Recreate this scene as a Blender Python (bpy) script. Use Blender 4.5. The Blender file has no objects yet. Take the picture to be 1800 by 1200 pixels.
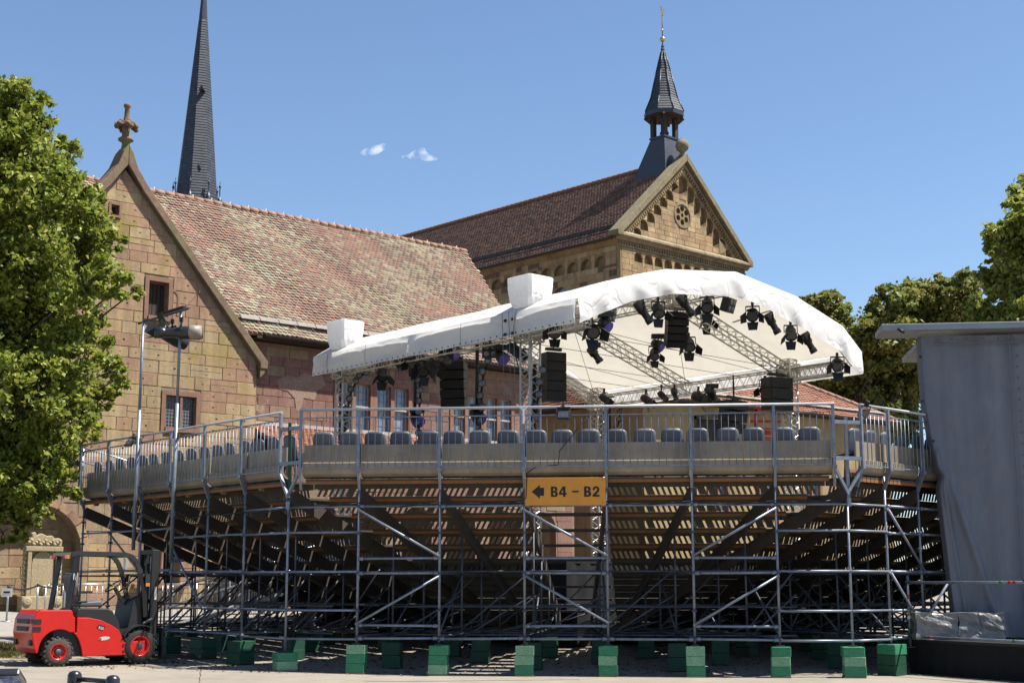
import bpy, bmesh, math, random
import numpy as np
from mathutils import Vector, Matrix
from math import sin, cos, pi, radians, sqrt, hypot, atan2

sc = bpy.context.scene
COL = sc.collection
rng = random.Random(7)

# ------------------------------------------------------------------ camera, light, exposure
PITCH = radians(9.76)
EYE = Vector((0, 0, 1.65))
cam_data = bpy.data.cameras.new('camera')
cam_data.lens = 50.0
cam_data.sensor_width = 36.0
cam_data.clip_end = 5000
cam_data.clip_start = 0.1
cam = bpy.data.objects.new('camera', cam_data)
COL.objects.link(cam)
cam.location = EYE
cam.rotation_euler = (pi / 2 + PITCH, 0, 0)
sc.camera = cam

SUN_EL, SUN_AZ = radians(61), radians(95.5)      # azimuth clockwise from +Y
world = bpy.data.worlds.new('World')
sc.world = world
world.use_nodes = True
wn = world.node_tree
bg = wn.nodes['Background']
sky = wn.nodes.new('ShaderNodeTexSky')
sky.sky_type = 'NISHITA'
sky.sun_disc = False
sky.sun_elevation = SUN_EL
sky.sun_rotation = SUN_AZ
sky.altitude = 200
sky.air_density = 1.0
sky.dust_density = 0.25
sky.ozone_density = 3.6
wn.links.new(sky.outputs[0], bg.inputs[0])
bg.inputs[1].default_value = 0.067

sun_data = bpy.data.lights.new('sun', 'SUN')
sun_data.energy = 5.0
sun_data.angle = radians(0.53)
sun_data.color = (1.0, 0.94, 0.85)
sun = bpy.data.objects.new('sun', sun_data)
COL.objects.link(sun)
SUN_DIR = Vector((sin(SUN_AZ) * cos(SUN_EL), cos(SUN_AZ) * cos(SUN_EL), sin(SUN_EL)))
sun.rotation_euler = (-SUN_DIR).to_track_quat('-Z', 'Y').to_euler()
sun.location = (30, -10, 60)

sc.view_settings.view_transform = 'Standard'
sc.view_settings.look = 'None'
sc.view_settings.gamma = 1
sc.view_settings.exposure = 1.3
sc.cycles.max_bounces = 7
sc.cycles.diffuse_bounces = 3
sc.cycles.transparent_max_bounces = 12
sc.cycles.volume_bounces = 2

# ------------------------------------------------------------------ helpers
F = 2500.0


def ray(px, py):
    u = (600 - py) / F
    return Vector(((px - 900) / F, cos(PITCH) - u * sin(PITCH), sin(PITCH) + u * cos(PITCH)))


def at(px, py, Y):
    r = ray(px, py)
    return EYE + r * (Y / r.y)


def atz(px, py, Z):
    r = ray(px, py)
    return EYE + r * ((Z - EYE.z) / r.z)


def onplane(px, py, P0, n):
    r = ray(px, py)
    return EYE + r * ((Vector(P0) - EYE).dot(n) / r.dot(n))


def gz(x, y):
    return 0.022 * min(max(0, -2 - x), 16) + 0.03 * min(max(0, y - 28), 40)


class MB:
    def __init__(s):
        s.v, s.f, s.sm, s.r = [], [], [], []

    def add(s, vs, fs, smooth=False, rnd=0.0):
        o = len(s.v)
        s.v += [tuple(p) for p in vs]
        s.f += [tuple(i + o for i in f) for f in fs]
        if isinstance(smooth, bool):
            s.sm += [smooth] * len(fs)
        else:
            s.sm += list(smooth)
        s.r += [rnd] * len(fs)
        return s

    def box(s, c, size, ax=None, rnd=0.0):
        c = Vector(c)
        X, Y, Z = (ax if ax else (Vector((1, 0, 0)), Vector((0, 1, 0)), Vector((0, 0, 1))))
        a, b, d = size[0] / 2, size[1] / 2, size[2] / 2
        vs = [c + X * (i * a) + Y * (j * b) + Z * (k * d) for i in (-1, 1) for j in (-1, 1) for k in (-1, 1)]
        fs = [(0, 1, 3, 2), (4, 6, 7, 5), (0, 4, 5, 1), (2, 3, 7, 6), (0, 2, 6, 4), (1, 5, 7, 3)]
        return s.add(vs, fs, False, rnd)

    def bar(s, p0, p1, w, h=None, up=(0, 0, 1), rnd=0.0):
        p0, p1 = Vector(p0), Vector(p1)
        h = h or w
        d = p1 - p0
        L = d.length
        d.normalize()
        upv = Vector(up)
        if abs(d.dot(upv)) > 0.95:
            upv = Vector((0, 1, 0))
        X = d.cross(upv).normalized()
        Z = X.cross(d)
        return s.box((p0 + p1) / 2, (w, L, h), (X, d, Z), rnd)

    def tube(s, p0, p1, r, n=8, r1=None, caps=True, rnd=0.0):
        p0, p1 = Vector(p0), Vector(p1)
        r1 = r if r1 is None else r1
        d = (p1 - p0).normalized()
        up = Vector((0, 0, 1)) if abs(d.z) < 0.9 else Vector((1, 0, 0))
        X = d.cross(up).normalized()
        Z = X.cross(d)
        vs, fs, sm = [], [], []
        for i in range(n):
            a = 2 * pi * i / n
            o = X * cos(a) + Z * sin(a)
            vs += [p0 + o * r, p1 + o * r1]
        for i in range(n):
            j = (i + 1) % n
            fs.append((2 * i, 2 * i + 1, 2 * j + 1, 2 * j))
            sm.append(n > 5)
        if caps:
            fs.append(tuple(2 * i for i in range(n)))
            fs.append(tuple(2 * i + 1 for i in reversed(range(n))))
            sm += [False, False]
        return s.add(vs, fs, sm, rnd)

    def path(s, pts, r, n=8):
        for a, b in zip(pts, pts[1:]):
            s.tube(a, b, r, n)
        return s

    def lathe(s, prof, c=(0, 0, 0), ax=None, n=16, rnd=0.0, smooth=True):
        c = Vector(c)
        X, Y, Z = (ax if ax else (Vector((1, 0, 0)), Vector((0, 1, 0)), Vector((0, 0, 1))))
        vs, fs = [], []
        m = len(prof)
        for i in range(n):
            a = 2 * pi * i / n
            for r, z in prof:
                vs.append(c + (X * cos(a) + Y * sin(a)) * r + Z * z)
        for i in range(n):
            j = (i + 1) % n
            for k in range(m - 1):
                fs.append((i * m + k, j * m + k, j * m + k + 1, i * m + k + 1))
        return s.add(vs, fs, smooth, rnd)

    def prism(s, poly, c, A, B, E, smooth=False, rnd=0.0):
        """polygon (a,b) in axes A,B at c, extruded by vector E"""
        c, A, B, E = Vector(c), Vector(A), Vector(B), Vector(E)
        n = len(poly)
        vs = [c + A * a + B * b for a, b in poly] + [c + A * a + B * b + E for a, b in poly]
        fs = [tuple(range(n)), tuple(range(2 * n - 1, n - 1, -1))]
        sm = [False, False]
        for i in range(n):
            j = (i + 1) % n
            fs.append((i, i + n, j + n, j))
            sm.append(smooth)
        return s.add(vs, fs, sm, rnd)

    def ball(s, c, r, n=12, m=8, sq=(1, 1, 1), rnd=0.0):
        c = Vector(c)
        vs, fs = [], []
        for k in range(m + 1):
            t = pi * k / m
            for i in range(n):
                a = 2 * pi * i / n
                vs.append(c + Vector((sin(t) * cos(a) * r * sq[0], sin(t) * sin(a) * r * sq[1], cos(t) * r * sq[2])))
        for k in range(m):
            for i in range(n):
                j = (i + 1) % n
                fs.append((k * n + i, (k + 1) * n + i, (k + 1) * n + j, k * n + j))
        return s.add(vs, fs, True, rnd)

    def mesh(s, name, M_=None):
        me = bpy.data.meshes.new(name)
        me.from_pydata(s.v, [], s.f)
        if any(s.sm):
            me.polygons.foreach_set('use_smooth', s.sm)
        if any(s.r):
            at_ = me.attributes.new('rnd', 'FLOAT', 'FACE')
            at_.data.foreach_set('value', s.r)
        if M_:
            me.materials.append(M_)
        me.validate()
        return me


def xf(o):
    return Matrix.LocRotScale(o.location, o.rotation_euler, o.scale)


WM = {}


def wmat(o):
    return WM.get(o.name, Matrix.Identity(4))


def link(o, parent=None, world=True):
    COL.objects.link(o)
    loc = xf(o)
    if parent is not None:
        o.parent = parent
        if world:
            o.matrix_parent_inverse = wmat(parent).inverted()
            WM[o.name] = loc
        else:
            WM[o.name] = wmat(parent) @ loc
    else:
        WM[o.name] = loc
    return o


def thing(name, label, cat, loc=(0, 0, 0), rz=0.0, group=None):
    o = bpy.data.objects.new(name, None)
    o.empty_display_size = 0.3
    o.location = loc
    o.rotation_euler = (0, 0, rz)
    o['label'] = label
    o['category'] = cat
    if group:
        o['group'] = group
    return link(o)


def tag(o, label, cat, group=None):
    o['label'] = label
    o['category'] = cat
    if group:
        o['group'] = group
    return o


def part(name, mb, m, parent=None, world=True, loc=None, rot=None, scale=None, bevel=0, kind=None, label=None):
    me = mb.mesh(name, m) if isinstance(mb, MB) else mb
    o = bpy.data.objects.new(name, me)
    if loc is not None:
        o.location = loc
    if rot is not None:
        o.rotation_euler = rot
    if scale is not None:
        o.scale = scale
    if bevel:
        bm = o.modifiers.new('bevel', 'BEVEL')
        bm.width = bevel
        bm.segments = 2
        bm.limit_method = 'ANGLE'
        bm.harden_normals = False
    if kind:
        o['kind'] = kind
    if label:
        o['label'] = label
    return link(o, parent, world)


def copy_tree(o, parent=None, loc=None, rot=None, scale=None, label=None, group=None):
    c = o.copy()
    if loc is not None:
        c.location = loc
    if rot is not None:
        c.rotation_euler = rot
    if scale is not None:
        c.scale = scale
    if label:
        c['label'] = label
    if group:
        c['group'] = group
    COL.objects.link(c)
    if parent is not None:
        c.parent = parent
    for ch in o.children:
        copy_tree(ch, c)
    return c


def np_mesh(name, V, Fc, m, rnd=None, smooth=False):
    """V (n,3), Fc (k,q) all faces with q corners"""
    me = bpy.data.meshes.new(name)
    n, (k, q) = len(V), Fc.shape
    me.vertices.add(n)
    me.vertices.foreach_set('co', np.asarray(V, dtype=np.float32).ravel())
    me.loops.add(k * q)
    me.polygons.add(k)
    me.loops.foreach_set('vertex_index', Fc.astype(np.int32).ravel())
    me.polygons.foreach_set('loop_start', np.arange(0, k * q, q, dtype=np.int32))
    me.polygons.foreach_set('loop_total', np.full(k, q, dtype=np.int32))
    if smooth:
        me.polygons.foreach_set('use_smooth', np.ones(k, dtype=bool))
    if rnd is not None:
        a = me.attributes.new('rnd', 'FLOAT', 'FACE')
        a.data.foreach_set('value', np.asarray(rnd, dtype=np.float32))
    me.update()
    me.validate()
    if m:
        me.materials.append(m)
    return me


# ------------------------------------------------------------------ materials
ALB = 0.56
FULL = {'white_roof_membrane', 'cream_glow_sheet', 'white_paint', 'lime_leaves', 'dark_leaves', 'bright_leaves', 'old_window_glass', 'galvanised_steel', 'lamp_lens', 'violet_led_lens', 'green_painted_wood', 'faded_green_wood', 'orange_sign_panel', 'truss_aluminium'}
def M(name, cols, rough=0.75, metal=0.0, rnd=None, nscale=1.5, nmix=0.25, bump=0.25, bscale=30, trans=0.0,
      spec=0.4, coat=0.0, stain=None, interp='LINEAR', emit=None, coord='pos', stretch=None, crease=0.0, streak=0.0):
    m = bpy.data.materials.new(name)
    m.use_nodes = True
    nt = m.node_tree
    N, L = nt.nodes, nt.links
    bs = N['Principled BSDF']
    out = N['Material Output']
    if coord == 'pos':
        src = N.new('ShaderNodeNewGeometry').outputs['Position']
    else:
        src = N.new('ShaderNodeTexCoord').outputs['Object']
    if stretch:
        mp = N.new('ShaderNodeMapping')
        mp.inputs['Scale'].default_value = stretch
        L.new(src, mp.inputs[0])
        src = mp.outputs[0]

    def noise(scale, detail=5, rough_=0.6):
        n = N.new('ShaderNodeTexNoise')
        n.inputs['Scale'].default_value = scale
        n.inputs['Detail'].default_value = detail
        n.inputs['Roughness'].default_value = rough_
        L.new(src, n.inputs['Vector'])
        return n.outputs[0]

    def ramp(fac, stops, ip='LINEAR'):
        r = N.new('ShaderNodeValToRGB')
        r.color_ramp.interpolation = ip
        el = r.color_ramp.elements
        while len(el) < len(stops):
            el.new(0.5)
        for e, (p, c) in zip(el, stops):
            e.position = p
            e.color = (*c, 1)
        L.new(fac, r.inputs[0])
        return r.outputs[0]

    def mix(typ, fac, a, b):
        x = N.new('ShaderNodeMixRGB')
        x.blend_type = typ
        if isinstance(fac, float):
            x.inputs[0].default_value = fac
        else:
            L.new(fac, x.inputs[0])
        for i, c in ((1, a), (2, b)):
            if isinstance(c, tuple):
                x.inputs[i].default_value = (*c, 1)
            else:
                L.new(c, x.inputs[i])
        return x.outputs[0]

    if name not in FULL:
        cols = [tuple(x * ALB for x in c) for c in cols]
        if stain:
            stain = (stain[0], tuple(x * ALB for x in stain[1]), *stain[2:])
    n1 = noise(nscale)
    if rnd == 'obj':
        fac = N.new('ShaderNodeObjectInfo').outputs['Random']
    elif rnd == 'attr':
        a_ = N.new('ShaderNodeAttribute')
        a_.attribute_name = 'rnd'
        fac = a_.outputs['Fac']
    else:
        mr = N.new('ShaderNodeMapRange')
        mr.inputs[1].default_value = 0.3
        mr.inputs[2].default_value = 0.7
        L.new(n1, mr.inputs[0])
        fac = mr.outputs[0]
    if len(cols) == 1:
        cols = [cols[0], tuple(c * 0.85 for c in cols[0])]
    k = len(cols)
    if interp == 'CONSTANT':
        stops = [(i / k, c) for i, c in enumerate(cols)]
    else:
        stops = [(i / (k - 1), c) for i, c in enumerate(cols)]
    c = ramp(fac, stops, interp)
    if nmix:
        g = ramp(noise(nscale * 4.3, 6), [(0.25, (1 - nmix,) * 3), (0.75, (1 + nmix * 0.6,) * 3)])
        c = mix('MULTIPLY', 1.0, c, g)
    if streak:
        mp2 = N.new('ShaderNodeMapping')
        mp2.inputs['Scale'].default_value = (1.6, 1.6, .13)
        L.new(src, mp2.inputs[0])
        n9 = N.new('ShaderNodeTexNoise')
        n9.inputs['Scale'].default_value = 1.0
        n9.inputs['Detail'].default_value = 7
        n9.inputs['Roughness'].default_value = .7
        L.new(mp2.outputs[0], n9.inputs['Vector'])
        c = mix('MULTIPLY', 1.0, c, ramp(n9.outputs[0], [(.36, (1 - streak, 1 - streak, 1 - streak * .95)), (.60, (1.06, 1.05, 1.04))]))
    if stain:
        sc_, col_, lo, hi = stain
        f_ = ramp(noise(sc_, 7, 0.65), [(lo, (0, 0, 0)), (hi, (1, 1, 1))])
        c = mix('MIX', f_, c, col_)
    L.new(c, bs.inputs['Base Color'])
    bs.inputs['Roughness'].default_value = rough
    bs.inputs['Metallic'].default_value = metal
    bs.inputs['Specular IOR Level'].default_value = spec
    if coat:
        bs.inputs['Coat Weight'].default_value = coat
        bs.inputs['Coat Roughness'].default_value = 0.08
    if bump:
        b = N.new('ShaderNodeBump')
        b.inputs['Strength'].default_value = bump
        b.inputs['Distance'].default_value = 0.02
        L.new(noise(bscale, 6, 0.65), b.inputs['Height'])
        nrm = b.outputs[0]
        if crease:
            vo = N.new('ShaderNodeTexVoronoi')
            vo.feature = 'DISTANCE_TO_EDGE'
            vo.inputs['Scale'].default_value = 1.1
            wv = N.new('ShaderNodeVectorMath')
            wv.operation = 'ADD'
            nn_ = N.new('ShaderNodeTexNoise')
            nn_.inputs['Scale'].default_value = 1.3
            L.new(src, nn_.inputs['Vector'])
            L.new(src, wv.inputs[0])
            L.new(nn_.outputs['Color'], wv.inputs[1])
            L.new(wv.outputs[0], vo.inputs['Vector'])
            mr2 = N.new('ShaderNodeMapRange')
            mr2.inputs[2].default_value = .07
            L.new(vo.outputs['Distance'], mr2.inputs[0])
            b2 = N.new('ShaderNodeBump')
            b2.inputs['Strength'].default_value = crease
            b2.inputs['Distance'].default_value = .03
            L.new(mr2.outputs[0], b2.inputs['Height'])
            L.new(nrm, b2.inputs['Normal'])
            nrm = b2.outputs[0]
        L.new(nrm, bs.inputs['Normal'])
    if emit:
        bs.inputs['Emission Color'].default_value = (*emit[0], 1)
        bs.inputs['Emission Strength'].default_value = emit[1]
    if trans:
        t = N.new('ShaderNodeBsdfTranslucent')
        L.new(c, t.inputs[0])
        ms = N.new('ShaderNodeMixShader')
        ms.inputs[0].default_value = trans
        L.new(bs.outputs[0], ms.inputs[1])
        L.new(t.outputs[0], ms.inputs[2])
        L.new(ms.outputs[0], out.inputs[0])
    return m


def soften(cols, k):
    m_ = [sum(c[i] for c in cols) / len(cols) for i in range(3)]
    return [tuple(c[i] * (1 - k) + m_[i] * k for i in range(3)) for c in cols]


RED_STONES = [(.33, .18, .115), (.40, .27, .15), (.36, .21, .13), (.42, .32, .17), (.30, .16, .11), (.43, .33, .19), (.38, .22, .14), (.41, .29, .14)]
PINK_STONES = [(.30, .16, .125), (.34, .20, .15), (.40, .30, .18), (.28, .14, .11), (.36, .21, .16), (.33, .18, .14)]
OCHRE_STONES = [(.37, .26, .13), (.42, .31, .16), (.34, .22, .11), (.44, .34, .19), (.38, .25, .14), (.31, .20, .11)]
RED_STONES = [(c[0] * 1.38, c[1] * 1.42, c[2] * 1.42) for c in soften(RED_STONES, .42)]
PINK_STONES = soften(PINK_STONES, .3)
OCHRE_STONES = [tuple(x * 1.4 for x in c) for c in soften(OCHRE_STONES, .35)]
m_stone = M('red_sandstone', RED_STONES, .88, rnd='obj', nscale=1.3, nmix=.22, bump=.5, bscale=14, interp='CONSTANT', stain=(.55, (.36, .27, .07), .56, .72), streak=.28)
m_stone_pink = M('pink_sandstone', PINK_STONES, .88, rnd='obj', nscale=1.3, nmix=.25, bump=.5, bscale=14, interp='CONSTANT', stain=(.7, (.48, .38, .28), .6, .68), streak=.28)
m_mortar = M('mortar_stone', [(.42, .30, .185), (.46, .34, .22)], .9, nscale=1.2, nmix=.3, bump=.5, bscale=16, stain=(.5, (.36, .27, .08), .6, .75), streak=.28)
m_mortar_pink = M('pink_mortar', [(.32, .18, .13), (.38, .25, .18)], .9, nscale=1.2, nmix=.3, bump=.5, bscale=16)
m_trim = M('dressed_red_stone', [(.30, .155, .105), (.36, .20, .13)], .85, nscale=2, nmix=.2, bump=.3, bscale=20)
m_coping = M('weathered_coping', [(.20, .13, .09), (.30, .20, .13)], .9, nscale=1.5, nmix=.35, bump=.5, bscale=15, stain=(1.3, (.22, .20, .09), .5, .65))
m_ochre = M('ochre_sandstone', OCHRE_STONES, .88, rnd='obj', nscale=1.0, nmix=.25, bump=.5, bscale=12, interp='CONSTANT', stain=(.6, (.22, .16, .11), .58, .75), streak=.28)
m_ochre_w = M('ochre_wall', [(.36, .25, .13), (.43, .32, .17)], .9, nscale=1.0, nmix=.3, bump=.5, bscale=12, stain=(.7, (.20, .13, .09), .58, .75), streak=.28)
m_ochre_attr = M('ochre_blocks', OCHRE_STONES + [(.25, .13, .09), (.20, .13, .09)], .9, rnd='attr', nscale=1.0, nmix=.3, bump=.5, bscale=12, interp='CONSTANT', streak=.28)
m_ochre_cop = M('pale_cornice_stone', [(.36, .29, .18), (.43, .36, .24)], .9, nscale=1.0, nmix=.35, bump=.5, bscale=12, stain=(1.2, (.20, .16, .09), .52, .7))
m_cop_grey = M('lichen_coping', [(.25, .21, .12), (.33, .28, .17)], .92, nscale=1.2, nmix=.4, bump=.6, bscale=12)
m_plaster = M('ochre_plaster', [(.46, .33, .16), (.52, .39, .21)], .9, nscale=.5, nmix=.15, bump=.2, bscale=20, streak=.28)
TILE_MIX = [(.37, .205, .145), (.34, .19, .14), (.31, .19, .145), (.30, .185, .14), (.25, .165, .135), (.29, .215, .165), (.33, .255, .185), (.35, .295, .19), (.38, .33, .21), (.40, .36, .24), (.43, .39, .28)]
m_tile = M('mixed_clay_tiles', TILE_MIX, .85, rnd='attr', nscale=.35, nmix=.2, bump=.3, bscale=25, interp='CONSTANT')
m_tile_o = M('mixed_clay_tile', TILE_MIX, .85, rnd='obj', nscale=.35, nmix=.2, bump=.3, bscale=25, interp='CONSTANT')
m_tile_dark = M('dark_clay_tiles', [(.17, .085, .06), (.24, .13, .09), (.30, .15, .10), (.20, .11, .085), (.26, .17, .12), (.15, .08, .065)], .85, rnd='attr', nscale=.4, nmix=.25, bump=.3, bscale=25, interp='CONSTANT')
m_tile_red = M('red_clay_tiles', [(.42, .17, .10), (.36, .15, .09), (.46, .22, .14), (.38, .20, .13), (.33, .15, .10)], .85, rnd='attr', nscale=.5, nmix=.2, bump=.3, bscale=25, interp='CONSTANT')
m_ridge = M('ridge_tile_clay', [(.38, .20, .14), (.44, .27, .19)], .85, nscale=2, nmix=.3, bump=.3)
m_ridge_dk = M('dark_ridge_clay', [(.28, .13, .09), (.36, .18, .12)], .85, nscale=2, nmix=.3, bump=.3)
m_slate = M('slate', [(.040, .047, .066), (.066, .073, .098), (.05, .058, .08), (.085, .092, .11)], .45, rnd='attr', nscale=1.2, nmix=.3, bump=.4, bscale=9, spec=.55)
m_lead = M('lead_sheet', [(.07, .078, .10), (.10, .11, .135)], .42, metal=.4, nscale=.8, nmix=.2, bump=.15)
m_wood_dk = M('dark_old_timber', [(.045, .03, .022), (.08, .05, .035)], .8, nscale=3, nmix=.4, stretch=(1, 1, .2))
m_gold = M('gilded_metal', [(.75, .55, .22), (.8, .62, .3)], .3, metal=.8, nmix=.1, bump=0)
m_bronze = M('bell_bronze', [(.06, .075, .08), (.1, .1, .09)], .45, metal=.7, nmix=.2, bump=0)
m_glass = M('old_window_glass', [(.10, .13, .17), (.17, .21, .27)], .12, nscale=1.5, nmix=.3, bump=.15, bscale=6, spec=.8)
m_glass_dk = M('dark_leaded_glass', [(.045, .05, .062), (.10, .11, .13)], .2, nscale=5, nmix=.4, bump=.5, bscale=9, spec=.8)
m_leadbar = M('lead_bars', [(.30, .31, .32)], .6, nmix=.2, bump=0)
m_white_frame = M('pale_window_frame', [(.62, .58, .50)], .6, nmix=.15, bump=0)
m_gutter = M('dark_gutter', [(.03, .028, .026), (.05, .042, .036)], .6, nmix=.2, bump=.1)
m_grey_snow = M('weathered_snow_guard', [(.28, .25, .22), (.36, .32, .28)], .8, nmix=.3, bump=.2)

m_galv = M('galvanised_steel', [(.14, .165, .21), (.22, .245, .29)], .45, metal=.45, nscale=4, nmix=.25, bump=.06, bscale=40)
m_rail = M('sunlit_rail_tube', [(.62, .63, .66), (.70, .71, .74)], .4, metal=.35, nscale=4, nmix=.2, bump=.05)  # galvanised tube whitened, sunlight on the top rail put into its colour
m_galv_dk = M('shade_dark_worn_galvanised', [(.09, .10, .13), (.15, .165, .20)], .55, metal=.35, nscale=5, nmix=.3, bump=.06)  # darker copy of the steel, shade under the stand put into its colour
m_alu = M('aluminium_panel', [(.40, .335, .255), (.48, .41, .32)], .42, metal=.12, nscale=1.2, nmix=.15, bump=.06, bscale=6, stain=(2.2, (.25, .22, .18), .62, .75), streak=.28)
m_alu_br = M('bright_aluminium', [(.62, .63, .65), (.7, .71, .73)], .35, metal=.7, nmix=.1, bump=.05)
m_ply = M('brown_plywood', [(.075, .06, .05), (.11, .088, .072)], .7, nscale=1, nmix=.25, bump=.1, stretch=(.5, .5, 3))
m_beam = M('bounce_orange_timber', [(.36, .14, .035), (.42, .18, .05)], .7, nscale=2, nmix=.25, bump=.15)
m_olive = M('olive_riser_slats', [(.115, .105, .085), (.15, .138, .11)], .7, nscale=2, nmix=.2, bump=.1)
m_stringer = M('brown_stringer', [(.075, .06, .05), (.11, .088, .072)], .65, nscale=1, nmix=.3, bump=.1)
m_seat = M('grey_seat_plastic', [(.09, .105, .145), (.14, .155, .195), (.105, .12, .16), (.17, .18, .215)], .5, rnd='obj', nscale=3, nmix=.1, bump=.05, spec=.5)
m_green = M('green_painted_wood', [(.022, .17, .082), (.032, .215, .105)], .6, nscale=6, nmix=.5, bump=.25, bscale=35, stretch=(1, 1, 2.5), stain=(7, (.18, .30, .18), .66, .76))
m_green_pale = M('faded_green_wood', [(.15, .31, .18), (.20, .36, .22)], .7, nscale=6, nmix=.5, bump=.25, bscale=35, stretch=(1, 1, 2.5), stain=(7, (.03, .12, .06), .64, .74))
m_green_dk = M('shade_dark_green_wood', [(.010, .085, .045), (.016, .11, .058)], .6, nscale=6, nmix=.5, bump=.25, bscale=35, stretch=(1, 1, 2.5))  # green darkened in the paint for blocks standing in shade
m_plank = M('raw_plank', [(.36, .25, .15), (.45, .33, .2)], .8, nscale=4, nmix=.25, bump=.2)
m_signo = M('orange_sign_panel', [(.56, .22, .012), (.60, .25, .016)], .4, nscale=1, nmix=.1, bump=.05, bscale=5, spec=.5)
m_black = M('matt_black', [(.014, .014, .016), (.022, .022, .025)], .55, nscale=8, nmix=.2, bump=.1)
m_blackg = M('black_enamel', [(.018, .018, .021), (.03, .03, .034)], .28, nscale=5, nmix=.15, bump=.03, spec=.55)
m_grill = M('speaker_grille', [(.010, .010, .011), (.018, .018, .02)], .7, nscale=30, nmix=.3, bump=.5, bscale=90)
m_lens = M('lamp_lens', [(.045, .05, .055), (.10, .105, .11)], .12, nscale=20, nmix=.3, bump=.3, bscale=40, spec=.9)
m_violet = M('violet_led_lens', [(.10, .07, .42), (.16, .12, .6)], .2, nscale=30, nmix=.4, bump=.3, bscale=60, spec=.8)
m_amber = M('amber_lens', [(.75, .22, .03), (.8, .3, .06)], .25, nmix=.1, bump=0, spec=.7)
m_truss = M('truss_aluminium', [(.46, .44, .40), (.56, .54, .49)], .45, metal=.3, nscale=5, nmix=.15, bump=.03)
m_cover = M('white_roof_membrane', [(.76, .755, .75), (.80, .795, .79)], .5, nscale=.6, nmix=.05, bump=.12, bscale=4, crease=.35, trans=.42, spec=.35, stain=(1.5, (.66, .62, .55), .62, .8))
m_velvet = M('black_drape', [(.006, .006, .007), (.009, .009, .010)], .9, nmix=.1, bump=.1)
m_glow_sheet = M('cream_glow_sheet', [(.80, .765, .67), (.84, .805, .72)], .7, nscale=.5, nmix=.06, bump=.1, bscale=5, trans=.68)
m_tarp = M('grey_blue_tarpaulin', [(.20, .22, .275), (.245, .265, .315)], .5, nscale=.7, nmix=.14, bump=.4, bscale=3.5, spec=.4, stretch=(1, 1, .4), crease=.25, streak=.22)
m_tarp_lt = M('silver_tarpaulin', [(.27, .26, .25), (.33, .32, .31)], .38, nscale=1.5, nmix=.15, bump=.6, bscale=6, spec=.6, crease=.8)
m_steelbeam = M('pale_steel_beam', [(.36, .40, .45), (.42, .46, .5)], .5, metal=.3, nmix=.15, bump=.05)
m_redpaint = M('red_machine_paint', [(.70, .012, .006), (.76, .018, .01)], .38, nscale=2, nmix=.12, bump=.03, bscale=20, coat=.25, spec=.3, stain=(6, (.42, .05, .03), .66, .78))
m_tyre = M('dusty_tyre', [(.05, .045, .04), (.13, .105, .08)], .9, nscale=9, nmix=.3, bump=.5, bscale=30)
m_tyre_dk = M('black_tyre', [(.018, .018, .018), (.035, .033, .03)], .85, nscale=9, nmix=.3, bump=.5, bscale=30)
m_white = M('white_paint', [(.75, .75, .74)], .5, nmix=.08, bump=.05)
m_decal = M('white_decal', [(.74, .72, .72)], .5, nmix=.05, bump=0)
m_seatgrey = M('seat_vinyl', [(.10, .10, .11), (.16, .16, .17)], .5, nmix=.15, bump=.1)
m_bluecar = M('blue_car_paint', [(.045, .14, .42), (.05, .16, .46)], .25, nmix=.04, bump=0, coat=1.0, metal=.3)
m_carglass = M('car_glass', [(.02, .03, .03)], .06, nmix=.05, bump=0, spec=.9)
m_epitaph = M('carved_pale_stone', [(.46, .37, .22), (.54, .44, .28)], .85, nscale=4, nmix=.3, bump=.6, bscale=18)
m_rope = M('belt_black', [(.02, .02, .022)], .7, nmix=.1, bump=.1)
m_redmetal = M('red_lift_paint', [(.48, .04, .025)], .4, nmix=.15, bump=.05)
m_yellow = M('yellow_tape', [(.7, .5, .04)], .5, nmix=.1, bump=0)
m_redtape = M('red_tape', [(.65, .03, .02)], .5, nmix=.1, bump=0)
m_greentape = M('green_tape', [(.03, .3, .06)], .5, nmix=.1, bump=0)
m_bark = M('bark', [(.06, .045, .03), (.12, .09, .065)], .95, nscale=4, nmix=.4, bump=.9, bscale=12, stretch=(1, 1, .25))
m_ground = M('sandy_yard', [(.31, .275, .225), (.385, .34, .28)], .92, nscale=.5, nmix=.16, bump=.35, bscale=26, stain=(.9, (.25, .215, .17), .58, .78))
m_soil = M('dry_soil', [(.20, .16, .08), (.26, .20, .10)], .95, nscale=1.5, nmix=.35, bump=.5)
m_pave = M('pale_paving', [(.34, .32, .29), (.40, .375, .34)], .9, nscale=.8, nmix=.2, bump=.2)


def leafmat(name, cols):
    cols = [tuple(x * (1.75 if name == 'dark_leaves' else 1.3 if name != 'grass_blades' else 1) for x in c) for c in cols]
    return M(name, cols, .5, rnd='attr', nscale=.6, nmix=.25, bump=0, trans=.42, spec=.35, interp='LINEAR')


m_leaf = leafmat('lime_leaves', [(.055, .085, .013), (.10, .14, .02), (.155, .19, .028), (.23, .245, .045), (.09, .125, .018), (.19, .21, .033), (.34, .29, .07)])
m_leaf_far = leafmat('dark_leaves', [(.055, .075, .02), (.08, .10, .025), (.10, .115, .028), (.14, .125, .034), (.085, .105, .026), (.18, .125, .045)])
m_leaf_br = leafmat('bright_leaves', [(.10, .13, .022), (.17, .20, .032), (.24, .26, .05), (.13, .16, .028), (.30, .30, .09)])
m_grass = leafmat('grass_blades', [(.07, .10, .02), (.13, .14, .03), (.22, .19, .06), (.09, .12, .02)])

ZV = Vector((0, 0, 1))

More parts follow.
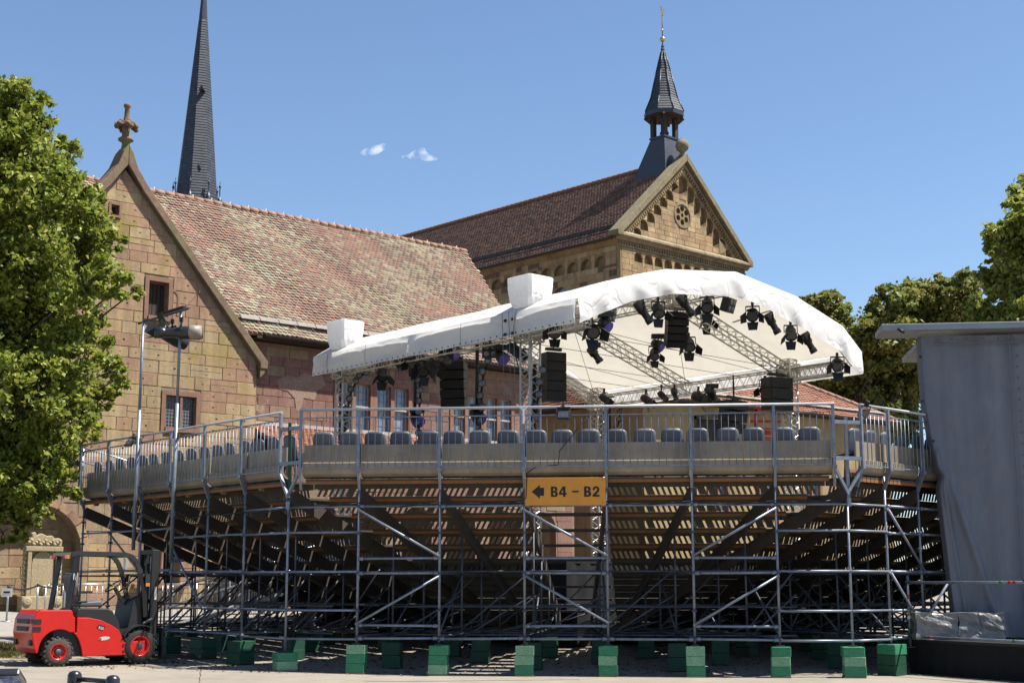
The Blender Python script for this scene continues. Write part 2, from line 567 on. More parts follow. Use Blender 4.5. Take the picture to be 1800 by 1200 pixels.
# ------------------------------------------------------------------ the ground
def sheet(name, xs, ys, m, dz=0.0, hole=None, kind='structure'):
    V, Fc = [], []
    for y in ys:
        for x in xs:
            V.append((x, y, gz(x, y) + dz))
    n = len(xs)
    for j in range(len(ys) - 1):
        for i in range(n - 1):
            Fc.append((j * n + i, j * n + i + 1, (j + 1) * n + i + 1, (j + 1) * n + i))
    me = np_mesh(name, np.array(V), np.array(Fc), m, smooth=True)
    o = bpy.data.objects.new(name, me)
    o['kind'] = kind
    return link(o)


gx = [-900, -300, -120, -60, -40] + [-30 + i * 2 for i in range(31)] + [40, 60, 120, 300, 900]
gy = [-300, -60, -10, 0] + [4 + i * 2 for i in range(30)] + [70, 80, 88, 120, 300, 900, 2500]
sheet('ground', gx, gy, m_ground)
sheet('paving', [-40, -30, -20, -18, -14, -10], [33.6, 36, 40, 44, 48, 52], m_pave, 0.004)
sheet('lawn', [-30, -24, -18, -14, -11, -9.2], [29.4, 30, 31, 32, 33.2], m_soil, 0.008)
# grass blades on the lawn
nb = 26000
r_ = np.random.default_rng(3)
bx, by = r_.uniform(-20, -9.2, nb), r_.uniform(29.4, 33.2, nb)
keep = (np.sin(bx * 2.1) * np.cos(by * 3.3 + bx) > -0.55) | (r_.random(nb) < .25)
bx, by = bx[keep], by[keep]
nb = len(bx)
bz = np.array([gz(x, y) for x, y in zip(bx, by)]) + 0.006
ang, hh = r_.uniform(0, 2 * pi, nb), r_.uniform(.03, .09, nb)
wx, wy = np.cos(ang) * .012, np.sin(ang) * .012
lx, ly = r_.normal(0, .02, nb), r_.normal(0, .02, nb)
V = np.stack([np.stack([bx - wx, by - wy, bz], 1), np.stack([bx + wx, by + wy, bz], 1), np.stack([bx + lx, by + ly, bz + hh], 1)], 1).reshape(-1, 3)
o = bpy.data.objects.new('grass', np_mesh('grass', V, np.arange(nb * 3).reshape(-1, 3), m_grass, r_.random(nb)))
o['kind'] = 'stuff'
link(o)
# leaf litter and small stones on the yard under the grandstand
nl = 3500
px_, py_ = r_.uniform(-11, 9, nl), r_.uniform(27.2, 37, nl)
zz = np.array([gz(x, y) for x, y in zip(px_, py_)]) + .006
a_, s_ = r_.uniform(0, 2 * pi, nl), r_.uniform(.02, .055, nl)
ca, sa = np.cos(a_) * s_, np.sin(a_) * s_
zt = r_.uniform(0, .03, nl)
V = np.stack([np.stack([px_ - ca, py_ - sa, zz], 1), np.stack([px_ + sa * .6, py_ - ca * .6, zz + zt], 1), np.stack([px_ + ca, py_ + sa, zz + .004], 1), np.stack([px_ - sa * .6, py_ + ca * .6, zz + zt * .3], 1)], 1).reshape(-1, 3)
m_litter = M('fallen_leaves', [(.16, .07, .03), (.24, .12, .05), (.12, .08, .04), (.30, .2, .1)], .85, rnd='attr', nmix=.2, bump=0)
o = bpy.data.objects.new('fallen_leaves', np_mesh('fallen_leaves', V, np.arange(nl * 4).reshape(-1, 4), m_litter, r_.random(nl)))
o['kind'] = 'stuff'
link(o)


m_joint = M('ground_joint', [(.10, .09, .08), (.14, .12, .10)], .95, nmix=.3, bump=.2)
for (x0, y0), (x1, y1) in (((atz(354, 1174, .03)).xy, (atz(349, 1215, .03)).xy), ((atz(640, 1198, 0)).xy, (atz(1020, 1194, 0)).xy)):
    mj = MB()
    nj = 14
    pts = []
    for i in range(nj + 1):
        x, y = x0 + (x1 - x0) * i / nj + .012 * sin(i * 2.1), y0 + (y1 - y0) * i / nj + .012 * cos(i * 1.7)
        pts.append(Vector((x, y, gz(x, y) + .006)))
    for a, b in zip(pts, pts[1:]):
        mj.bar(a, b, .014, .004)
    o = part('paving_joint', mj, m_joint)
    o['kind'] = 'structure'


# ------------------------------------------------------------------ masonry and roofs
def arch(xc, z0, hw, ztop, n=10, side='x'):
    r = hw
    zs = max(z0 + .02, ztop - r)
    pts = [(xc - hw, z0), (xc + hw, z0)]
    ry = ztop - zs
    for i in range(n + 1):
        a = pi * i / n
        pts.append((xc + hw * cos(a), zs + ry * sin(a)))
    return pts


def rect(x0, z0, x1, z1):
    return [(x0, z0), (x1, z0), (x1, z1), (x0, z1)]


def holed(outer, holes, fmap, thick):
    """wall with holes; fmap(a, depth, z) -> world"""
    bm = bmesh.new()
    edges = []
    for loop in [outer] + holes:
        vs = [bm.verts.new((p[0], 0, p[1])) for p in loop]
        edges += [bm.edges.new((vs[i], vs[(i + 1) % len(vs)])) for i in range(len(vs))]
    bmesh.ops.triangle_fill(bm, use_beauty=True, use_dissolve=False, edges=edges)
    ret = bmesh.ops.extrude_face_region(bm, geom=bm.faces[:])
    bmesh.ops.translate(bm, vec=(0, thick, 0), verts=[g for g in ret['geom'] if isinstance(g, bmesh.types.BMVert)])
    bmesh.ops.recalc_face_normals(bm, faces=bm.faces[:])
    bm.verts.index_update()
    mb = MB()
    mb.add([fmap(v.co.x, v.co.y, v.co.z) for v in bm.verts], [tuple(v.index for v in f.verts) for f in bm.faces])
    bm.free()
    return mb


def row_cut(poly, za, zb):
    lo, hi = 1e9, -1e9
    for i in range(5):
        z = za + (zb - za) * i / 4
        for (x0, z0), (x1, z1) in zip(poly, poly[1:] + poly[:1]):
            if (z0 - z) * (z1 - z) < 0:
                x = x0 + (x1 - x0) * (z - z0) / (z1 - z0)
                lo, hi = min(lo, x), max(hi, x)
    for (x, z) in poly:
        if za < z < zb:
            lo, hi = min(lo, x), max(hi, x)
    return (lo, hi) if hi > lo else None


unit = MB()
_i = .485
unit.add([(-.5, .5, -.5), (.5, .5, -.5), (.5, .5, .5), (-.5, .5, .5), (-.5, -.3, -.5), (.5, -.3, -.5), (.5, -.3, .5), (-.5, -.3, .5),
          (-_i, -.5, -_i + .01), (_i, -.5, -_i + .01), (_i, -.5, _i - .01), (-_i, -.5, _i - .01)],
         [(0, 4, 5, 1), (1, 5, 6, 2), (2, 6, 7, 3), (3, 7, 4, 0), (4, 8, 9, 5), (5, 9, 10, 6), (6, 10, 11, 7), (7, 11, 8, 4), (8, 11, 10, 9)])
pit = MB()
_p, _q = .035, .07
pit.add(unit.v[:12] + [(-_p, -.5, -_q), (_p, -.5, -_q), (_p, -.5, _q), (-_p, -.5, _q), (-_p, .1, -_q), (_p, .1, -_q), (_p, .1, _q), (-_p, .1, _q)],
        unit.f[:-1] + [(8, 12, 13, 9), (9, 13, 14, 10), (10, 14, 15, 11), (11, 15, 12, 8), (12, 16, 17, 13), (13, 17, 18, 14), (14, 18, 19, 15), (15, 19, 16, 12), (16, 19, 18, 17)])
_stone_mesh = {}


def stone_mesh(m):
    if m.name not in _stone_mesh:
        _stone_mesh[m.name] = (unit.mesh('stone', m), pit.mesh('stone', m))
    return _stone_mesh[m.name][1 if m.name == 'red_sandstone' and rng.random() < .75 else 0]


def lay_stones(outer, holes, z0, z1, hr, wr, R, joint=.012, margin=.02):
    """list of (x, z, w, h) in courses, kept out of the holes"""
    out = []
    z = z0
    while z < z1 - .12:
        h = R.uniform(*hr)
        if z + h > z1:
            h = z1 - z
        c = None
        for zz in (z + .01, z + h - .01):
            xs = []
            for (xa, za), (xb, zb) in zip(outer, outer[1:] + outer[:1]):
                if (za - zz) * (zb - zz) < 0:
                    xs.append(xa + (xb - xa) * (zz - za) / (zb - za))
            if len(xs) >= 2:
                c = (max(c[0], min(xs)), min(c[1], max(xs))) if c else (min(xs), max(xs))
        if c:
            iv = [(c[0] + margin, c[1] - margin)]
            for hp_ in holes:
                rc = row_cut(hp_, z, z + h)
                if rc:
                    nv = []
                    for a, b in iv:
                        if rc[0] > a and rc[0] < b:
                            nv.append((a, rc[0]))
                        if rc[1] > a and rc[1] < b:
                            nv.append((rc[1], b))
                        if not (rc[0] < b and rc[1] > a):
                            nv.append((a, b))
                    iv = nv
            for a, b in iv:
                x = a
                while x < b - .04:
                    w = R.uniform(*wr)
                    if b - (x + w) < wr[0] * .6:
                        w = b - x
                    if R.random() < .12 and h > .3:
                        out.append((x + w / 2, z + h * .27, w - joint, h * .54 - joint))
                        out.append((x + w / 2, z + h * .77, w - joint, h * .46 - joint))
                    else:
                        out.append((x + w / 2, z + h / 2, w - joint, h - joint))
                    x += w
        z += h
    return out


def place_stones(stones, root, fmap, rz, m, m_attr, limit, prio, y=0.0, depth=.08, R=rng):
    stones = sorted(stones, key=prio)
    rest = MB()
    for k, (x, z, w, h) in enumerate(stones):
        yy = y + R.uniform(-.008, .006)
        if k < limit:
            part('stone', stone_mesh(m), None, root, loc=fmap(x, yy + depth / 2 - .018, z), rot=(R.uniform(-.006, .006), 0, rz), scale=(w, depth, h))
        else:
            A, B = fmap(1, 0, 0) - fmap(0, 0, 0), fmap(0, 1, 0) - fmap(0, 0, 0)
            rest.box(fmap(x, yy + depth / 2 - .018, z), (w, depth, h), (A, B, ZV), R.uniform(.01, .99))
    if rest.v:
        part('stonework', rest, m_attr, root, kind='stuff')


# beaver-tail tile: top face with a rounded lower edge, tilted so that its lower edge stands proud
TILE_V = np.array([(-.5, 1.0, 0), (.5, 1.0, 0), (.5, .28, .75), (.3, .08, .95), (0, 0, 1.0), (-.3, .08, .95), (-.5, .28, .75),
                   (.5, .28, .1), (.3, .08, .1), (0, 0, .1), (-.3, .08, .1), (-.5, .28, .1)])
TILE_F = [(0, 6, 2, 1), (6, 5, 4, 3), (6, 3, 2, 2), (2, 3, 8, 7), (3, 4, 9, 8), (4, 5, 10, 9), (5, 6, 11, 10)]


def inside(poly, x, y):
    c = False
    n = len(poly)
    for i in range(n):
        (x0, y0), (x1, y1) = poly[i], poly[(i + 1) % n]
        if (y0 > y) != (y1 > y) and x < (x1 - x0) * (y - y0) / (y1 - y0) + x0:
            c = not c
    return c


def tile_roof(root, O, A, B, Nn, poly, m, w, h, m_obj=None, limit=0, seed=1, lift=.035, wave=0.0):
    R = random.Random(seed)
    O, A, B, Nn = Vector(O), Vector(A), Vector(B), Vector(Nn)
    bmin, bmax = min(p[1] for p in poly), max(p[1] for p in poly)
    amin, amax = min(p[0] for p in poly), max(p[0] for p in poly)
    L = []
    j = 0
    b = bmin
    while b < bmax:
        a = amin + (j % 2) * w / 2
        while a < amax:
            if inside(poly, a, b + h * .5):
                L.append((a, b))
            a += w
        b += h
        j += 1
    sing = set()
    if limit:
        idx = sorted(range(len(L)), key=lambda i: (L[i][0] - amin) * .6 + abs(L[i][1] - bmin - 2.2))[:limit]
        sing = set(idx)
        tm = MB()
        tm.add([tuple(v) for v in TILE_V], [f for i, f in enumerate(TILE_F) if i != 2] + [(6, 3, 2)])
        tme = tm.mesh('roof_tile', m_obj)
        rotm = Matrix((A, B, Nn)).transposed()
    VV, rn = [], []
    MA = np.array([A, B, Nn])
    for i, (a, b) in enumerate(L):
        dz = R.uniform(-.004, .008) + (wave * sin(a * 1.3 + b) if wave else 0)
        ww, hh, tl = w * R.uniform(.93, .985), h * 1.35, lift * R.uniform(.8, 1.25)
        if i in sing:
            mat_ = Matrix.Translation(O + A * a + B * b + Nn * dz) @ rotm.to_4x4()
            o = bpy.data.objects.new('roof_tile', tme)
            o.location = mat_.to_translation()
            o.rotation_euler = mat_.to_euler()
            o.scale = (ww, hh, tl)
            link(o, root)
            continue
        t = TILE_V * np.array([ww, hh, tl]) + np.array([a, b, dz])
        VV.append(t)
        lowf = .16 * sin(a * .9 + 1.7 * sin(b * .7)) + .12 * sin(b * 1.9 + a * .5)
        rn.append(min(.985, max(.015, R.gauss(.47 + lowf, .30) if m.name == 'mixed_clay_tiles' else R.random())))
    V = (np.concatenate(VV) @ MA + np.array(O))
    n = len(VV)
    q4 = np.array([(0, 6, 2, 1), (6, 5, 4, 3), (2, 3, 8, 7), (3, 4, 9, 8), (4, 5, 10, 9), (5, 6, 11, 10), (6, 3, 2, 6)])[:6]
    Fq = (np.arange(n)[:, None, None] * 12 + q4[None]).reshape(-1, 4)
    Ft = (np.arange(n)[:, None] * 12 + np.array([[6, 3, 2]])).reshape(-1, 3)
    me = bpy.data.meshes.new('roof_tiles')
    me.vertices.add(len(V))
    me.vertices.foreach_set('co', V.astype(np.float32).ravel())
    nq, nt = len(Fq), len(Ft)
    me.loops.add(nq * 4 + nt * 3)
    me.polygons.add(nq + nt)
    me.loops.foreach_set('vertex_index', np.concatenate([Fq.ravel(), Ft.ravel()]).astype(np.int32))
    me.polygons.foreach_set('loop_start', np.concatenate([np.arange(nq) * 4, nq * 4 + np.arange(nt) * 3]).astype(np.int32))
    me.polygons.foreach_set('loop_total', np.concatenate([np.full(nq, 4), np.full(nt, 3)]).astype(np.int32))
    at_ = me.attributes.new('rnd', 'FLOAT', 'FACE')
    rn = np.array(rn)
    at_.data.foreach_set('value', np.concatenate([np.repeat(rn, 6), rn]).astype(np.float32))
    me.update()
    me.validate()
    me.materials.append(m)
    o = bpy.data.objects.new('roof_tiles', me)
    o['kind'] = 'stuff'
    return link(o, root)


def frame_of(O, ang):
    d = Vector((sin(ang), cos(ang), 0))
    e = Vector((-cos(ang), sin(ang), 0))
    O = Vector(O)
    return (lambda x, y, z: O + d * x + e * y + Vector((0, 0, z))), d, e, atan2(d.y, d.x)


def ridge_tiles(root, p0, p1, r, m, seg=.4):
    p0, p1 = Vector(p0), Vector(p1)
    L = (p1 - p0).length
    n = int(L / seg)
    mb = MB()
    d = (p1 - p0) / n
    for i in range(n):
        mb.tube(p0 + d * i - d * .06, p0 + d * (i + 1), r * 1.08, 10, r * .93)
    return part('ridge', mb, m, root)


# ------------------------------------------------------------------ hall with the stepped-out gable (left)
hp, hd, he, hrz = frame_of((-9.57, 52, 0), radians(49.7))
hall = thing('gabled_hall', 'red sandstone hall with steep mottled tile roof and finial-topped gable, left behind the grandstand', 'building', (-9.57, 52, .8), hrz)
GY = -.3
g_out = [(-11.0, -.2), (0, -.2), (0, 9.75), (-5.5, 16.05), (-11.0, 9.75)]
w1, w2, w3 = rect(-4.44, 11.0, -3.68, 12.24), rect(-3.62, 7.14, -2.44, 8.26), rect(-5.98, 14.35, -5.68, 14.72)
big_arch = arch(-7.95, .55, 1.5, 4.28, 14)
arc1, arc2 = arch(-3.92, 1.75, .29, 3.66), arch(-3.13, 1.75, .33, 3.66)
gh = [w1, w2, w3, big_arch, arc1, arc2]
part('gable_wall', holed(g_out, gh, lambda a, b, z: hp(a, GY + b, z), .55), m_mortar, hall)
mb = MB()
mb.box(hp(-7.95, GY + .62, 2.2), (3.6, .1, 5), (hd, he, ZV))
part('arch_infill', mb, m_mortar, hall)
st = lay_stones(g_out, gh + [rect(-4.62, 10.85, -3.50, 12.42), rect(-3.8, 6.98, -2.28, 8.42), arch(-7.95, .4, 1.78, 4.56, 14)], .3, 15.9, (.33, .47), (.5, 1.35), random.Random(11))
place_stones(st, hall, lambda x, y, z: hp(x, GY + y, z), hrz, m_stone, m_mortar, 205, lambda s: (0 if s[0] > -7 and s[1] > 5.5 else 1 if s[0] > -9 else 2))
st = lay_stones(rect(-9.4, .6, -6.5, 4.2), [], .6, 4.2, (.35, .5), (.6, 1.3), random.Random(5))
st = [s for s in st if abs(s[0] + 7.95) + s[2] / 2 < sqrt(max(.01, 1.5 ** 2 - max(0, s[1] + s[3] / 2 - 2.78) ** 2))]
place_stones(st, hall, lambda x, y, z: hp(x, GY + .57 + y, z), hrz, m_stone, m_mortar, 20, lambda s: -s[0])
# voussoir ring of the blind arch
for i in range(11):
    a0, a1 = pi * i / 11 + .012, pi * (i + 1) / 11 - .012
    q = [(-7.95 + r * cos(a), 2.78 + r * sin(a)) for r, a in ((1.52, a0), (1.8, a0), (1.8, a1), (1.52, a1))]
    v = MB().prism(q, hp(0, GY - .028, 0), hd, ZV, he * .2)
    part('stone', v, m_stone, hall)
# surrounds, glazing
def window(root, fm, x0, z0, x1, z1, y, lights, transom, glass, fw=.06, grid=(3, 4), surround=.14, mframe=None, msur=None, deep=.16):
    msur = msur or m_trim
    A, Bv = fm(1, 0, 0) - fm(0, 0, 0), fm(0, 1, 0) - fm(0, 0, 0)
    AX = (A, Bv, ZV)
    s = MB()
    if surround:
        su = surround
        s.box(fm(x0 - su / 2, y - .01, (z0 + z1) / 2), (su, .09, z1 - z0 + 2 * su), AX)
        s.box(fm(x1 + su / 2, y - .01, (z0 + z1) / 2), (su, .09, z1 - z0 + 2 * su), AX)
        s.box(fm((x0 + x1) / 2, y - .012, z1 + su / 2), (x1 - x0, .088, su), AX)
        s.box(fm((x0 + x1) / 2, y - .035, z0 - su / 2), (x1 - x0, .13, su), AX)
    fr = part('window_frame', s, msur, root)
    n = len(lights)
    for li, (a, b) in enumerate(lights):
        zs = [z0] + ([transom] if transom else []) + [z1]
        for za, zb in zip(zs, zs[1:]):
            g = MB()
            g.box(fm((a + b) / 2, y + deep, (za + zb) / 2), (b - a - .01, .02, zb - za - .01), AX)
            part('pane', g, glass, fr)
            c = MB()
            yy = y + deep - .022
            for xx in (a + fw / 2, b - fw / 2):
                c.box(fm(xx, yy, (za + zb) / 2), (fw, .04, zb - za), AX)
            for zz in (za + fw / 2, zb - fw / 2):
                c.box(fm((a + b) / 2, yy + .002, zz), (b - a, .036, fw), AX)
            part('casement', c, mframe or m_white_frame, fr)
            c = MB()
            for k in range(1, grid[0]):
                xx = a + (b - a) * k / grid[0]
                c.box(fm(xx, y + deep - .016, (za + zb) / 2), (.022, .02, zb - za), AX)
            for k in range(1, grid[1]):
                zz = za + (zb - za) * k / grid[1]
                c.box(fm((a + b) / 2, y + deep - .017, zz), (b - a, .02, .022), AX)
            part('glazing_bars', c, m_leadbar, fr)
        if li < n - 1:
            c = MB()
            b2 = lights[li + 1][0]
            c.box(fm((b + b2) / 2, y + .05, (z0 + z1) / 2), (b2 - b, .16, z1 - z0), AX)
            part('mullion', c, msur, fr)
    if transom:
        c = MB()
        c.box(fm((x0 + x1) / 2, y + .06, transom), (x1 - x0, .1, .07), AX)
        part('transom', c, m_white_frame if not mframe else mframe, fr)
    return fr


gfm = lambda x, y, z: hp(x, GY + y, z)
window(hall, gfm, -3.62, 7.14, -2.44, 8.26, 0, [(-3.62, -3.06), (-2.97, -2.44)], None, m_glass_dk, .03, (5, 9), .16, m_trim)
fr = window(hall, gfm, -4.44, 11.0, -3.68, 12.24, 0, [(-4.44, -3.68)], None, m_wood_dk, .05, (1, 1), .15, m_trim, deep=.3)
for i in range(5):
    part('shutter_board', MB().box(gfm(-4.38 + i * .15, .27, 11.6), (.13, .03, 1.14), (hd, he, ZV)), m_wood_dk, fr)
window(hall, gfm, -5.98, 14.35, -5.68, 14.72, 0, [(-5.98, -5.68)], None, m_wood_dk, .02, (1, 1), .08, m_trim, deep=.3)
# blocked doorway arch beside the upper window, arcade columns
q = [(-3.55 + .3 * cos(pi / 2 - a), 11.75 + .3 * sin(pi / 2 - a)) for a in [i * pi / 16 for i in range(9)]] + [(-3.25, 11.1), (-3.33, 11.1)] + [(-3.55 + .22 * cos(a), 11.75 + .22 * sin(a)) for a in [i * pi / 16 for i in range(9)]]
part('blocked_arch', MB().prism(q, hp(0, GY - .035, 0), hd, ZV, he * .1), m_trim, hall)
part('column', MB().lathe([(.1, 0), (.1, .1), (.06, .16), (.06, 1.35), (.11, 1.5), (.11, 1.6)], hp(-3.545, GY - .06, 1.75), n=12), m_trim, hall)
part('sill', MB().box(hp(-3.6, GY - .1, 1.66), (2.0, .3, .16), (hd, he, ZV)), m_trim, hall, bevel=.02)
# copings and finial
for sgn in (1, -1):
    def X(x):
        return -5.5 + sgn * (x + 5.5)
    q = [(.30, 9.52), (.34, 9.78), (-2.2, 12.68), (-4.75, 15.62), (-5.12, 16.15), (-5.33, 16.7), (-5.5, 16.95), (-5.5, 16.2), (-4.9, 15.36), (-2.3, 12.36), (0.0, 9.72), (0.0, 9.52)]
    part('coping', MB().prism([(X(a), b) for a, b in q], hp(0, GY - .22, 0), hd, ZV, he * .8), m_coping, hall, bevel=.03)
    part('kneeler', MB().prism([(X(a), b) for a, b in ((.02, 9.2), (.14, 9.3), (.3, 9.55), (0.02, 9.75))], hp(0, GY - .18, 0), hd, ZV, he * .7), m_coping, hall)
fin = part('finial', MB().lathe([(.20, 0), (.16, .2), (.13, .42), (.16, .48), (.27, .54), (.27, .6), (.15, .68), (.13, .95), (.2, 1.1), (.14, 1.2), (.10, 1.4), (.085, 1.72), (.13, 1.78), (.13, 1.86), (.05, 1.92), (0, 1.93)], hp(-5.5, GY + .1, 16.6), n=14), m_coping, hall)
for k in range(4):
    a = hrz + k * pi / 2
    c0 = hp(-5.5, GY + .1, 17.66)
    dv = Vector((cos(a), sin(a), 0))
    mb = MB()
    mb.tube(c0, c0 + dv * .30 + ZV * .08, .11, 8, .08)
    for q in (-1, 0, 1):
        mb.ball(c0 + dv * (.36 - .05 * abs(q)) + dv.cross(ZV) * (q * .1) + ZV * (.04 - .09 * (q == 0)), .1, 8, 6)
    mb.ball(c0 + dv * .2 + ZV * .16, .09, 8, 6)
    part('crocket', mb, m_coping, fin)
# nave wall with four window pairs
n_out = [(-.6, -.2), (14.05, -.2), (14.05, 10.7), (-.6, 10.7)]
wins = [(4.05, 5.58), (5.90, 7.45), (9.75, 11.2), (11.52, 12.9)]
nh = [rect(a, 7.62, b, 9.52) for a, b in wins]
part('nave_wall', holed(n_out, nh, lambda a, b, z: hp(a, .5 + b, z), .5), m_mortar_pink, hall)
st = lay_stones(rect(.02, 7.2, 14.03, 10.6), [rect(a - .2, 7.4, b + .2, 9.75) for a, b in wins], 7.2, 10.6, (.32, .42), (.45, 1.05), random.Random(21))
place_stones(st, hall, lambda x, y, z: hp(x, .5 + y, z), hrz, m_stone_pink, m_mortar_pink, 95, lambda s: s[0])
nfm = lambda x, y, z: hp(x, .5 + y, z)
for a, b in wins:
    md = (a + b) / 2
    window(hall, nfm, a, 7.62, b, 9.52, 0, [(a, md - .09), (md + .09, b)], 8.62, m_glass, .045, (3, 3), .17)
part('stone_corner', MB().box(hp(-.25, .1, 4.75), (.5, .8, 9.9), (hd, he, ZV)), m_mortar, hall)
part('plaster_patch', MB().prism([(1.3, 9.3), (1.7, 9.55), (2.2, 9.5), (2.5, 9.75), (2.95, 9.6), (3.3, 9.7), (3.5, 9.3), (3.1, 9.1), (3.0, 8.7), (2.5, 8.75), (2.4, 8.3), (2.2, 8.2), (2.1, 8.7), (1.8, 8.95), (1.4, 9.0)], hp(0, .470, 0), hd, ZV, he * .03), M('old_plaster', [(.44, .33, .24), (.36, .24, .17)], .9, nscale=2.5, nmix=.3, bump=.5), hall)
# end wall and back wall
part('end_wall', MB().prism([(.5, -.2), (9.9, -.2), (9.9, 10.7), (5.2, 16.9), (.5, 10.7)], hp(14.0, 0, 0), he, ZV, hd * -.4), m_mortar_pink, hall)
part('back_wall', MB().box(hp(1.5, 9.7, 5.2), (25, .4, 10.9), (hd, he, ZV)), m_mortar_pink, hall)
# main roof
EZ, RZ, RY = 10.92, 17.12, 5.2
rb = (he * RY + ZV * (RZ - EZ))
RL = rb.length
rb.normalize()
rn_ = hd.cross(rb).normalized()
roof_o = hp(0, -.02, EZ)
rp = [(-1.0, 0), (14.2, 0), (14.08, RL), (-6.3, RL)]
slab = MB().prism(rp, roof_o - rn_ * .12, hd, rb, rn_ * .11)
rf = part('roof', slab, m_ridge, hall)
rb2 = (-he * RY + ZV * (RZ - EZ)).normalized()
part('rear_slope', MB().prism([(-12, 0), (14.1, 0), (14.1, RL), (-12, RL)], hp(0, 10.4, EZ), hd, rb2, Vector((0, 0, -.1))), m_ridge, hall)
tile_roof(hall, roof_o, hd, rb, rn_, rp, m_tile, .205, .168, m_tile_o, 300, 3, .045, .028)
ridge_tiles(hall, hp(-6.4, RY, RZ + .0), hp(14.12, RY, RZ + .0), .13, m_ridge, .42)
mb = MB()
for i in range(24):
    p = hp(-6 + i * .85, RY, RZ + .13)
    mb.tube(p, p + ZV * .07, .03, 5)
part('ridge_clip', mb, m_white, hall, kind='stuff')
# snow guard boards and gutter
for i in range(18):
    a = -.4 + i * .82
    p = roof_o + hd * (a + .4) + rb * (.72) + rn_ * .13
    part('snow_guard_board', MB().box(p, (.79, .24, .035), (hd, rb, rn_)), m_grey_snow, hall)
mb = MB()
q = [(.11 * cos(a), .11 * sin(a)) for a in [pi + i * pi / 8 for i in range(9)]] + [(.095, 0), (-.095, 0)]
mb.prism(q, hp(.35, -.16, EZ - .04), he, ZV, hd * 13.75)
part('gutter', mb, m_gutter, hall)
part('soffit', MB().box(hp(7.1, .22, EZ - .13), (14.0, .55, .1), (hd, he, ZV)), m_gutter, hall)
# cross roof behind the gable
for sgn in (1, -1):
    part('cross_roof', MB().prism([(0, 0), (0, 5), (sgn * 5.6, 5), (sgn * 5.6, 0)], hp(-5.5, GY + .3, 15.95), (hd * 1 + ZV * (-1.127 * sgn)), he, ZV * -.12), m_ridge, hall)
# ------------------------------------------------------------------ cloister lean-to in front of the nave
lean = thing('lean_to', 'low lean-to walk with red tile roof against the hall, behind the grandstand seats', 'building', hp(7, -1.4, .8), hrz)
lo, lb = hp(.05, -2.9, 6.25), (he * 3.35 + ZV * 1.32)
LL = lb.length
lb.normalize()
ln = hd.cross(lb).normalized()
lp = [(0.05, 0), (13.6, 0), (13.6, LL), (0.05, LL)]
part('roof', MB().prism(lp, lo - ln * .11, hd, lb, ln * .1), m_ridge, lean)
tile_roof(lean, lo, hd, lb, ln, lp, m_tile_red, .2, .2, None, 0, 8, .05)
part('flashing', MB().box(hp(6.9, .44, 7.62), (13.7, .1, .16), (hd, he, ZV)), m_white_frame, lean)
lh = [arch(1.4 + i * 2.1, 1.6, .7, 4.6) for i in range(6)]
part('front_wall', holed([(0.05, .2), (13.6, .2), (13.6, 6.2), (0.05, 6.2)], lh, lambda a, b, z: hp(a, -2.7 + b, z), .4), m_mortar_pink, lean)
st = lay_stones(rect(.07, .4, 13.5, 6.1), [arch(1.4 + i * 2.1, 1.5, .78, 4.7) for i in range(6)], .4, 6.1, (.35, .45), (.6, 1.2), random.Random(31))
place_stones(st, lean, lambda x, y, z: hp(x, -2.7 + y, z), hrz, m_stone_pink, M('pink_blocks', PINK_STONES, .9, rnd='attr', interp='CONSTANT'), 60, lambda s: s[0])

# ------------------------------------------------------------------ church with the arcaded gable
cp, cd, ce, crz = frame_of((5.86, 75, 0), radians(46.76))
church = thing('romanesque_church', 'ochre sandstone church with round-arched gable, dark tile roof and slate bell turret', 'building', (5.86, 75, .9), crz)
CW = 10.88
c_out = [(0, 0), (CW, 0), (CW, 20.3), (5.42, 25.45), (0, 20.3)]


def cpx(zx, zy):
    p = onplane(1060 + zx / 5.456, 260 + zy / 5.456, (5.86, 75, 0), ce)
    return (p - Vector((5.86, 75, 0))).dot(cd), p.z


holes = []
for zx, zt, zb in ((330, 765, 850), (393, 692, 790), (457, 620, 715), (520, 545, 640), (578, 472, 565), (636, 405, 500), (692, 337, 430), (765, 270, 455),
                   (838, 375, 550), (900, 480, 650), (960, 575, 755), (1020, 672, 850), (1080, 775, 950), (1140, 875, 1040), (1200, 975, 1062)):
    a, zt_ = cpx(zx, zt)
    _, zb_ = cpx(zx, zb)
    holes.append(arch(a, zb_, .31 if zx != 765 else .38, zt_, 8))
for i in range(11):
    holes.append(arch(1.45 + i * .835, 19.12, .33, 19.64, 8))
rx_, rz_ = 5.27, 22.45
for k in range(6):
    a = k * pi / 3 + pi / 2
    holes.append([(rx_ + .40 * cos(a) + .175 * cos(t), rz_ + .40 * sin(a) + .175 * sin(t)) for t in [i * pi / 6 for i in range(12)]])
holes.append([(rx_ + .12 * cos(t), rz_ + .12 * sin(t)) for t in [i * pi / 4 for i in range(8)]])
for zx, zy in ((617, 840), (818, 890), (930, 918), (380, 848), (1118, 1022), (398, 1143), (615, 655)):
    a, z = cpx(zx, zy)
    holes.append(rect(a - .07, z - .08, a + .07, z + .08))
skin_out = [(0, 17.2), (CW, 17.2), (CW, 20.3), (5.42, 25.45), (0, 20.3)]
part('arcaded_front', holed(skin_out, holes, lambda a, b, z: cp(a, b, z), .28), m_ochre_w, church)
rose = [(rx_ + .6 * cos(t), rz_ + .6 * sin(t)) for t in [i * pi / 10 for i in range(20)]]
part('front_wall', holed([(0.02, 0), (CW - .02, 0), (CW - .02, 20.25), (5.42, 25.35), (.02, 20.25)], [rose], lambda a, b, z: cp(a, .285 + b, z), .5), m_ochre_w, church)
hh_ = holes[:15] + [[(x, z) for x, z in hq] for hq in holes[15:26]] + [[(rx_ + .72 * cos(t), rz_ + .72 * sin(t)) for t in [i * pi / 8 for i in range(16)]]]
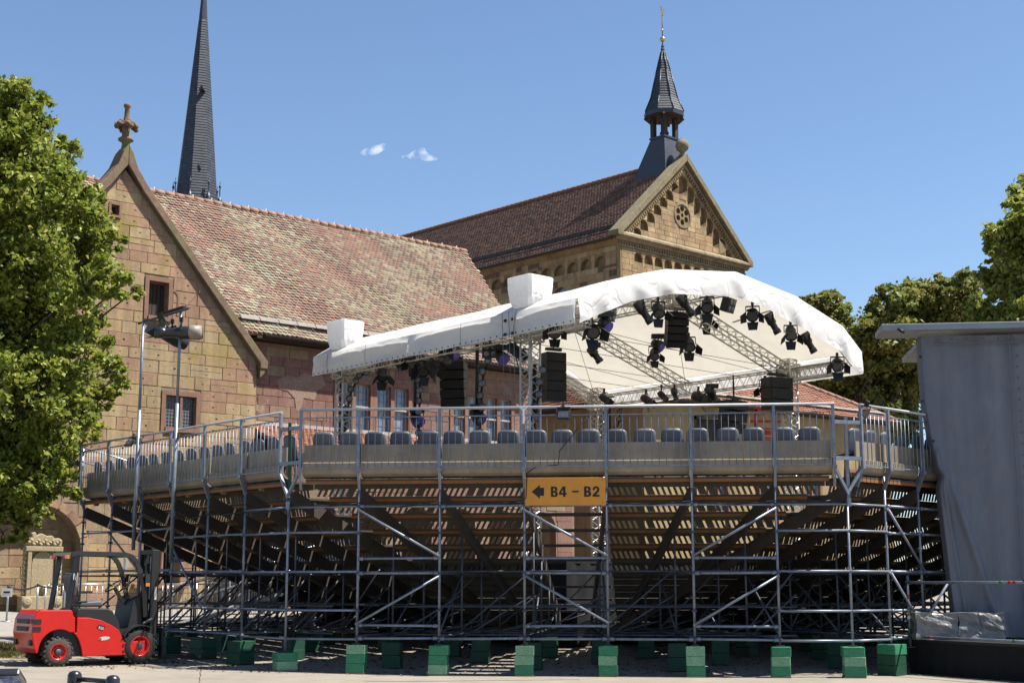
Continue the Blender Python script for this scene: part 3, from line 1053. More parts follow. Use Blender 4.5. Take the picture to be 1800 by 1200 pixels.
st = lay_stones(skin_out, hh_, 17.6, 25.2, (.26, .36), (.4, 1.0), random.Random(17), .012, .1)
st = [s for s in st if s[2] > .08 and not (19.66 < s[1] < 20.45)]
place_stones(st, church, cp, crz, m_ochre, m_ochre_attr, 290, lambda s: -s[1], y=0, depth=.05)
ring = MB()
for i in range(20):
    t0, t1 = i * pi / 10, (i + 1) * pi / 10
    ring.prism([(rx_ + r * cos(t), rz_ + r * sin(t)) for r, t in ((.64, t0), (.76, t0), (.76, t1), (.64, t1))], cp(0, -.05, 0), cd, ZV, ce * .1)
part('rose_window_ring', ring, m_ochre_cop, church)
part('cornice', MB().prism([(-.34, 20.36), (-.34, 20.48), (-.16, 20.62), (.05, 20.62), (.05, 20.12), (-.08, 20.16), (-.16, 20.26)], cp(-.3, 0, 0), ce, ZV, cd * (CW + .6)), m_ochre_cop, church)
for i in range(52):
    part('dentil', MB().box(cp(.12 + i * .209, -.03, 20.0), (.1, .12, .16), (cd, ce, ZV)), m_ochre_w, church)
part('frieze_string', MB().box(cp(CW / 2, -.03, 19.86), (CW + .1, .1, .08), (cd, ce, ZV)), m_ochre_cop, church)
# raking copings
for sgn in (1, -1):
    def X(x):
        return 5.42 + sgn * (x - 5.42)
    q = [(-.5, 20.32), (-.5, 20.62), (5.42, 26.06), (5.42, 25.62), (-.05, 20.55), (-.05, 20.32)]
    part('raking_coping', MB().prism([(X(a), b) for a, b in q], cp(0, -.34, 0), cd, ZV, ce * .75), m_cop_grey, church, bevel=.03)
    q = [(-.05, 20.40), (5.42, 25.50), (5.42, 25.3), (.16, 20.40)]
    part('raking_moulding', MB().prism([(X(a), b) for a, b in q], cp(0, -.14, 0), cd, ZV, ce * .3), m_ochre_w, church)
    sl = Vector((cd * (5.42) * sgn + ZV * 5.1)).normalized()
    for i in range(34):
        f = .03 + i / 35.5
        p = cp(X(.35 + 5.0 * f), -.06, 20.42 + 4.72 * f)
        part('dentil', MB().box(p, (.1, .14, .14), (sl, ce, sl.cross(ce))), m_ochre_w, church)
# left flank in shade: arched corbel table, stone courses
yl = 26.0
lfm = lambda a, b, z: cp(b, a, z)
lhs = [arch(1.5 + i * 1.05, 18.9, .42, 19.5, 8) for i in range(23)]
lhs.append(arch(4.6, 16.2, .55, 18.2, 10))
part('flank_front', holed([(0.25, 15), (yl, 15), (yl, 20.0), (0.25, 20.0)], lhs, lfm, .22), m_ochre_w, church)
part('flank_wall', MB().prism([(0.25, 0), (yl, 0), (yl, 20.2), (0.25, 20.2)], cp(.225, 0, 0), ce, ZV, cd * .4), m_ochre_w, church)
part('flank_window', MB().prism(arch(4.6, 16.2, .54, 18.19, 10), cp(.2, 0, 0), ce, ZV, cd * .02), m_glass, church)
st = lay_stones(rect(.27, 16.2, yl - .3, 19.95), lhs, 16.2, 19.9, (.28, .42), (.4, 1.0), random.Random(19))
rest = MB()
for x, z, w, h in st:
    rest.box(cp(-.018 + rng.uniform(-.01, .008) + .03, x, z), (.06, w, h), (cd, ce, ZV), rng.uniform(.01, .99))
part('stonework', rest, m_ochre_attr, church, kind='stuff')
part('flank_cornice', MB().prism([(-.3, 20.1), (-.3, 20.24), (.02, 20.24), (.02, 19.9), (-.12, 19.98)], cp(0, .1, 0), cd, ZV, ce * yl), m_ochre_w, church)
part('right_wall', MB().box(cp(CW - .25, 13, 10.1), (.5, 26, 20.2), (cd, ce, ZV)), m_ochre_w, church)
part('rear_wall', MB().prism([(0, 0), (CW, 0), (CW, 20.2), (5.42, 25.4), (0, 20.2)], cp(0, 26.0, 0), cd, ZV, ce * .4), m_ochre_w, church)
for sgn in (1, -1):
    ox = -.42 if sgn == 1 else CW + .42
    b = cd * (5.42 - ox) + ZV * (25.78 - 20.28)
    BL = b.length
    b.normalize()
    A = ce * sgn
    n = (-ce if sgn == 1 else ce).cross(b).normalized()
    if n.z < 0:
        n = -n
    o0 = cp(ox, .12, 20.28)
    pl = [(0, 0), (26.3 * sgn, 0), (26.3 * sgn, BL), (0, BL)]
    part('roof' if sgn == 1 else 'far_slope', MB().prism(pl, o0 - n * .13, A, b, n * .12), m_ridge_dk, church)
    if sgn == 1:
        tile_roof(church, o0, A, b, n, pl, m_tile_dark, .24, .19, None, 0, 13, .045)
        p = o0 + b * .95 + n * .16
        mb = MB()
        mb.bar(p, p + ce * 26.3, .03, .2)
        for i in range(27):
            q = p + ce * i
            mb.bar(q - n * .16 - b * .1, q + n * .1, .03, .03)
        part('snow_guard', mb, m_gutter, church)
        mb = MB()
        mb.prism([(.1 * cos(t), .1 * sin(t)) for t in [pi + i * pi / 8 for i in range(9)]], cp(ox - .1, .1, 20.26), cd, ZV, ce * 26.3)
        part('gutter', mb, m_gutter, church)
ridge_tiles(church, cp(5.42, 3.3, 25.84), cp(5.42, 26.3, 25.84), .15, m_ridge_dk, .42)
part('ball_finial', MB().lathe([(.22, 0), (.2, .12), (.12, .2), (.16, .27), (.33, .42), (.40, .62), (.36, .84), (.22, .98), (.07, 1.04), (.07, 1.1), (0, 1.12)], cp(5.42, .02, 25.95), n=16), m_cop_grey, church)


# slate-clad pyramid in overlapping courses
def slate_spire(prof, nsides, c, rot, course, seed=2):
    R = random.Random(seed)
    mb = MB()
    c = Vector(c)
    for (r0, z0), (r1, z1) in zip(prof, prof[1:]):
        n = max(1, int((z1 - z0) / course))
        for i in range(n):
            za, zb = z0 + (z1 - z0) * i / n, z0 + (z1 - z0) * (i + 1) / n
            ra, rb_ = r0 + (r1 - r0) * i / n, r0 + (r1 - r0) * (i + 1) / n
            for k in range(nsides):
                a0, a1 = rot + 2 * pi * k / nsides, rot + 2 * pi * (k + 1) / nsides
                A0, A1 = Vector((cos(a0), sin(a0), 0)), Vector((cos(a1), sin(a1), 0))
                side = (A1 - A0).length * ra
                m = max(1, int(side / (course * 1.5)))
                off = .5 * (i % 2)
                cuts = [0] + [min(1, (j + off) / m) for j in range(1 if off == 0 else 0, m + 1) if 0 < (j + off) / m < 1] + [1]
                for u0, u1 in zip(cuts, cuts[1:]):
                    p = []
                    for u, r, z, d in ((u0, ra, za, .03), (u1, ra, za, .03), (u1, rb_, zb, 0), (u0, rb_, zb, 0)):
                        v = A0 + (A1 - A0) * u
                        p.append(c + v * (r + d) + ZV * z)
                    q = c + (A0 + (A1 - A0) * u0) * ra * .99 + ZV * za
                    q2 = c + (A0 + (A1 - A0) * u1) * ra * .99 + ZV * za
                    mb.add(p + [q, q2], [(0, 1, 2, 3), (4, 5, 1, 0)], False, R.uniform(.01, .99))
    return mb


tc = cp(5.42, 1.35, 0)
tb = MB()
bot = [(-1.05, -.95, 24.6), (1.05, -.95, 24.6), (1.05, 1.75, 24.6), (-1.05, 1.75, 24.6)]
top = [(-.62, -.52, 27.25), (.62, -.52, 27.25), (.62, .52, 27.25), (-.62, .52, 27.25)]
tb.add([tc + cd * x + ce * y + ZV * z for x, y, z in bot + top], [(0, 1, 5, 4), (1, 2, 6, 5), (2, 3, 7, 6), (3, 0, 4, 7), (4, 5, 6, 7)], False, .5)
tur = part('turret_base', tb, m_slate, church)
part('turret_sill', MB().box(tc + ZV * 27.28, (1.36, 1.16, .1), (cd, ce, ZV)), m_lead, church)
for i in (-1, 1):
    for j in (-1, 1):
        part('turret_post', MB().box(tc + cd * (i * .5) + ce * (j * .4) + ZV * 27.95, (.27, .25, 1.3), (cd, ce, ZV)), m_wood_dk, church)
        part('turret_brace', MB().bar(tc + cd * (i * .5) + ce * (j * .4) + ZV * 28.1, tc + cd * (i * .88) + ce * (j * .75) + ZV * 28.55, .12), m_wood_dk, church)
part('turret_soffit', MB().prism([(1.12 * cos(t), 1.12 * sin(t)) for t in [pi / 8 + k * pi / 4 for k in range(8)]], tc + ZV * 28.52, cd, ce, ZV * .06), m_wood_dk, church)
part('turret_eave', MB().prism([(1.2 * cos(t), 1.2 * sin(t)) for t in [pi / 8 + k * pi / 4 for k in range(8)]], tc + ZV * 28.58, cd, ce, ZV * .25), m_lead, church)
part('turret_spire', slate_spire([(1.19, 28.84), (.82, 29.7), (.42, 31.4), (.12, 32.6), (.05, 33.15)], 8, tc, crz + pi / 8, .16), m_slate, church)
mb = MB()
for k in range(8):
    a = crz + pi / 8 + k * pi / 4
    v = Vector((cos(a), sin(a), 0))
    pr = [(1.22, 28.84), (.85, 29.7), (.45, 31.4), (.15, 32.6)]
    for (r0, z0), (r1, z1) in zip(pr, pr[1:]):
        mb.tube(tc + v * r0 + ZV * z0, tc + v * r1 + ZV * z1, .035, 6)
part('turret_hip', mb, m_lead, church)
part('bell', MB().lathe([(.05, .52), (.13, .5), (.17, .38), (.19, .2), (.27, .04), (.28, 0), (.24, .02)], tc + ZV * 27.62, n=16), m_bronze, church)
part('bell_yoke', MB().box(tc + ZV * 28.22, (.9, .12, .14), (cd, ce, ZV)).tube(tc + ZV * 28.1, tc + ZV * 28.5, .05), m_wood_dk, church)
part('finial_rod', MB().tube(tc + ZV * 33.1, tc + ZV * 35.1, .028, 6), m_gutter, church)
part('gilded_ball', MB().ball(tc + ZV * 33.42, .17, 14, 10).ball(tc + ZV * 34.0, .07, 8, 6), m_gold, church)
ck = [(-.05, -.2), (.05, -.2), (.12, -.05), (.10, .08), (.2, .12), (.26, .3), (.14, .26), (.06, .16), (-.04, .2), (-.08, .34), (-.15, .36), (-.2, .28), (-.13, .24), (-.14, .05)]
part('weathercock', MB().prism([(a * 1.0, b * 1.0) for a, b in ck], tc + ZV * 35.1 + Vector((0, -.02, 0)), Vector((.6, .8, 0)), ZV, Vector((.03, -.02, 0))), m_gold, church)

# ------------------------------------------------------------------ slate spire far left
spc = Vector((-22.93, 100, 0))
spire = thing('slate_spire', 'tall dark slate spire with thin lead tip rising behind the hall ridge', 'spire', (-22.93, 100, 24))
part('spire_cladding', slate_spire([(1.56, 28.9), (1.50, 29.6), (.32, 43.0)], 8, spc, pi / 8 + .35, .2, 5), m_slate, spire)
part('lead_tip', MB().lathe([(.33, 42.9), (.30, 43.4), (.10, 46.5), (.02, 47.8)], spc, n=8, smooth=False), m_lead, spire)
part('drum', MB().prism([(1.5 * cos(t), 1.5 * sin(t)) for t in [pi / 8 + .35 + k * pi / 4 for k in range(8)]], spc + ZV * 24, (1, 0, 0), (0, 1, 0), ZV * 5), m_slate, spire)
for k in range(8):
    a = .35 + k * pi / 4 + pi / 8
    v = Vector((cos(a), sin(a), 0))
    p = spc + v * 1.72 + ZV * 28.6
    part('pinnacle', MB().lathe([(.2, 0), (.2, .5), (.12, .75), (.05, .85), (.04, 1.5), (.09, 1.58), (.09, 1.66), (.03, 1.75), (.02, 2.0)], p, n=8), m_lead, spire)
mb = MB()
for (px, py) in ((349, 297), (354, 157)):
    p = at(px, py, 98.75)
    part('spire_dormer', MB().prism([(-.18, 0), (.18, 0), (0, .4)], p, (1, 0, 0), (0, 0, 1), (0, .7, 0)), m_gutter, spire)

# ------------------------------------------------------------------ low ochre range behind the stage
K = atz(1130, 695, 9.9)
bp, bd, be, brz = frame_of((K.x, K.y, 0), radians(52.5))
low = thing('low_range', 'low ochre rendered range with red hipped tile roof behind the stage', 'building', (K.x, K.y, .9), brz)
BLN, BD = 17.0, 9.0
part('front_wall', holed([(0, 0), (BLN, 0), (BLN, 9.75), (0, 9.75)], [rect(4 + i * 3.2, 5.0, 5.1 + i * 3.2, 7.2) for i in range(4)], lambda a, b, z: bp(a, b, z), .5), m_plaster, low)
for i in range(4):
    window(low, lambda x, y, z: bp(x, y, z), 4 + i * 3.2, 5.0, 5.1 + i * 3.2, 7.2, 0, [(4 + i * 3.2, 4.5 + i * 3.2), (4.6 + i * 3.2, 5.1 + i * 3.2)], None, m_glass, .05, (2, 3), .16)
part('side_wall', MB().box(bp(.25, BD / 2 + .25, 4.87), (.5, BD - .5, 9.75), (bd, be, ZV)), m_plaster, low)
part('far_wall', MB().box(bp(BLN - .25, BD / 2 + .25, 4.87), (.5, BD - .5, 9.75), (bd, be, ZV)), m_plaster, low)
part('eaves_board', MB().box(bp(BLN / 2, -.25, 9.78), (BLN + .9, .5, .12), (bd, be, ZV)), m_wood_dk, low)
part('side_eaves_board', MB().box(bp(-.25, BD / 2, 9.78), (.5, BD + .5, .12), (bd, be, ZV)), m_wood_dk, low)
ez, rz3, yr = 9.85, 13.0, BD / 2
xh0, xh1 = 3.6, 11.2
fb = (be * (yr + .45) + ZV * (rz3 - ez))
FL = fb.length
fb.normalize()
fn = bd.cross(fb).normalized()
fo = bp(-.45, -.45, ez)
pf = [(0, 0), (BLN + .9, 0), (xh1 + .45, FL), (xh0 + .45, FL)]
part('roof', MB().prism(pf, fo - fn * .12, bd, fb, fn * .11), m_ridge, low)
tile_roof(low, fo, bd, fb, fn, pf, m_tile_red, .24, .24, None, 0, 22, .06)
sb = (bd * (xh0 + .45) + ZV * (rz3 - ez))
SL = sb.length
sb.normalize()
sn = sb.cross(be).normalized()
if sn.z < 0:
    sn = -sn
so = bp(-.45, -.45, ez)
ps = [(0, 0), (BD + .9, 0), (yr + .45, SL)]
part('hip_slope', MB().prism(ps, so - sn * .12, be, sb, sn * .11), m_ridge, low)
tile_roof(low, so, be, sb, sn, ps, m_tile_red, .24, .24, None, 0, 23, .06)
sb2 = (-bd * (BLN + .45 - xh1) + ZV * (rz3 - ez)).normalized()
part('far_hip_slope', MB().prism([(0, 0), (BD + .9, 0), (yr + .45, hypot(BLN + .45 - xh1, rz3 - ez))], bp(BLN + .45, -.45, ez), be, sb2, ZV * -.1), m_ridge, low)
part('rear_slope', MB().prism([(0, 0), (BLN + .9, 0), (xh1 + .45, FL), (xh0 + .45, FL)], bp(-.45, BD + .45, ez), bd, (-be * (yr + .45) + ZV * (rz3 - ez)).normalized(), ZV * -.1), m_ridge, low)
ridge_tiles(low, bp(-.3, -.3, ez + .12), bp(xh0, yr, rz3 + .05), .14, m_ridge, .4)
ridge_tiles(low, bp(xh0, yr, rz3 + .05), bp(xh1, yr, rz3 + .05), .14, m_ridge, .4)
ridge_tiles(low, bp(xh1, yr, rz3 + .05), bp(BLN + .3, -.3, ez + .12), .14, m_ridge, .4)
for i in range(22):
    part('snow_guard_board', MB().box(fo + bd * (1.2 + i * .74) + fb * .75 + fn * .14, (.71, .26, .035), (bd, fb, fn)), m_grey_snow, low)
part('gutter', MB().prism([(.1 * cos(t), .1 * sin(t)) for t in [pi + i * pi / 8 for i in range(9)]], bp(-.5, -.58, ez - .02), be, ZV, bd * (BLN + 1)), m_gutter, low)


# ------------------------------------------------------------------ trees
def tree(name, label, base, height, lobes, nleaf, lsize, m, seed, trunk_r=.3, group=None, dens=.9):
    """lobes: (x, y, z, r) in world"""
    R = np.random.default_rng(seed)
    base = Vector(base)
    t = thing(name, label, 'tree', base, 0, group)
    lob = np.array(lobes, dtype=float)
    mb = MB()
    top = Vector((lob[:, 0].mean(), lob[:, 1].mean(), lob[:, 2].max() - 1))
    pts = [base + ZV * -.1]
    for i in range(1, 7):
        f = i / 6
        pts.append(base.lerp(Vector((base.x + (top.x - base.x) * f ** 2, base.y + (top.y - base.y) * f ** 2, top.z)), f) + Vector((R.normal(0, .12), R.normal(0, .12), 0)))
    for i in range(6):
        mb.tube(pts[i], pts[i + 1], trunk_r * (1 - i / 6.6), 10, trunk_r * (1 - (i + 1) / 6.6), False)
    part('trunk', mb, m_bark, t)
    lm = MB()
    for (x, y, z, r) in lobes:
        k = min(5, max(1, int((z - base.z) / max(1, top.z - base.z) * 4)))
        p0, p2 = pts[k], Vector((x, y, z))
        md = p0.lerp(p2, .5) + Vector((R.normal(0, .2), R.normal(0, .2), .25))
        lm.tube(p0, md, trunk_r * .22, 6, trunk_r * .12, False)
        lm.tube(md, p2, trunk_r * .12, 6, trunk_r * .05, False)
        for q in range(4):
            dd = Vector(R.normal(0, 1, 3)).normalized() * r * .6
            lm.tube(p2, p2 + dd, trunk_r * .05, 4, .008, False)
    part('limbs', lm, m_bark, t)
    vol = lob[:, 3] ** 2.3
    cnt = (vol / vol.sum() * nleaf).astype(int)
    C, rad = [], []
    for (x, y, z, r), c in zip(lobes, cnt):
        ncl = max(4, int(c / 55))
        d = R.normal(0, 1, (ncl, 3))
        d /= np.linalg.norm(d, axis=1)[:, None]
        rr = r * (.35 + .65 * R.random(ncl) ** .45) * (1 + .16 * R.normal(0, 1, ncl))
        cc = np.array([x, y, z]) + d * rr[:, None] * np.array([1, 1, .9])
        per = R.poisson(c / ncl * dens, ncl)
        idx = np.repeat(np.arange(ncl), per)
        cr = r * R.uniform(.13, .26, ncl)
        off = R.normal(0, .62, (len(idx), 3)) * cr[idx][:, None] * np.array([1, 1, .75])
        C.append(cc[idx] + off)
        rad.append(np.clip(R.random(ncl)[idx] * .65 + R.random(len(idx)) * .35, 0, .999))
    C = np.concatenate(C)
    rad = np.concatenate(rad)
    n = len(C)
    a = R.uniform(0, 2 * pi, n)
    tilt = R.normal(-.45, .5, n)
    ax = np.stack([np.cos(a) * np.cos(tilt), np.sin(a) * np.cos(tilt), np.sin(tilt)], 1)
    roll = R.normal(0, .7, n)
    s0 = np.stack([-np.sin(a), np.cos(a), np.zeros(n)], 1)
    up = np.cross(ax, s0)
    sd = s0 * np.cos(roll)[:, None] + up * np.sin(roll)[:, None]
    nn = np.cross(ax, sd)
    L = lsize * R.uniform(.6, 1.25, n)[:, None]
    p0 = C - ax * L * .5
    p1 = C + sd * L * .36 + nn * L * .1
    p2 = C + ax * L * .55 - nn * L * .1
    p3 = C - sd * L * .36 + nn * L * .1
    V = np.stack([p0, p1, p2, p3], 1).reshape(-1, 3)
    me = np_mesh('crown', V, np.arange(n * 4).reshape(-1, 4), m, rad)
    part('crown', me, None, t, kind='stuff')
    return t


def lobes_px(lst, Y, spread, seed, reps=2):
    R = random.Random(seed)
    out = []
    for (px, py, r) in lst:
        for k in range(reps):
            dy = R.uniform(-spread, spread)
            p = at(px, py, Y + dy)
            rr = r * (Y / F) * 1.02
            out.append((p.x + (R.uniform(-.3, .3) if k else 0), p.y, p.z + (R.uniform(-.3, .3) if k else 0), rr * (1 if k == 0 else .9)))
    return out


LT = [(8, 168, 40), (30, 185, 42), (62, 196, 36), (20, 270, 75), (95, 262, 38), (125, 268, 20), (55, 350, 85), (140, 340, 40), (175, 365, 24), (110, 420, 80), (185, 420, 32), (30, 470, 90), (170, 490, 50), (215, 500, 20),
      (110, 540, 60), (30, 600, 80), (130, 610, 62), (195, 640, 34), (215, 660, 16), (180, 700, 38), (60, 690, 75), (130, 740, 48), (40, 780, 80), (110, 800, 42), (20, 860, 60), (75, 850, 45), (25, 920, 30), (70, 915, 17),
      (-60, 300, 90), (-70, 450, 110), (-60, 620, 110), (-60, 780, 100), (-30, 880, 50), (-160, 420, 120), (-170, 620, 120), (-260, 520, 130)]
tree('lime_tree', 'large leafy lime tree at the left edge in front of the gable', (-15.2, 36.5, gz(-15.2, 36.5)), 14, lobes_px(LT, 36, 2.2, 4, 2), 170000, .155, m_leaf, 5, .34, dens=1)
RT1 = [(1425, 545, 30), (1455, 535, 28), (1475, 560, 26), (1440, 590, 40), (1480, 620, 40), (1420, 640, 40), (1460, 690, 45), (1500, 680, 30), (1410, 720, 40)]
tree('broad_tree', 'dark broad tree just right of the white stage roof, behind the red tile roof', (13.8, 84, gz(13.8, 84)), 14, lobes_px(RT1, 84, 3.0, 6, 2), 50000, .30, m_leaf_far, 7, .4, 'trees behind the range')
RT2 = [(1530, 590, 36), (1570, 540, 40), (1610, 520, 34), (1650, 520, 36), (1690, 520, 34), (1715, 540, 26), (1560, 600, 50), (1620, 580, 55), (1680, 580, 50), (1520, 660, 45), (1570, 680, 50), (1600, 640, 50), (1540, 730, 40), (1590, 740, 40)]
tree('broad_tree', 'wide dark green tree above the left end of the grey screen roof', (18, 78, gz(18, 78)), 15, lobes_px(RT2, 78, 3.0, 8, 2), 80000, .29, m_leaf_far, 9, .45, 'trees behind the range')
RT3 = [(1790, 355, 26), (1815, 330, 30), (1775, 430, 36), (1745, 445, 18), (1810, 450, 50), (1780, 500, 45), (1740, 545, 26), (1800, 560, 40), (1760, 570, 30), (1840, 400, 60), (1850, 520, 70), (1710, 560, 22), (1800, 620, 60)]
tree('maple_tree', 'light green tree at the right edge above the grey screen', (18.5, 46, gz(18.5, 46)), 14, lobes_px(RT3, 46, 1.8, 10, 2), 60000, .19, m_leaf_br, 11, .3)

# ------------------------------------------------------------------ two small clouds
mcl = bpy.data.materials.new('cloud_vapour')
mcl.use_nodes = True
nt = mcl.node_tree
nt.nodes.clear()
o_ = nt.nodes.new('ShaderNodeOutputMaterial')
pv = nt.nodes.new('ShaderNodeVolumePrincipled')
pv.inputs['Color'].default_value = (1, 1, 1, 1)
tcn = nt.nodes.new('ShaderNodeNewGeometry')
nzn = nt.nodes.new('ShaderNodeTexNoise')
nzn.inputs['Scale'].default_value = .12
nzn.inputs['Detail'].default_value = 5
mrn = nt.nodes.new('ShaderNodeMapRange')
mrn.inputs[1].default_value, mrn.inputs[2].default_value = .40, .70
mrn.inputs[3].default_value, mrn.inputs[4].default_value = 0, .16
nt.links.new(tcn.outputs['Position'], nzn.inputs['Vector'])
nt.links.new(nzn.outputs[0], mrn.inputs[0])
nt.links.new(mrn.outputs[0], pv.inputs['Density'])
pv.inputs['Anisotropy'].default_value = .0
nt.links.new(pv.outputs[0], o_.inputs[1])
R = random.Random(3)


def cloud(lst, Y, label):
    c = at(lst[0][0], lst[0][1], Y)
    bm = bmesh.new()
    for (px, py, r) in lst:
        p = at(px, py, Y)
        q = bmesh.ops.create_icosphere(bm, subdivisions=3, radius=r * 1.25 * Y / F)
        for v in q['verts']:
            n_ = v.co.normalized()
            k = 1 + .22 * sin(n_.x * 7 + px) * cos(n_.y * 6 + py) + .15 * sin(n_.z * 13 + px)
            v.co = Vector((v.co.x * k, v.co.y * k * .8, v.co.z * k * .75)) + p
    me = bpy.data.meshes.new('cloud')
    bm.to_mesh(me)
    bm.free()
    me.materials.append(mcl)
    ob = bpy.data.objects.new('cloud', me)
    tag(ob, label, 'cloud', 'small clouds')
    link(ob)
    rm = ob.modifiers.new('remesh', 'REMESH')
    rm.mode = 'VOXEL'
    rm.voxel_size = 1.6
    return ob


cloud([(642, 268, 7), (652, 266, 9), (662, 263, 9), (673, 258, 7), (680, 255, 4), (636, 270, 4)], 900, 'small white cloud, left of the pair, in clear sky')
cloud([(726, 275, 8), (736, 270, 10), (741, 264, 7), (748, 276, 9), (758, 278, 7), (768, 280, 4), (709, 276, 4)], 900, 'small white cloud, right of the pair, nearer the bell turret')

# ------------------------------------------------------------------ the grandstand
stand = thing('grandstand', 'galvanised scaffold grandstand with railings and grey back boards, seen from behind', 'grandstand', (.9, 31, 0))


class Sector:
    def __init__(s, A, B, inward, ts, k0, k1):
        s.A = Vector((A[0], A[1], 0))
        B = Vector((B[0], B[1], 0))
        s.L = (B - s.A).length
        s.u = (B - s.A).normalized()
        s.n = Vector((-s.u.y, s.u.x, 0))
        if s.n.dot(Vector((inward[0], inward[1], 0))) < 0:
            s.n = -s.n
        s.ts = ts or [i * s.L / 6 for i in range(7)]
        s.k0, s.k1 = k0, k1          # inset of both ends per metre of depth

    def p(s, t, r, z):
        return s.A + s.u * t + s.n * r + ZV * z

    def ax(s):
        return (s.u, s.n, ZV)


cs = Sector((-4.11, 27.66), (6.04, 26.65), (0, 1), None, .36, .42)
cs.ts = [0, 1.15, 2.73, 4.36, 5.93, 7.54, 9.1, 10.2]
ls = Sector((-10.48, 34.71), (-4.54, 28.08), (1, 1), None, -.05, .36)
rs = Sector((6.57, 26.82), (14.9, 34.58), (-1, 1), None, .42, -.05)  # wing lengthened out of view behind the screen to shade the ground
rs.ts = [0, .93, 2.12, 3.65, 5.2, 6.75, 8.3, 9.85, 11.38]
ROWS, RD, RH, Z0 = 11, .8, .29, 3.70
ZL = (3.18, 2.66, 1.90, 1.20, .68)


def zdeck(k):
    return Z0 - RH * k


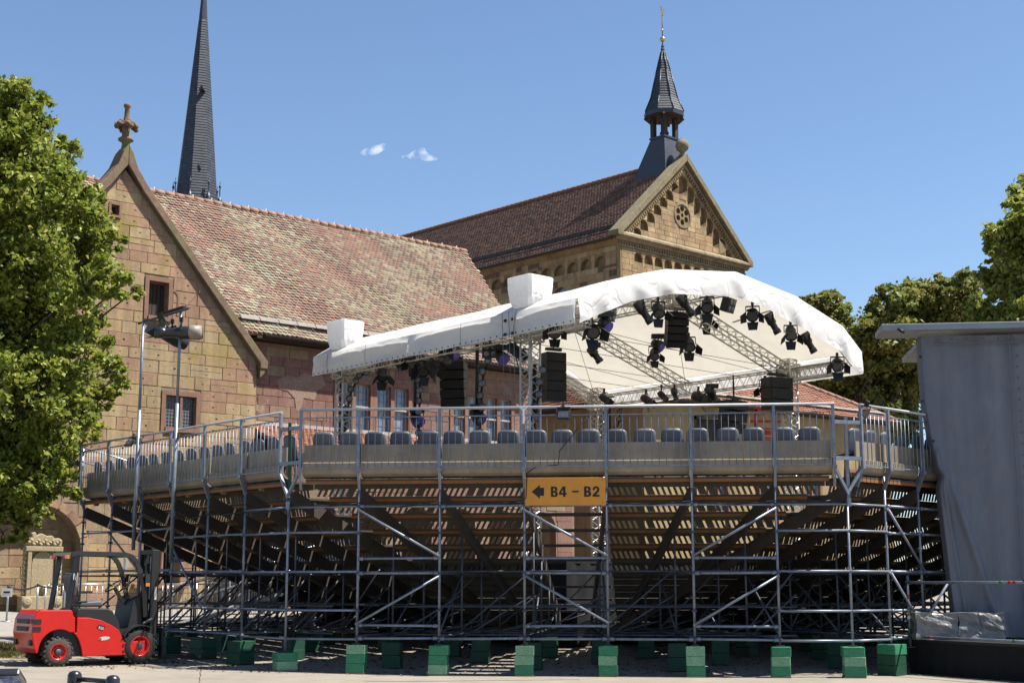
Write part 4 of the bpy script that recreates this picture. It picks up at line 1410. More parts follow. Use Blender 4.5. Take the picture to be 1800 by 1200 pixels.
m_slat_mesh = {}
slat_mb = {}
for S in (cs, ls, rs):
    X = S.ax()
    # decks, riser beams, riser slats
    for k in range(ROWS):
        r0 = .1 + RD * k
        ta, tb = max(0, S.k0 * r0 + .05), S.L - max(0, S.k1 * r0) - .05
        if S.k0 < 0:
            ta = S.k0 * r0
        if S.k1 < 0:
            tb = S.L - S.k1 * r0
        if tb - ta < .8:
            continue
        z = zdeck(k)
        segs = [(ta, tb)]
        if S is cs:
            segs = [(ta, 4.42), (5.88, tb)]
            if ta > 4.3:
                segs = segs[1:]
            part('stair_tread', MB().box(S.p(5.15, r0 + .3, z - .03), (1.36, .5, .05), X), m_ply, stand)
        for a, b in segs:
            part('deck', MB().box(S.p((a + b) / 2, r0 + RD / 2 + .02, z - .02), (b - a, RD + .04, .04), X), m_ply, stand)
            part('deck_beam', MB().box(S.p((a + b) / 2, r0 + .03, z - .068), (b - a, .06, .055), X), m_beam if k < 5 else m_olive, stand)  # upper beams coloured for orange bounced sun, lower rows painted darker
            part('deck_rail', MB().box(S.p((a + b) / 2, r0 + RD - .06, z - .09), (b - a, .05, .1), X), m_olive, stand)
            if 5 < k < ROWS - 1:
                part('riser_board', MB().box(S.p((a + b) / 2, r0 + RD - .04, z - RH + .075), (b - a, .02, .13), X), m_olive, stand)
            if k < 6:
                sm = MB()
                rr = r0 + RD - .06
                zt, zb = z - .14, z - RH
                t = a + .05
                i = 0
                while t < b - .15:
                    lean_ = .07 if (t - S.L / 2) < 0 else -.06
                    w_ = .052 if (i % 9) not in (5, 6) else .15
                    c = S.p(t, rr, 0)
                    v = [S.p(t, rr - .008, zb), S.p(t + w_, rr - .008, zb), S.p(t + w_ + lean_, rr - .008, zt), S.p(t + lean_, rr - .008, zt),
                         S.p(t, rr + .012, zb), S.p(t + w_, rr + .012, zb), S.p(t + w_ + lean_, rr + .012, zt), S.p(t + lean_, rr + .012, zt)]
                    sm.add(v, [(0, 1, 2, 3), (7, 6, 5, 4), (0, 4, 5, 1), (1, 5, 6, 2), (2, 6, 7, 3), (3, 7, 4, 0)])
                    t += .115 if w_ < .1 else .2
                    i += 1
                part('riser_slats', sm, m_olive, stand, kind='stuff')
    r0 = .1 + RD * ROWS + .05
    vs, fs = [], []
    ta, tb = S.k0 * r0 - .2, S.L - S.k1 * r0 + .2
    for i in range(41):
        q = S.p(ta + (tb - ta) * i / 40, r0 + .02 * sin(i * 1.7), 0)
        vs += [Vector((q.x, q.y, gz(q.x, q.y) - .02)), Vector((q.x, q.y, .78))]
    part('added_dark_apron', MB().add(vs, [(2 * i, 2 * i + 2, 2 * i + 3, 2 * i + 1) for i in range(40)], True), m_velvet, stand)  # added black sheet, blocks the view of the sunlit yard beyond
    # stringers, standards, ledgers
    N = len(S.ts)
    for i, t in enumerate(S.ts):
        f = (t / S.L - .5) * 2
        if (S is cs and i in (0, N - 1)) or (S is ls and i == N - 1) or (S is rs and i == 0):
            continue
        kk = S.k0 if f < 0 else -S.k1
        for q in (0, 1):
            pass
        drift = (S.k0 * (1 - t / S.L) - S.k1 * (t / S.L)) * .9
        r1 = 8.6
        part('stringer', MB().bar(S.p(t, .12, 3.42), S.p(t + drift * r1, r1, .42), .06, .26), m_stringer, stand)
        # back standard
        zb0 = .60
        part('standard', MB().tube(S.p(t, .1, zb0), S.p(t, .1, 3.74), .026, 8), m_galv, stand)
        b0 = S.p(t, .1, zb0)
        part('base_jack', MB().tube(S.p(t, .1, zb0 - .02), S.p(t, .1, zb0 + .16), .017, 6).box(S.p(t, .1, zb0 - .025), (.15, .15, .012), X).tube(S.p(t, .1, zb0 + .09), S.p(t, .1, zb0 + .12), .04, 8), m_galv_dk, stand)
        mb = MB()
        for z in ZL:
            mb.tube(S.p(t, .1, z - .02), S.p(t, .1, z + .02), .055, 8)
        part('rosettes', mb, m_galv_dk, stand, kind='stuff')
        # inner standards
        for j, rr in enumerate((1.65, 3.2, 4.8, 6.4)):
            tt = t + drift * rr
            zt = zdeck(rr / RD) - .2
            if zt < .9:
                continue
            part('standard', MB().tube(S.p(tt, rr, .55), S.p(tt, rr, zt), .024, 6), m_galv_dk, stand)
            rp_ = (.1, 1.65, 3.2, 4.8, 6.4)[j]
            tp = t + drift * (rp_ if j else 0)
            for z in (3.0, 1.9, .72):
                if z < zt:
                    part('transverse_ledger', MB().tube(S.p(tp, rp_, z), S.p(tt, rr, z), .022, 6), m_galv_dk, stand)
            if (i + j) % 2 == 0 or S is not cs:
                zz = min(zt - .1, 1.9)
                part('side_brace', MB().tube(S.p(tp, rp_, .75), S.p(tt, rr, zz), .02, 6), m_galv_dk, stand)
            if i < N - 1:
                t2 = S.ts[i + 1]
                f2 = (S.k0 * (1 - t2 / S.L) - S.k1 * (t2 / S.L)) * .9
                tt2 = t2 + f2 * rr
                for z in (3.1, 1.95, 1.25, .70):
                    if z < zt:
                        part('ledger', MB().tube(S.p(tt, rr, z), S.p(tt2, rr, z), .021, 6), m_galv_dk, stand)
                if j < 3:
                    part('cross_tube', MB().tube(S.p(tt, rr + .03, .62), S.p(tt2, rr + .03, .95 if j else 1.5), .02, 6), m_galv_dk, stand)
                if (i + j) % 2 == 0:
                    part('brace', MB().tube(S.p(tt, rr, .8), S.p(tt2, rr, min(zt - .1, 2.0)), .02, 6), m_galv_dk, stand)
    # outer ledgers and braces
    for i in range(N - 1):
        a, b = S.ts[i], S.ts[i + 1]
        if S is cs:
            lv = ((3.17, .026), (.68, .026)) if i in (2, 4) else ((3.17, .026), (2.18, .026), (1.90, .026), (.92, .026), (.68, .026)) if 0 < i < 6 else ((3.17, .026), (2.68, .024), (1.93, .026), (1.2, .024), (.68, .026))
        elif S is ls:
            lv = ((2.7, .022), (1.95, .03), (1.2, .022), (.7, .024)) if i > 2 else ((2.9, .022), (2.0, .03), (.75, .024))
        else:
            lv = ((3.17, .026), (2.66, .024), (1.93, .026), (1.2, .024), (.68, .026))
        if (S is cs and i in (0, N - 2)) or (S is ls and i == N - 2) or (S is rs and i == 0):
            lv = ()
        for z, r in lv:
            jz = rng.uniform(-.008, .008)
            part('ledger', MB().tube(S.p(a, .075, z + jz), S.p(b, .075, z - jz), r, 8).tube(S.p(a + .03, .075, z + jz), S.p(a + .11, .075, z + jz), r + .012, 8).tube(S.p(b - .11, .075, z - jz), S.p(b - .03, .075, z - jz), r + .012, 8), m_galv, stand)
        bl = []
        if S is cs:
            bl = {1: [(a, 3.1, b, 2.22), (a, .95, b, 1.84)], 3: [(a, 3.08, b, 2.22), (a, 1.86, b, .98)], 5: [(a, 2.22, b, 3.1), (a, .95, b, 1.84)]}.get(i, [])
        elif S is ls:
            bl = {1: [(a, 2.9, b, 2.05)], 3: [(a, 2.6, b, 1.2)]}.get(i, [])
        else:
            bl = {1: [(a, 3.1, b, 1.95), (a, 1.9, b, .72)], 3: [(a, .75, b, 1.9)]}.get(i, [])
        for (ta, za, tb, zb) in bl:
            part('brace', MB().tube(S.p(ta, .03, za), S.p(tb, .03, zb), .025, 8).tube(S.p(ta, .02, za), S.p(ta, .1, za), .03, 6).tube(S.p(tb, .02, zb), S.p(tb, .1, zb), .03, 6), m_galv, stand)
        # back board of the bay: upright board over a rounded lower sheet
        prof = [(.12, 4.37), (.12, 4.03), (.035, 4.01), (.03, 3.88), (.06, 3.80), (.13, 3.745), (.26, 3.72), (.26, 3.745), (.15, 3.77), (.085, 3.82), (.06, 3.89), (.06, 3.985), (.15, 4.01), (.15, 4.37)]
        part('back_board', MB().prism(prof, S.p(a + .03, 0, 0), S.n, ZV, S.u * (b - a - .06), smooth=False), m_alu, stand)
        # guard rail panel with balusters as its pieces
        yr_ = -.045
        pn = MB()
        pn.bar(S.p(a + .05, yr_, 4.885), S.p(b - .05, yr_, 4.885), .02, .022)
        pn.bar(S.p(a + .05, yr_, 3.905), S.p(b - .05, yr_, 3.905), .02, .022)
        pn.bar(S.p(a + .055, yr_, 3.9), S.p(a + .055, yr_, 4.88), .016)
        pn.bar(S.p(b - .055, yr_, 3.9), S.p(b - .055, yr_, 4.88), .016)
        panel = part('rail_panel', pn, m_galv, stand)
        nbal = max(2, int(round((b - a - .1) / .132)))
        for k in range(1, nbal):
            t = a + .05 + (b - a - .1) * k / nbal
            part('baluster', MB().tube(S.p(t, yr_, 3.9), S.p(t, yr_, 4.88), .0085, 6), m_galv, panel)
    for i, t in enumerate(S.ts):
        mb = MB()
        mb.bar(S.p(t, -.05, 3.83), S.p(t, -.05, 5.02), .055, .055, up=S.n)
        mb.bar(S.p(t, -.05, 3.86), S.p(t, .1, 3.50), .05, .06)
        mb.box(S.p(t, -.05, 3.86), (.085, .085, .05), X)
        part('rail_post', mb, m_galv, stand)
    mb = MB()
    mb.tube(S.p(-.03, -.05, 5.04), S.p(S.L + .03, -.05, 5.04), .027, 10)
    part('top_rail', mb, m_rail, stand)
# gates that close the corner gaps
for (pa, pb, nm) in ((ls.p(ls.L, -.05, 0), cs.p(0, -.05, 0), 'l'), (cs.p(cs.L, -.05, 0), rs.p(0, -.05, 0), 'r')):
    g = MB()
    for z in (4.70, 4.02):
        g.bar(pa + ZV * z, pb + ZV * z, .05, .07)
    part('gate_rails', g, m_galv, stand)
    md = pa.lerp(pb, .45)
    g = MB()
    g.bar(md + ZV * 3.2 + Vector((.02, .12, 0)), md + ZV * 4.82, .06, .06, up=(0, 1, 0))
    part('gate_post', g, m_green_dk if nm == 'l' else m_galv, stand)
    g = MB()
    g.tube(pa.lerp(pb, .75) + ZV * 3.8, pa.lerp(pb, .75) + ZV * 4.8, .008, 6)
    part('gate_bar', g, m_galv, stand)
    g = MB()
    g.bar(pa + ZV * 3.85, md + ZV * 3.35, .05, .05)
    g.bar(pb + ZV * 3.85, md + ZV * 3.4, .05, .05)
    g.box(md + ZV * 3.2, (.07, .07, .16))
    part('gate_bracket', g, m_galv, stand)
    part('corner_jack', MB().tube(md + Vector((0, .14, .40)), md + Vector((0, .14, .6)), .017, 6).box(md + Vector((0, .14, .41 if nm == 'l' else .565)), (.15, .15, .012)), m_galv_dk, stand)
    part('stringer', MB().bar(md + Vector((0, .14, 3.42)), (md + Vector(((.5, .8, 0) if nm == 'l' else (-.45, .85, 0))) * 9.2) + ZV * .42, .06, .26), m_stringer, stand)
    part('corner_standard', MB().tube(md + Vector((0, .14, .42)), md + Vector((0, .14, 3.3)), .026, 8), m_galv, stand)
    for z in (3.17, 2.68, 1.93, 1.2, .66):
        part('ledger', MB().tube(Vector((md.x, md.y + .12, z)), (cs.p(1.15, .075, z) if nm == 'l' else cs.p(9.1, .075, z)), .024, 8), m_galv, stand)
        part('ledger', MB().tube(Vector((md.x, md.y + .12, z)), (ls.p(ls.ts[-2], .075, z) if nm == 'l' else rs.p(.93, .075, z)), .024, 8), m_galv, stand)
# deck end trusses and the fence on the left end of the stand
for k in range(3):
    part('end_rail', MB().tube(ls.p(-.02, .0, 5.0 - .35 * k), ls.p(-.1, 3.0, 4.35 - .35 * k), .025, 8), m_alu_br, stand)
for k in range(4):
    part('end_post', MB().tube(ls.p(-.1, .05 + k * .9, 3.6 - .2 * k), ls.p(-.1, .05 + k * .9, 5.0 - .2 * k), .024, 8), m_alu_br, stand)
# bolt lugs in pale plank colour below the left back boards
mb = MB()
for t in ls.ts[:-1]:
    mb.prism([(-.05, .06), (.05, .06), (.05, -.03), (0, -.06), (-.05, -.03)], ls.p(t + .42, .16, 3.62), ls.u, ZV, ls.n * .1)
part('lugs', mb, m_plank, stand, kind='stuff')


# plastic seats
def seat_proto():
    mb = MB()
    # back shell: rounded trapezium, slightly curved, facing +y; origin on deck under the seat centre
    rows = []
    for i in range(9):
        f = i / 8
        z = .42 + .52 * f
        hw = .24 - .04 * f
        if f > .85:
            hw -= .02 * ((f - .85) / .15) ** 2
        y = -.20 - .07 * f + (.0 if f > .1 else .03)
        row = []
        for j in range(7):
            g = (j / 6 - .5) * 2
            row.append((hw * g, y + .02 * g ** 4, z - (.035 * abs(g) ** 5 if f > .9 else 0)))
        rows.append(row)
    # seat pan in front
    pan = []
    for i in range(5):
        f = i / 4
        pan.append([(.22 * (j / 6 - .5) * 2, .22 - .40 * f, .43 - .03 * sin(f * pi) + .02 * ((j / 6 - .5) * 2) ** 2) for j in range(7)])
    allr = pan + rows
    V = [p for r in allr for p in r]
    V2 = [(p[0], p[1] + (.0 if i >= 35 else 0) + (.018 if i >= 35 else 0), p[2] + (.018 if i < 35 else 0)) for i, p in enumerate(V)]
    n = len(allr)
    Fs = []
    for i in range(n - 1):
        for j in range(6):
            a = i * 7 + j
            Fs.append((a, a + 1, a + 8, a + 7))
    o = len(V)
    F2 = [tuple(reversed([q + o for q in f])) for f in Fs]
    rim = []
    ring = [j for j in range(7)] + [i * 7 + 6 for i in range(1, n)] + [(n - 1) * 7 + j for j in range(5, -1, -1)] + [i * 7 for i in range(n - 2, 0, -1)]
    for a, b in zip(ring, ring[1:] + ring[:1]):
        rim.append((a, a + o, b + o, b))
    mb.add(V + V2, Fs + F2 + rim, [True] * (len(Fs) * 2) + [False] * len(rim))
    fm = MB()
    for x in (-.19, .19):
        fm.tube((x, .19, 0), (x, .16, .41), .012, 6)
        fm.tube((x, -.24, 0), (x, -.17, .42), .012, 6)
        fm.tube((x, .17, .40), (x, -.17, .40), .012, 6)
    fm.tube((-.19, 0, .39), (.19, 0, .39), .012, 6)
    return mb.mesh('seat', m_seat), fm.mesh('seat_frame', m_galv_dk)


seat_me, frame_me = seat_proto()


def put_seat(S, t, k, label):
    p = S.p(t + rng.uniform(-.025, .025), .1 + RD * k + .42 + rng.uniform(-.02, .02), zdeck(k))
    rz = atan2(S.n.y, S.n.x) - pi / 2 + rng.uniform(-.06, .06)
    o = bpy.data.objects.new('plastic_seat', seat_me)
    o.location = p
    o.rotation_euler = (0, 0, rz)
    tag(o, label, 'seat', 'grey plastic seats on the grandstand')
    link(o)
    part('seat_frame', frame_me, None, o, world=False)


ORD = ['first', 'second', 'third', 'fourth', 'fifth', 'sixth', 'seventh']
BAYS = {'c': ['narrow bay beside the left gate', 'bay over the first braced scaffold', 'bay just left of the sign', 'bay above the orange sign', 'bay just right of the sign',
              'bay over the right braced scaffold', 'narrow bay beside the right gate'],
        'l': ['far end bay of the left wing', 'second bay of the left wing', 'left wing bay by the first pole', 'left wing bay by the second pole', 'left wing bay before the last', 'left wing bay beside the gate'],
        'r': ['right wing bay beside the gate'] + ['right wing bay next to the screen'] + ['right wing bays behind the grey screen'] * 7}


def seat_rows(S, key, tl):
    cnt = {}
    for t in tl:
        bay = max(i for i, q in enumerate(S.ts[:-1]) if t >= q or i == 0)
        cnt[bay] = cnt.get(bay, 0) + 1
        w = 'grey plastic seat' if bay > 1 and key == 'r' else f'{ORD[cnt[bay] - 1]} grey seat from the left'
        put_seat(S, t, 0, f'{w} in the {BAYS[key][bay]}')


n_c = 19
seat_rows(cs, 'c', [.36 + i * (cs.L - .75) / (n_c - 1) for i in range(n_c)])
seat_rows(ls, 'l', [.28 + i * (ls.L - .5) / 15 for i in range(16)])
seat_rows(rs, 'r', [.3 + i * .55 for i in range(13)])

# green timber blocks under the standards
blk = MB().box((0, 0, 0), (1, 1, 1))
bm_ = bmesh.new()
bmesh.ops.create_cube(bm_, size=1)
bmesh.ops.bevel(bm_, geom=bm_.edges[:], offset=.025, segments=1, affect='EDGES')
block_me = {}
for key, m in (('d', m_green), ('p', m_green_pale), ('k', m_green_dk)):
    me = bpy.data.meshes.new('timber_block')
    bm_.to_mesh(me)
    me.materials.append(m)
    block_me[key] = me
plank_me = bpy.data.meshes.new('plank')
bm_.to_mesh(plank_me)
plank_me.materials.append(m_plank)
bm_.free()


def stack(p, tiers, w, rz, label, ztop=.555, group='green timber blocks under the standards', plank=True):
    z0 = gz(p.x, p.y) + .004
    n = len(tiers)
    if plank:
        o = bpy.data.objects.new('packing_board', plank_me)
        o.location = (p.x, p.y, z0 + .012)
        o.rotation_euler = (0, 0, rz)
        o.scale = (w * 1.02, w * 1.02, .024)
        tag(o, 'thin raw board under ' + label, 'board', 'packing boards under the block stacks')
        link(o)
        z0 += .024
    h = (ztop - z0) / n
    for i, c in enumerate(tiers):
        o = bpy.data.objects.new('timber_block', block_me[c])
        o.location = (p.x + rng.uniform(-.012, .012), p.y + rng.uniform(-.012, .012), z0 + h * (i + .5))
        o.rotation_euler = (0, 0, rz + rng.uniform(-.03, .03))
        o.scale = (w * rng.uniform(.97, 1.03), w, h - .002)
        nm = {'d': 'green', 'p': 'faded green', 'k': 'dark green'}[c]
        pos = 'lowest' if i == 0 else 'topmost' if i == n - 1 else 'middle'
        tag(o, ' '.join(f'{nm} block, {pos} of {label}'.split()[:16]), 'timber block', group)
        link(o)


czr = atan2(cs.u.y, cs.u.x)
ords = ['the front stack below the first braced bay, left side', 'the front stack below the first braced bay, right side', 'the front stack left of the orange sign', 'the front stack right of the orange sign',
        'the front stack left of the last braced bay', 'the front stack right of the last braced bay']
tt_ = ['ddp', 'pdd', 'dpp', 'dpd', 'dpp', 'dpd']
for i, (lab, tr) in enumerate(zip(ords, tt_)):
    stack(cs.p(cs.ts[i + 1], .1, 0), tr, .345, czr, lab)
for nm, (pa, pb) in (('the stack at the left front corner of the stand', (ls.p(ls.L, -.05, 0), cs.p(0, -.05, 0))), ('the stack at the right front corner of the stand', (cs.p(cs.L, -.05, 0), rs.p(0, -.05, 0)))):
    md = pa.lerp(pb, .45) + Vector((0, .14, 0))
    stack(md, 'pd' if 'left' in nm else 'dpd', .39, .45 if 'left' in nm else -.1, nm, .40 if 'left' in nm else .555)
lz = atan2(ls.u.y, ls.u.x)
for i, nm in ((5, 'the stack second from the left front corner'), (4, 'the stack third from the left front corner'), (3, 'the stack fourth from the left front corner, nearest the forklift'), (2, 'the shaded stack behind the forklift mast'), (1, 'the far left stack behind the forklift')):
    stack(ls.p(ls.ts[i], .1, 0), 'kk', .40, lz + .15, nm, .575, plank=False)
for i, nm in ((1, 'the stack beside the black skirt'), (2, 'the stack behind the black skirt')):
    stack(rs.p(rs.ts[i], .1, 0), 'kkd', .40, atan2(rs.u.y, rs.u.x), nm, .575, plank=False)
for S in (cs, ls, rs):
    for i, t in enumerate(S.ts):
        if (S is cs and i in (0, len(S.ts) - 1)) or (S is ls and i == len(S.ts) - 1) or (S is rs and i == 0):
            continue
        drift = (S.k0 * (1 - t / S.L) - S.k1 * (t / S.L)) * .9
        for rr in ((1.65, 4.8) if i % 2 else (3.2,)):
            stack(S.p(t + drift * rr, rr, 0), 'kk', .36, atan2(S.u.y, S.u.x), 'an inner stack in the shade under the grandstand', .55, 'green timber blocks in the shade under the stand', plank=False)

# ------------------------------------------------------------------ sign with arrow and lettering
sg0 = cs.p(cs.ts[3] + .03, -.015, 0)
sgn_ = thing('direction_sign', 'orange sign with black left arrow and B4 - B2, hung on the grandstand back', 'sign', cs.p((cs.ts[3] + cs.ts[4]) / 2, -.01, 3.15))
sw = cs.ts[4] - cs.ts[3] - .04
part('sign_panel', MB().box(cs.p((cs.ts[3] + cs.ts[4]) / 2, -.012, 3.43), (sw, .012, .525), cs.ax()), m_signo, sgn_, bevel=.003)
ar = [(0, 0), (.155, .13), (.155, .075), (.235, .075), (.235, -.075), (.155, -.075), (.155, -.13)]
mk_black = M('sign_black', [(.02, .014, .008)], .5, nmix=.1, bump=0)
part('arrow', MB().prism(ar, cs.p(cs.ts[3] + .15, -.023, 3.425), cs.u, ZV, cs.n * .004), mk_black, sgn_)
B_out = [(0, 0), (.08, 0)] + [(.078 + .055 * cos(radians(t)), .055 + .055 * sin(radians(t))) for t in range(-80, 61, 20)] + [(.102, .106)] + [(.074 + .05 * cos(radians(t)), .147 + .05 * sin(radians(t))) for t in range(-35, 91, 21)] + [(0, .197)]
B_h = [[(.043, .034), (.072, .034), (.084, .044), (.087, .056), (.084, .068), (.072, .078), (.043, .078)], [(.043, .115), (.068, .115), (.079, .124), (.081, .139), (.078, .153), (.068, .163), (.043, .163)]]
four = [(.078, 0), (.121, 0), (.121, .04), (.143, .04), (.143, .077), (.121, .077), (.121, .197), (.07, .197), (0, .083), (0, .04), (.078, .04)]
four_h = [[(.038, .077), (.078, .077), (.078, .142)]]
two = [(0, 0), (.132, 0), (.132, .037), (.062, .037), (.10, .075), (.124, .105)] + [(.066 + .064 * cos(radians(t)), .136 + .061 * sin(radians(t))) for t in range(-10, 181, 19)] + [(0, .128), (.042, .128)] + [(.066 + .024 * cos(radians(t)), .138 + .024 * sin(radians(t))) for t in range(180, -21, -25)] + [(.07, .10), (0, .035)]
for glyph, hl, off in ((B_out, B_h, .517), (four, four_h, .672), ([(0, 0), (.125, 0), (.125, .03), (0, .03)], [], .92), (B_out, B_h, 1.149), (two, [], 1.308)):
    zo = 3.325 + (.085 if len(glyph) == 4 else 0)
    part('lettering', holed(glyph, hl, lambda a, b, z, off=off, zo=zo: cs.p(cs.ts[3] + off + a, -.0235 + b, zo + z), .004), mk_black, sgn_)
mb = MB()
for a in (.03, sw - .03):
    for z in (3.21, 3.65):
        mb.tube(cs.p(cs.ts[3] + a, -.03, z), cs.p(cs.ts[3] + a, .1, z), .008, 6)
part('cable_ties', mb, m_black, sgn_)

# cables along the back
pts = []
for S, zz in ((ls, 3.12), (cs, 3.215)):
    for i in range(0 if S is cs else 3, len(S.ts)):
        t = S.ts[i]
        pts.append(S.p(t, .04, zz + .02))
        if i < len(S.ts) - 1:
            pts.append(S.p((t + S.ts[i + 1]) / 2, .04, zz - rng.uniform(.0, .06)))
tag(part('power_cable', MB().path(pts, .014, 6), m_black), 'long black cable strung along the upper ledger of the grandstand', 'cable')
pts = [cs.p(5.6, -.06, 4.86), cs.p(5.05, -.06, 4.2), cs.p(5.02, -.06, 3.93), cs.p(4.6, -.03, 3.9), cs.p(4.42, -.03, 3.78), cs.p(4.4, -.02, 3.3), cs.p(4.1, .02, 3.2)]
tag(part('lamp_cable', MB().path(pts, .009, 6), m_black), 'thin black cable dropping past the left edge of the orange sign', 'cable')


# floodlights on the rail
def floodlight(p, rz, tilt, label):
    t = thing('floodlight', label, 'floodlight', p, rz, 'floodlights on the grandstand rail')
    mp = Matrix.Translation(p) @ Matrix.Rotation(rz, 4, 'Z') @ Matrix.Rotation(tilt, 4, 'X')
    X = (mp.to_3x3() @ Vector((1, 0, 0)), mp.to_3x3() @ Vector((0, 1, 0)), mp.to_3x3() @ ZV)
    part('housing', MB().box(mp @ Vector((0, 0, -.15)), (.24, .07, .16), X), m_blackg, t, bevel=.01)
    part('lens', MB().box(mp @ Vector((0, -.037, -.15)), (.2, .008, .12), X), m_lens, t)
    part('bracket', MB().bar(mp @ Vector((-.13, 0, -.15)), mp @ Vector((-.13, 0, 0)), .015).bar(mp @ Vector((.13, 0, -.15)), mp @ Vector((.13, 0, 0)), .015).bar(mp @ Vector((-.13, 0, 0)), mp @ Vector((.13, 0, 0)), .02), m_black, t)
    part('clamp', MB().box(mp @ Vector((0, 0, .05)), (.05, .09, .12), X), m_black, t, bevel=.008)


floodlight(cs.p(5.13, -.08, 5.02), czr, -.25, 'small floodlight on the rail above the orange sign')
floodlight(rs.p(.12, -.1, 5.02), 0.6, .5, 'small tilted floodlight at the right corner gate')
floodlight(ls.p(2.75, -.1, 5.0), -.7, -.6, 'small floodlight on the left rail beside the lamp poles')
tag(part('rail_sleeve', MB().bar(cs.p(cs.ts[3], -.1, 4.72), cs.p(cs.ts[3], -.1, 4.98), .03, .05, up=cs.n).bar(cs.p(cs.ts[3], -.1, 4.98), cs.p(cs.ts[3] - .13, -.1, 5.1), .02).bar(cs.p(cs.ts[3], -.1, 4.98), cs.p(cs.ts[3] + .11, -.1, 5.06), .02), m_white), 'white cable ties and sleeve on the post above the sign', 'cable tie')

# ------------------------------------------------------------------ stage roof
SC = Vector((1.59, 34.0, 0))
SL_ = Vector((-6.02, 42.96, 0))
SR = Vector((10.53, 42.37, 0))
eu, ev = SL_ - SC, SR - SC
eun, evn = eu.normalized(), ev.normalized()
fn_ = Vector((evn.y, -evn.x, 0))          # outward normal of the open front
ln_ = Vector((-eun.y, eun.x, 0))
if ln_.dot(evn) > 0:
    ln_ = -ln_


def sp(u, v, z):
    return SC + eu * u + ev * v + ZV * z


def front_v(px, py):
    p = onplane(px, py, SC, fn_)
    return ((p - SC).dot(evn)) / ev.length, p.z


roof_t = thing('stage_roof', 'white membrane stage roof on lattice truss towers, arched front towards the right', 'stage roof', sp(.5, .5, 1.2))
top_px = [(1014, 524), (1057, 496), (1120, 482), (1170, 473), (1293, 478), (1397, 520), (1480, 573), (1513, 617)]
low_px = [(1015, 568), (1057, 550), (1107, 530), (1180, 517), (1290, 522), (1340, 540), (1407, 577), (1473, 617), (1515, 657)]
top_p = [front_v(*q) for q in top_px]
low_p = [front_v(*q) for q in low_px]
top_p[0] = (0.0, top_p[0][1])
top_p[-1] = (1.0, top_p[-1][1])


def interp(P, v):
    if v <= P[0][0]:
        return P[0][1]
    for (a, za), (b, zb) in zip(P, P[1:]):
        if v <= b:
            return za + (zb - za) * (v - a) / (b - a)
    return P[-1][1]


def ztop(v):
    return interp(top_p, v)


def zlow(v):
    return interp(low_p, v)


R = random.Random(12)


def wr(x, y, z):
    return .02 * sin(x * 2.3 + z * 3.1 + y) + .015 * sin(x * 5.1 - y * 3.3 + z * 4) + .012 * sin(y * 7.7 + x * 1.3)


NV, NU = 72, 60
V, Fs = [], []
cov = MB()
vv = [j / NV for j in range(NV + 1)]
corner_v = [p[0] for p in top_p[1:-1]]
# main membrane: pulled over the ribs, sagging between them
grid = []
for i in range(NU + 1):
    u = i / NU
    rowp = []
    for v in vv:
        sag = .05 * abs(sin(pi * u * 3)) * min(1, 6 * min(v, 1 - v))
        p = sp(u, v, ztop(v) - sag + .006 * sin(u * 40 + v * 9))
        rowp.append(p)
    grid.append(rowp)
vs = [p for row in grid for p in row]
fs = []
W = NV + 1
for i in range(NU):
    for j in range(NV):
        fs.append((i * W + j, i * W + j + 1, (i + 1) * W + j + 1, (i + 1) * W + j))
cov.add(vs, fs, True)
part('roof_membrane', cov, m_cover, roof_t)
lin = MB()
lin.add([p - ZV * .07 for p in vs], fs, True)
part('added_cream_sheet', lin, m_glow_sheet, roof_t)  # added sheet, its cream colour stands for light glowing through the membrane
# front valance hanging from the arched edge, folds gathering at the bow joints
val = MB()
vs, fs = [], []
NR = 12
for j in range(NV * 2 + 1):
    v = j / (NV * 2)
    zt, zl = ztop(v), zlow(v)
    dist = min(abs(v - c) for c in corner_v)
    for i in range(NR + 1):
        f = i / NR
        dr = .025 * f * (sin(v * 60) * .5 + sin(v * 23 + 1)) * min(1, dist * 10 + .25) + .10 * math.exp(-(dist / .02) ** 2) * sin(f * pi)
        fold = .03 * sin((v * 30 + f * 4)) * f + .03 * sin(v * 95 - f * 7) * f * (1 if dist < .05 else .35)
        w1_ = sin(v * 22 + f * 2.5 + 2.5 * sin(v * 9))
        w2_ = sin(v * 37 - f * 3 + 2 * sin(v * 15 + f * 2))
        fold = .35 * fold + .012 * (1 - abs(w1_)) ** 9 * f + .010 * (1 - abs(w2_)) ** 10
        z = zt + (zl - zt) * f + .05 * sin(pi * f) * sin(v * 17)
        vs.append(sp(0, v, z) + fn_ * (.02 + .05 * sin(f * pi * .6) + dr * .8 + fold))
W = NR + 1
for j in range(NV * 2):
    for i in range(NR):
        fs.append((j * W + i, (j + 1) * W + i, (j + 1) * W + i + 1, j * W + i + 1))
val.add(vs, fs, True)
part('front_valance', val, m_cover, roof_t)


def side_zlow(u):
    a, b = low_p[0][1], atz(553, 662, 7.95).z
    return 7.93 - .10 * sin(pi * u * 2) ** 2


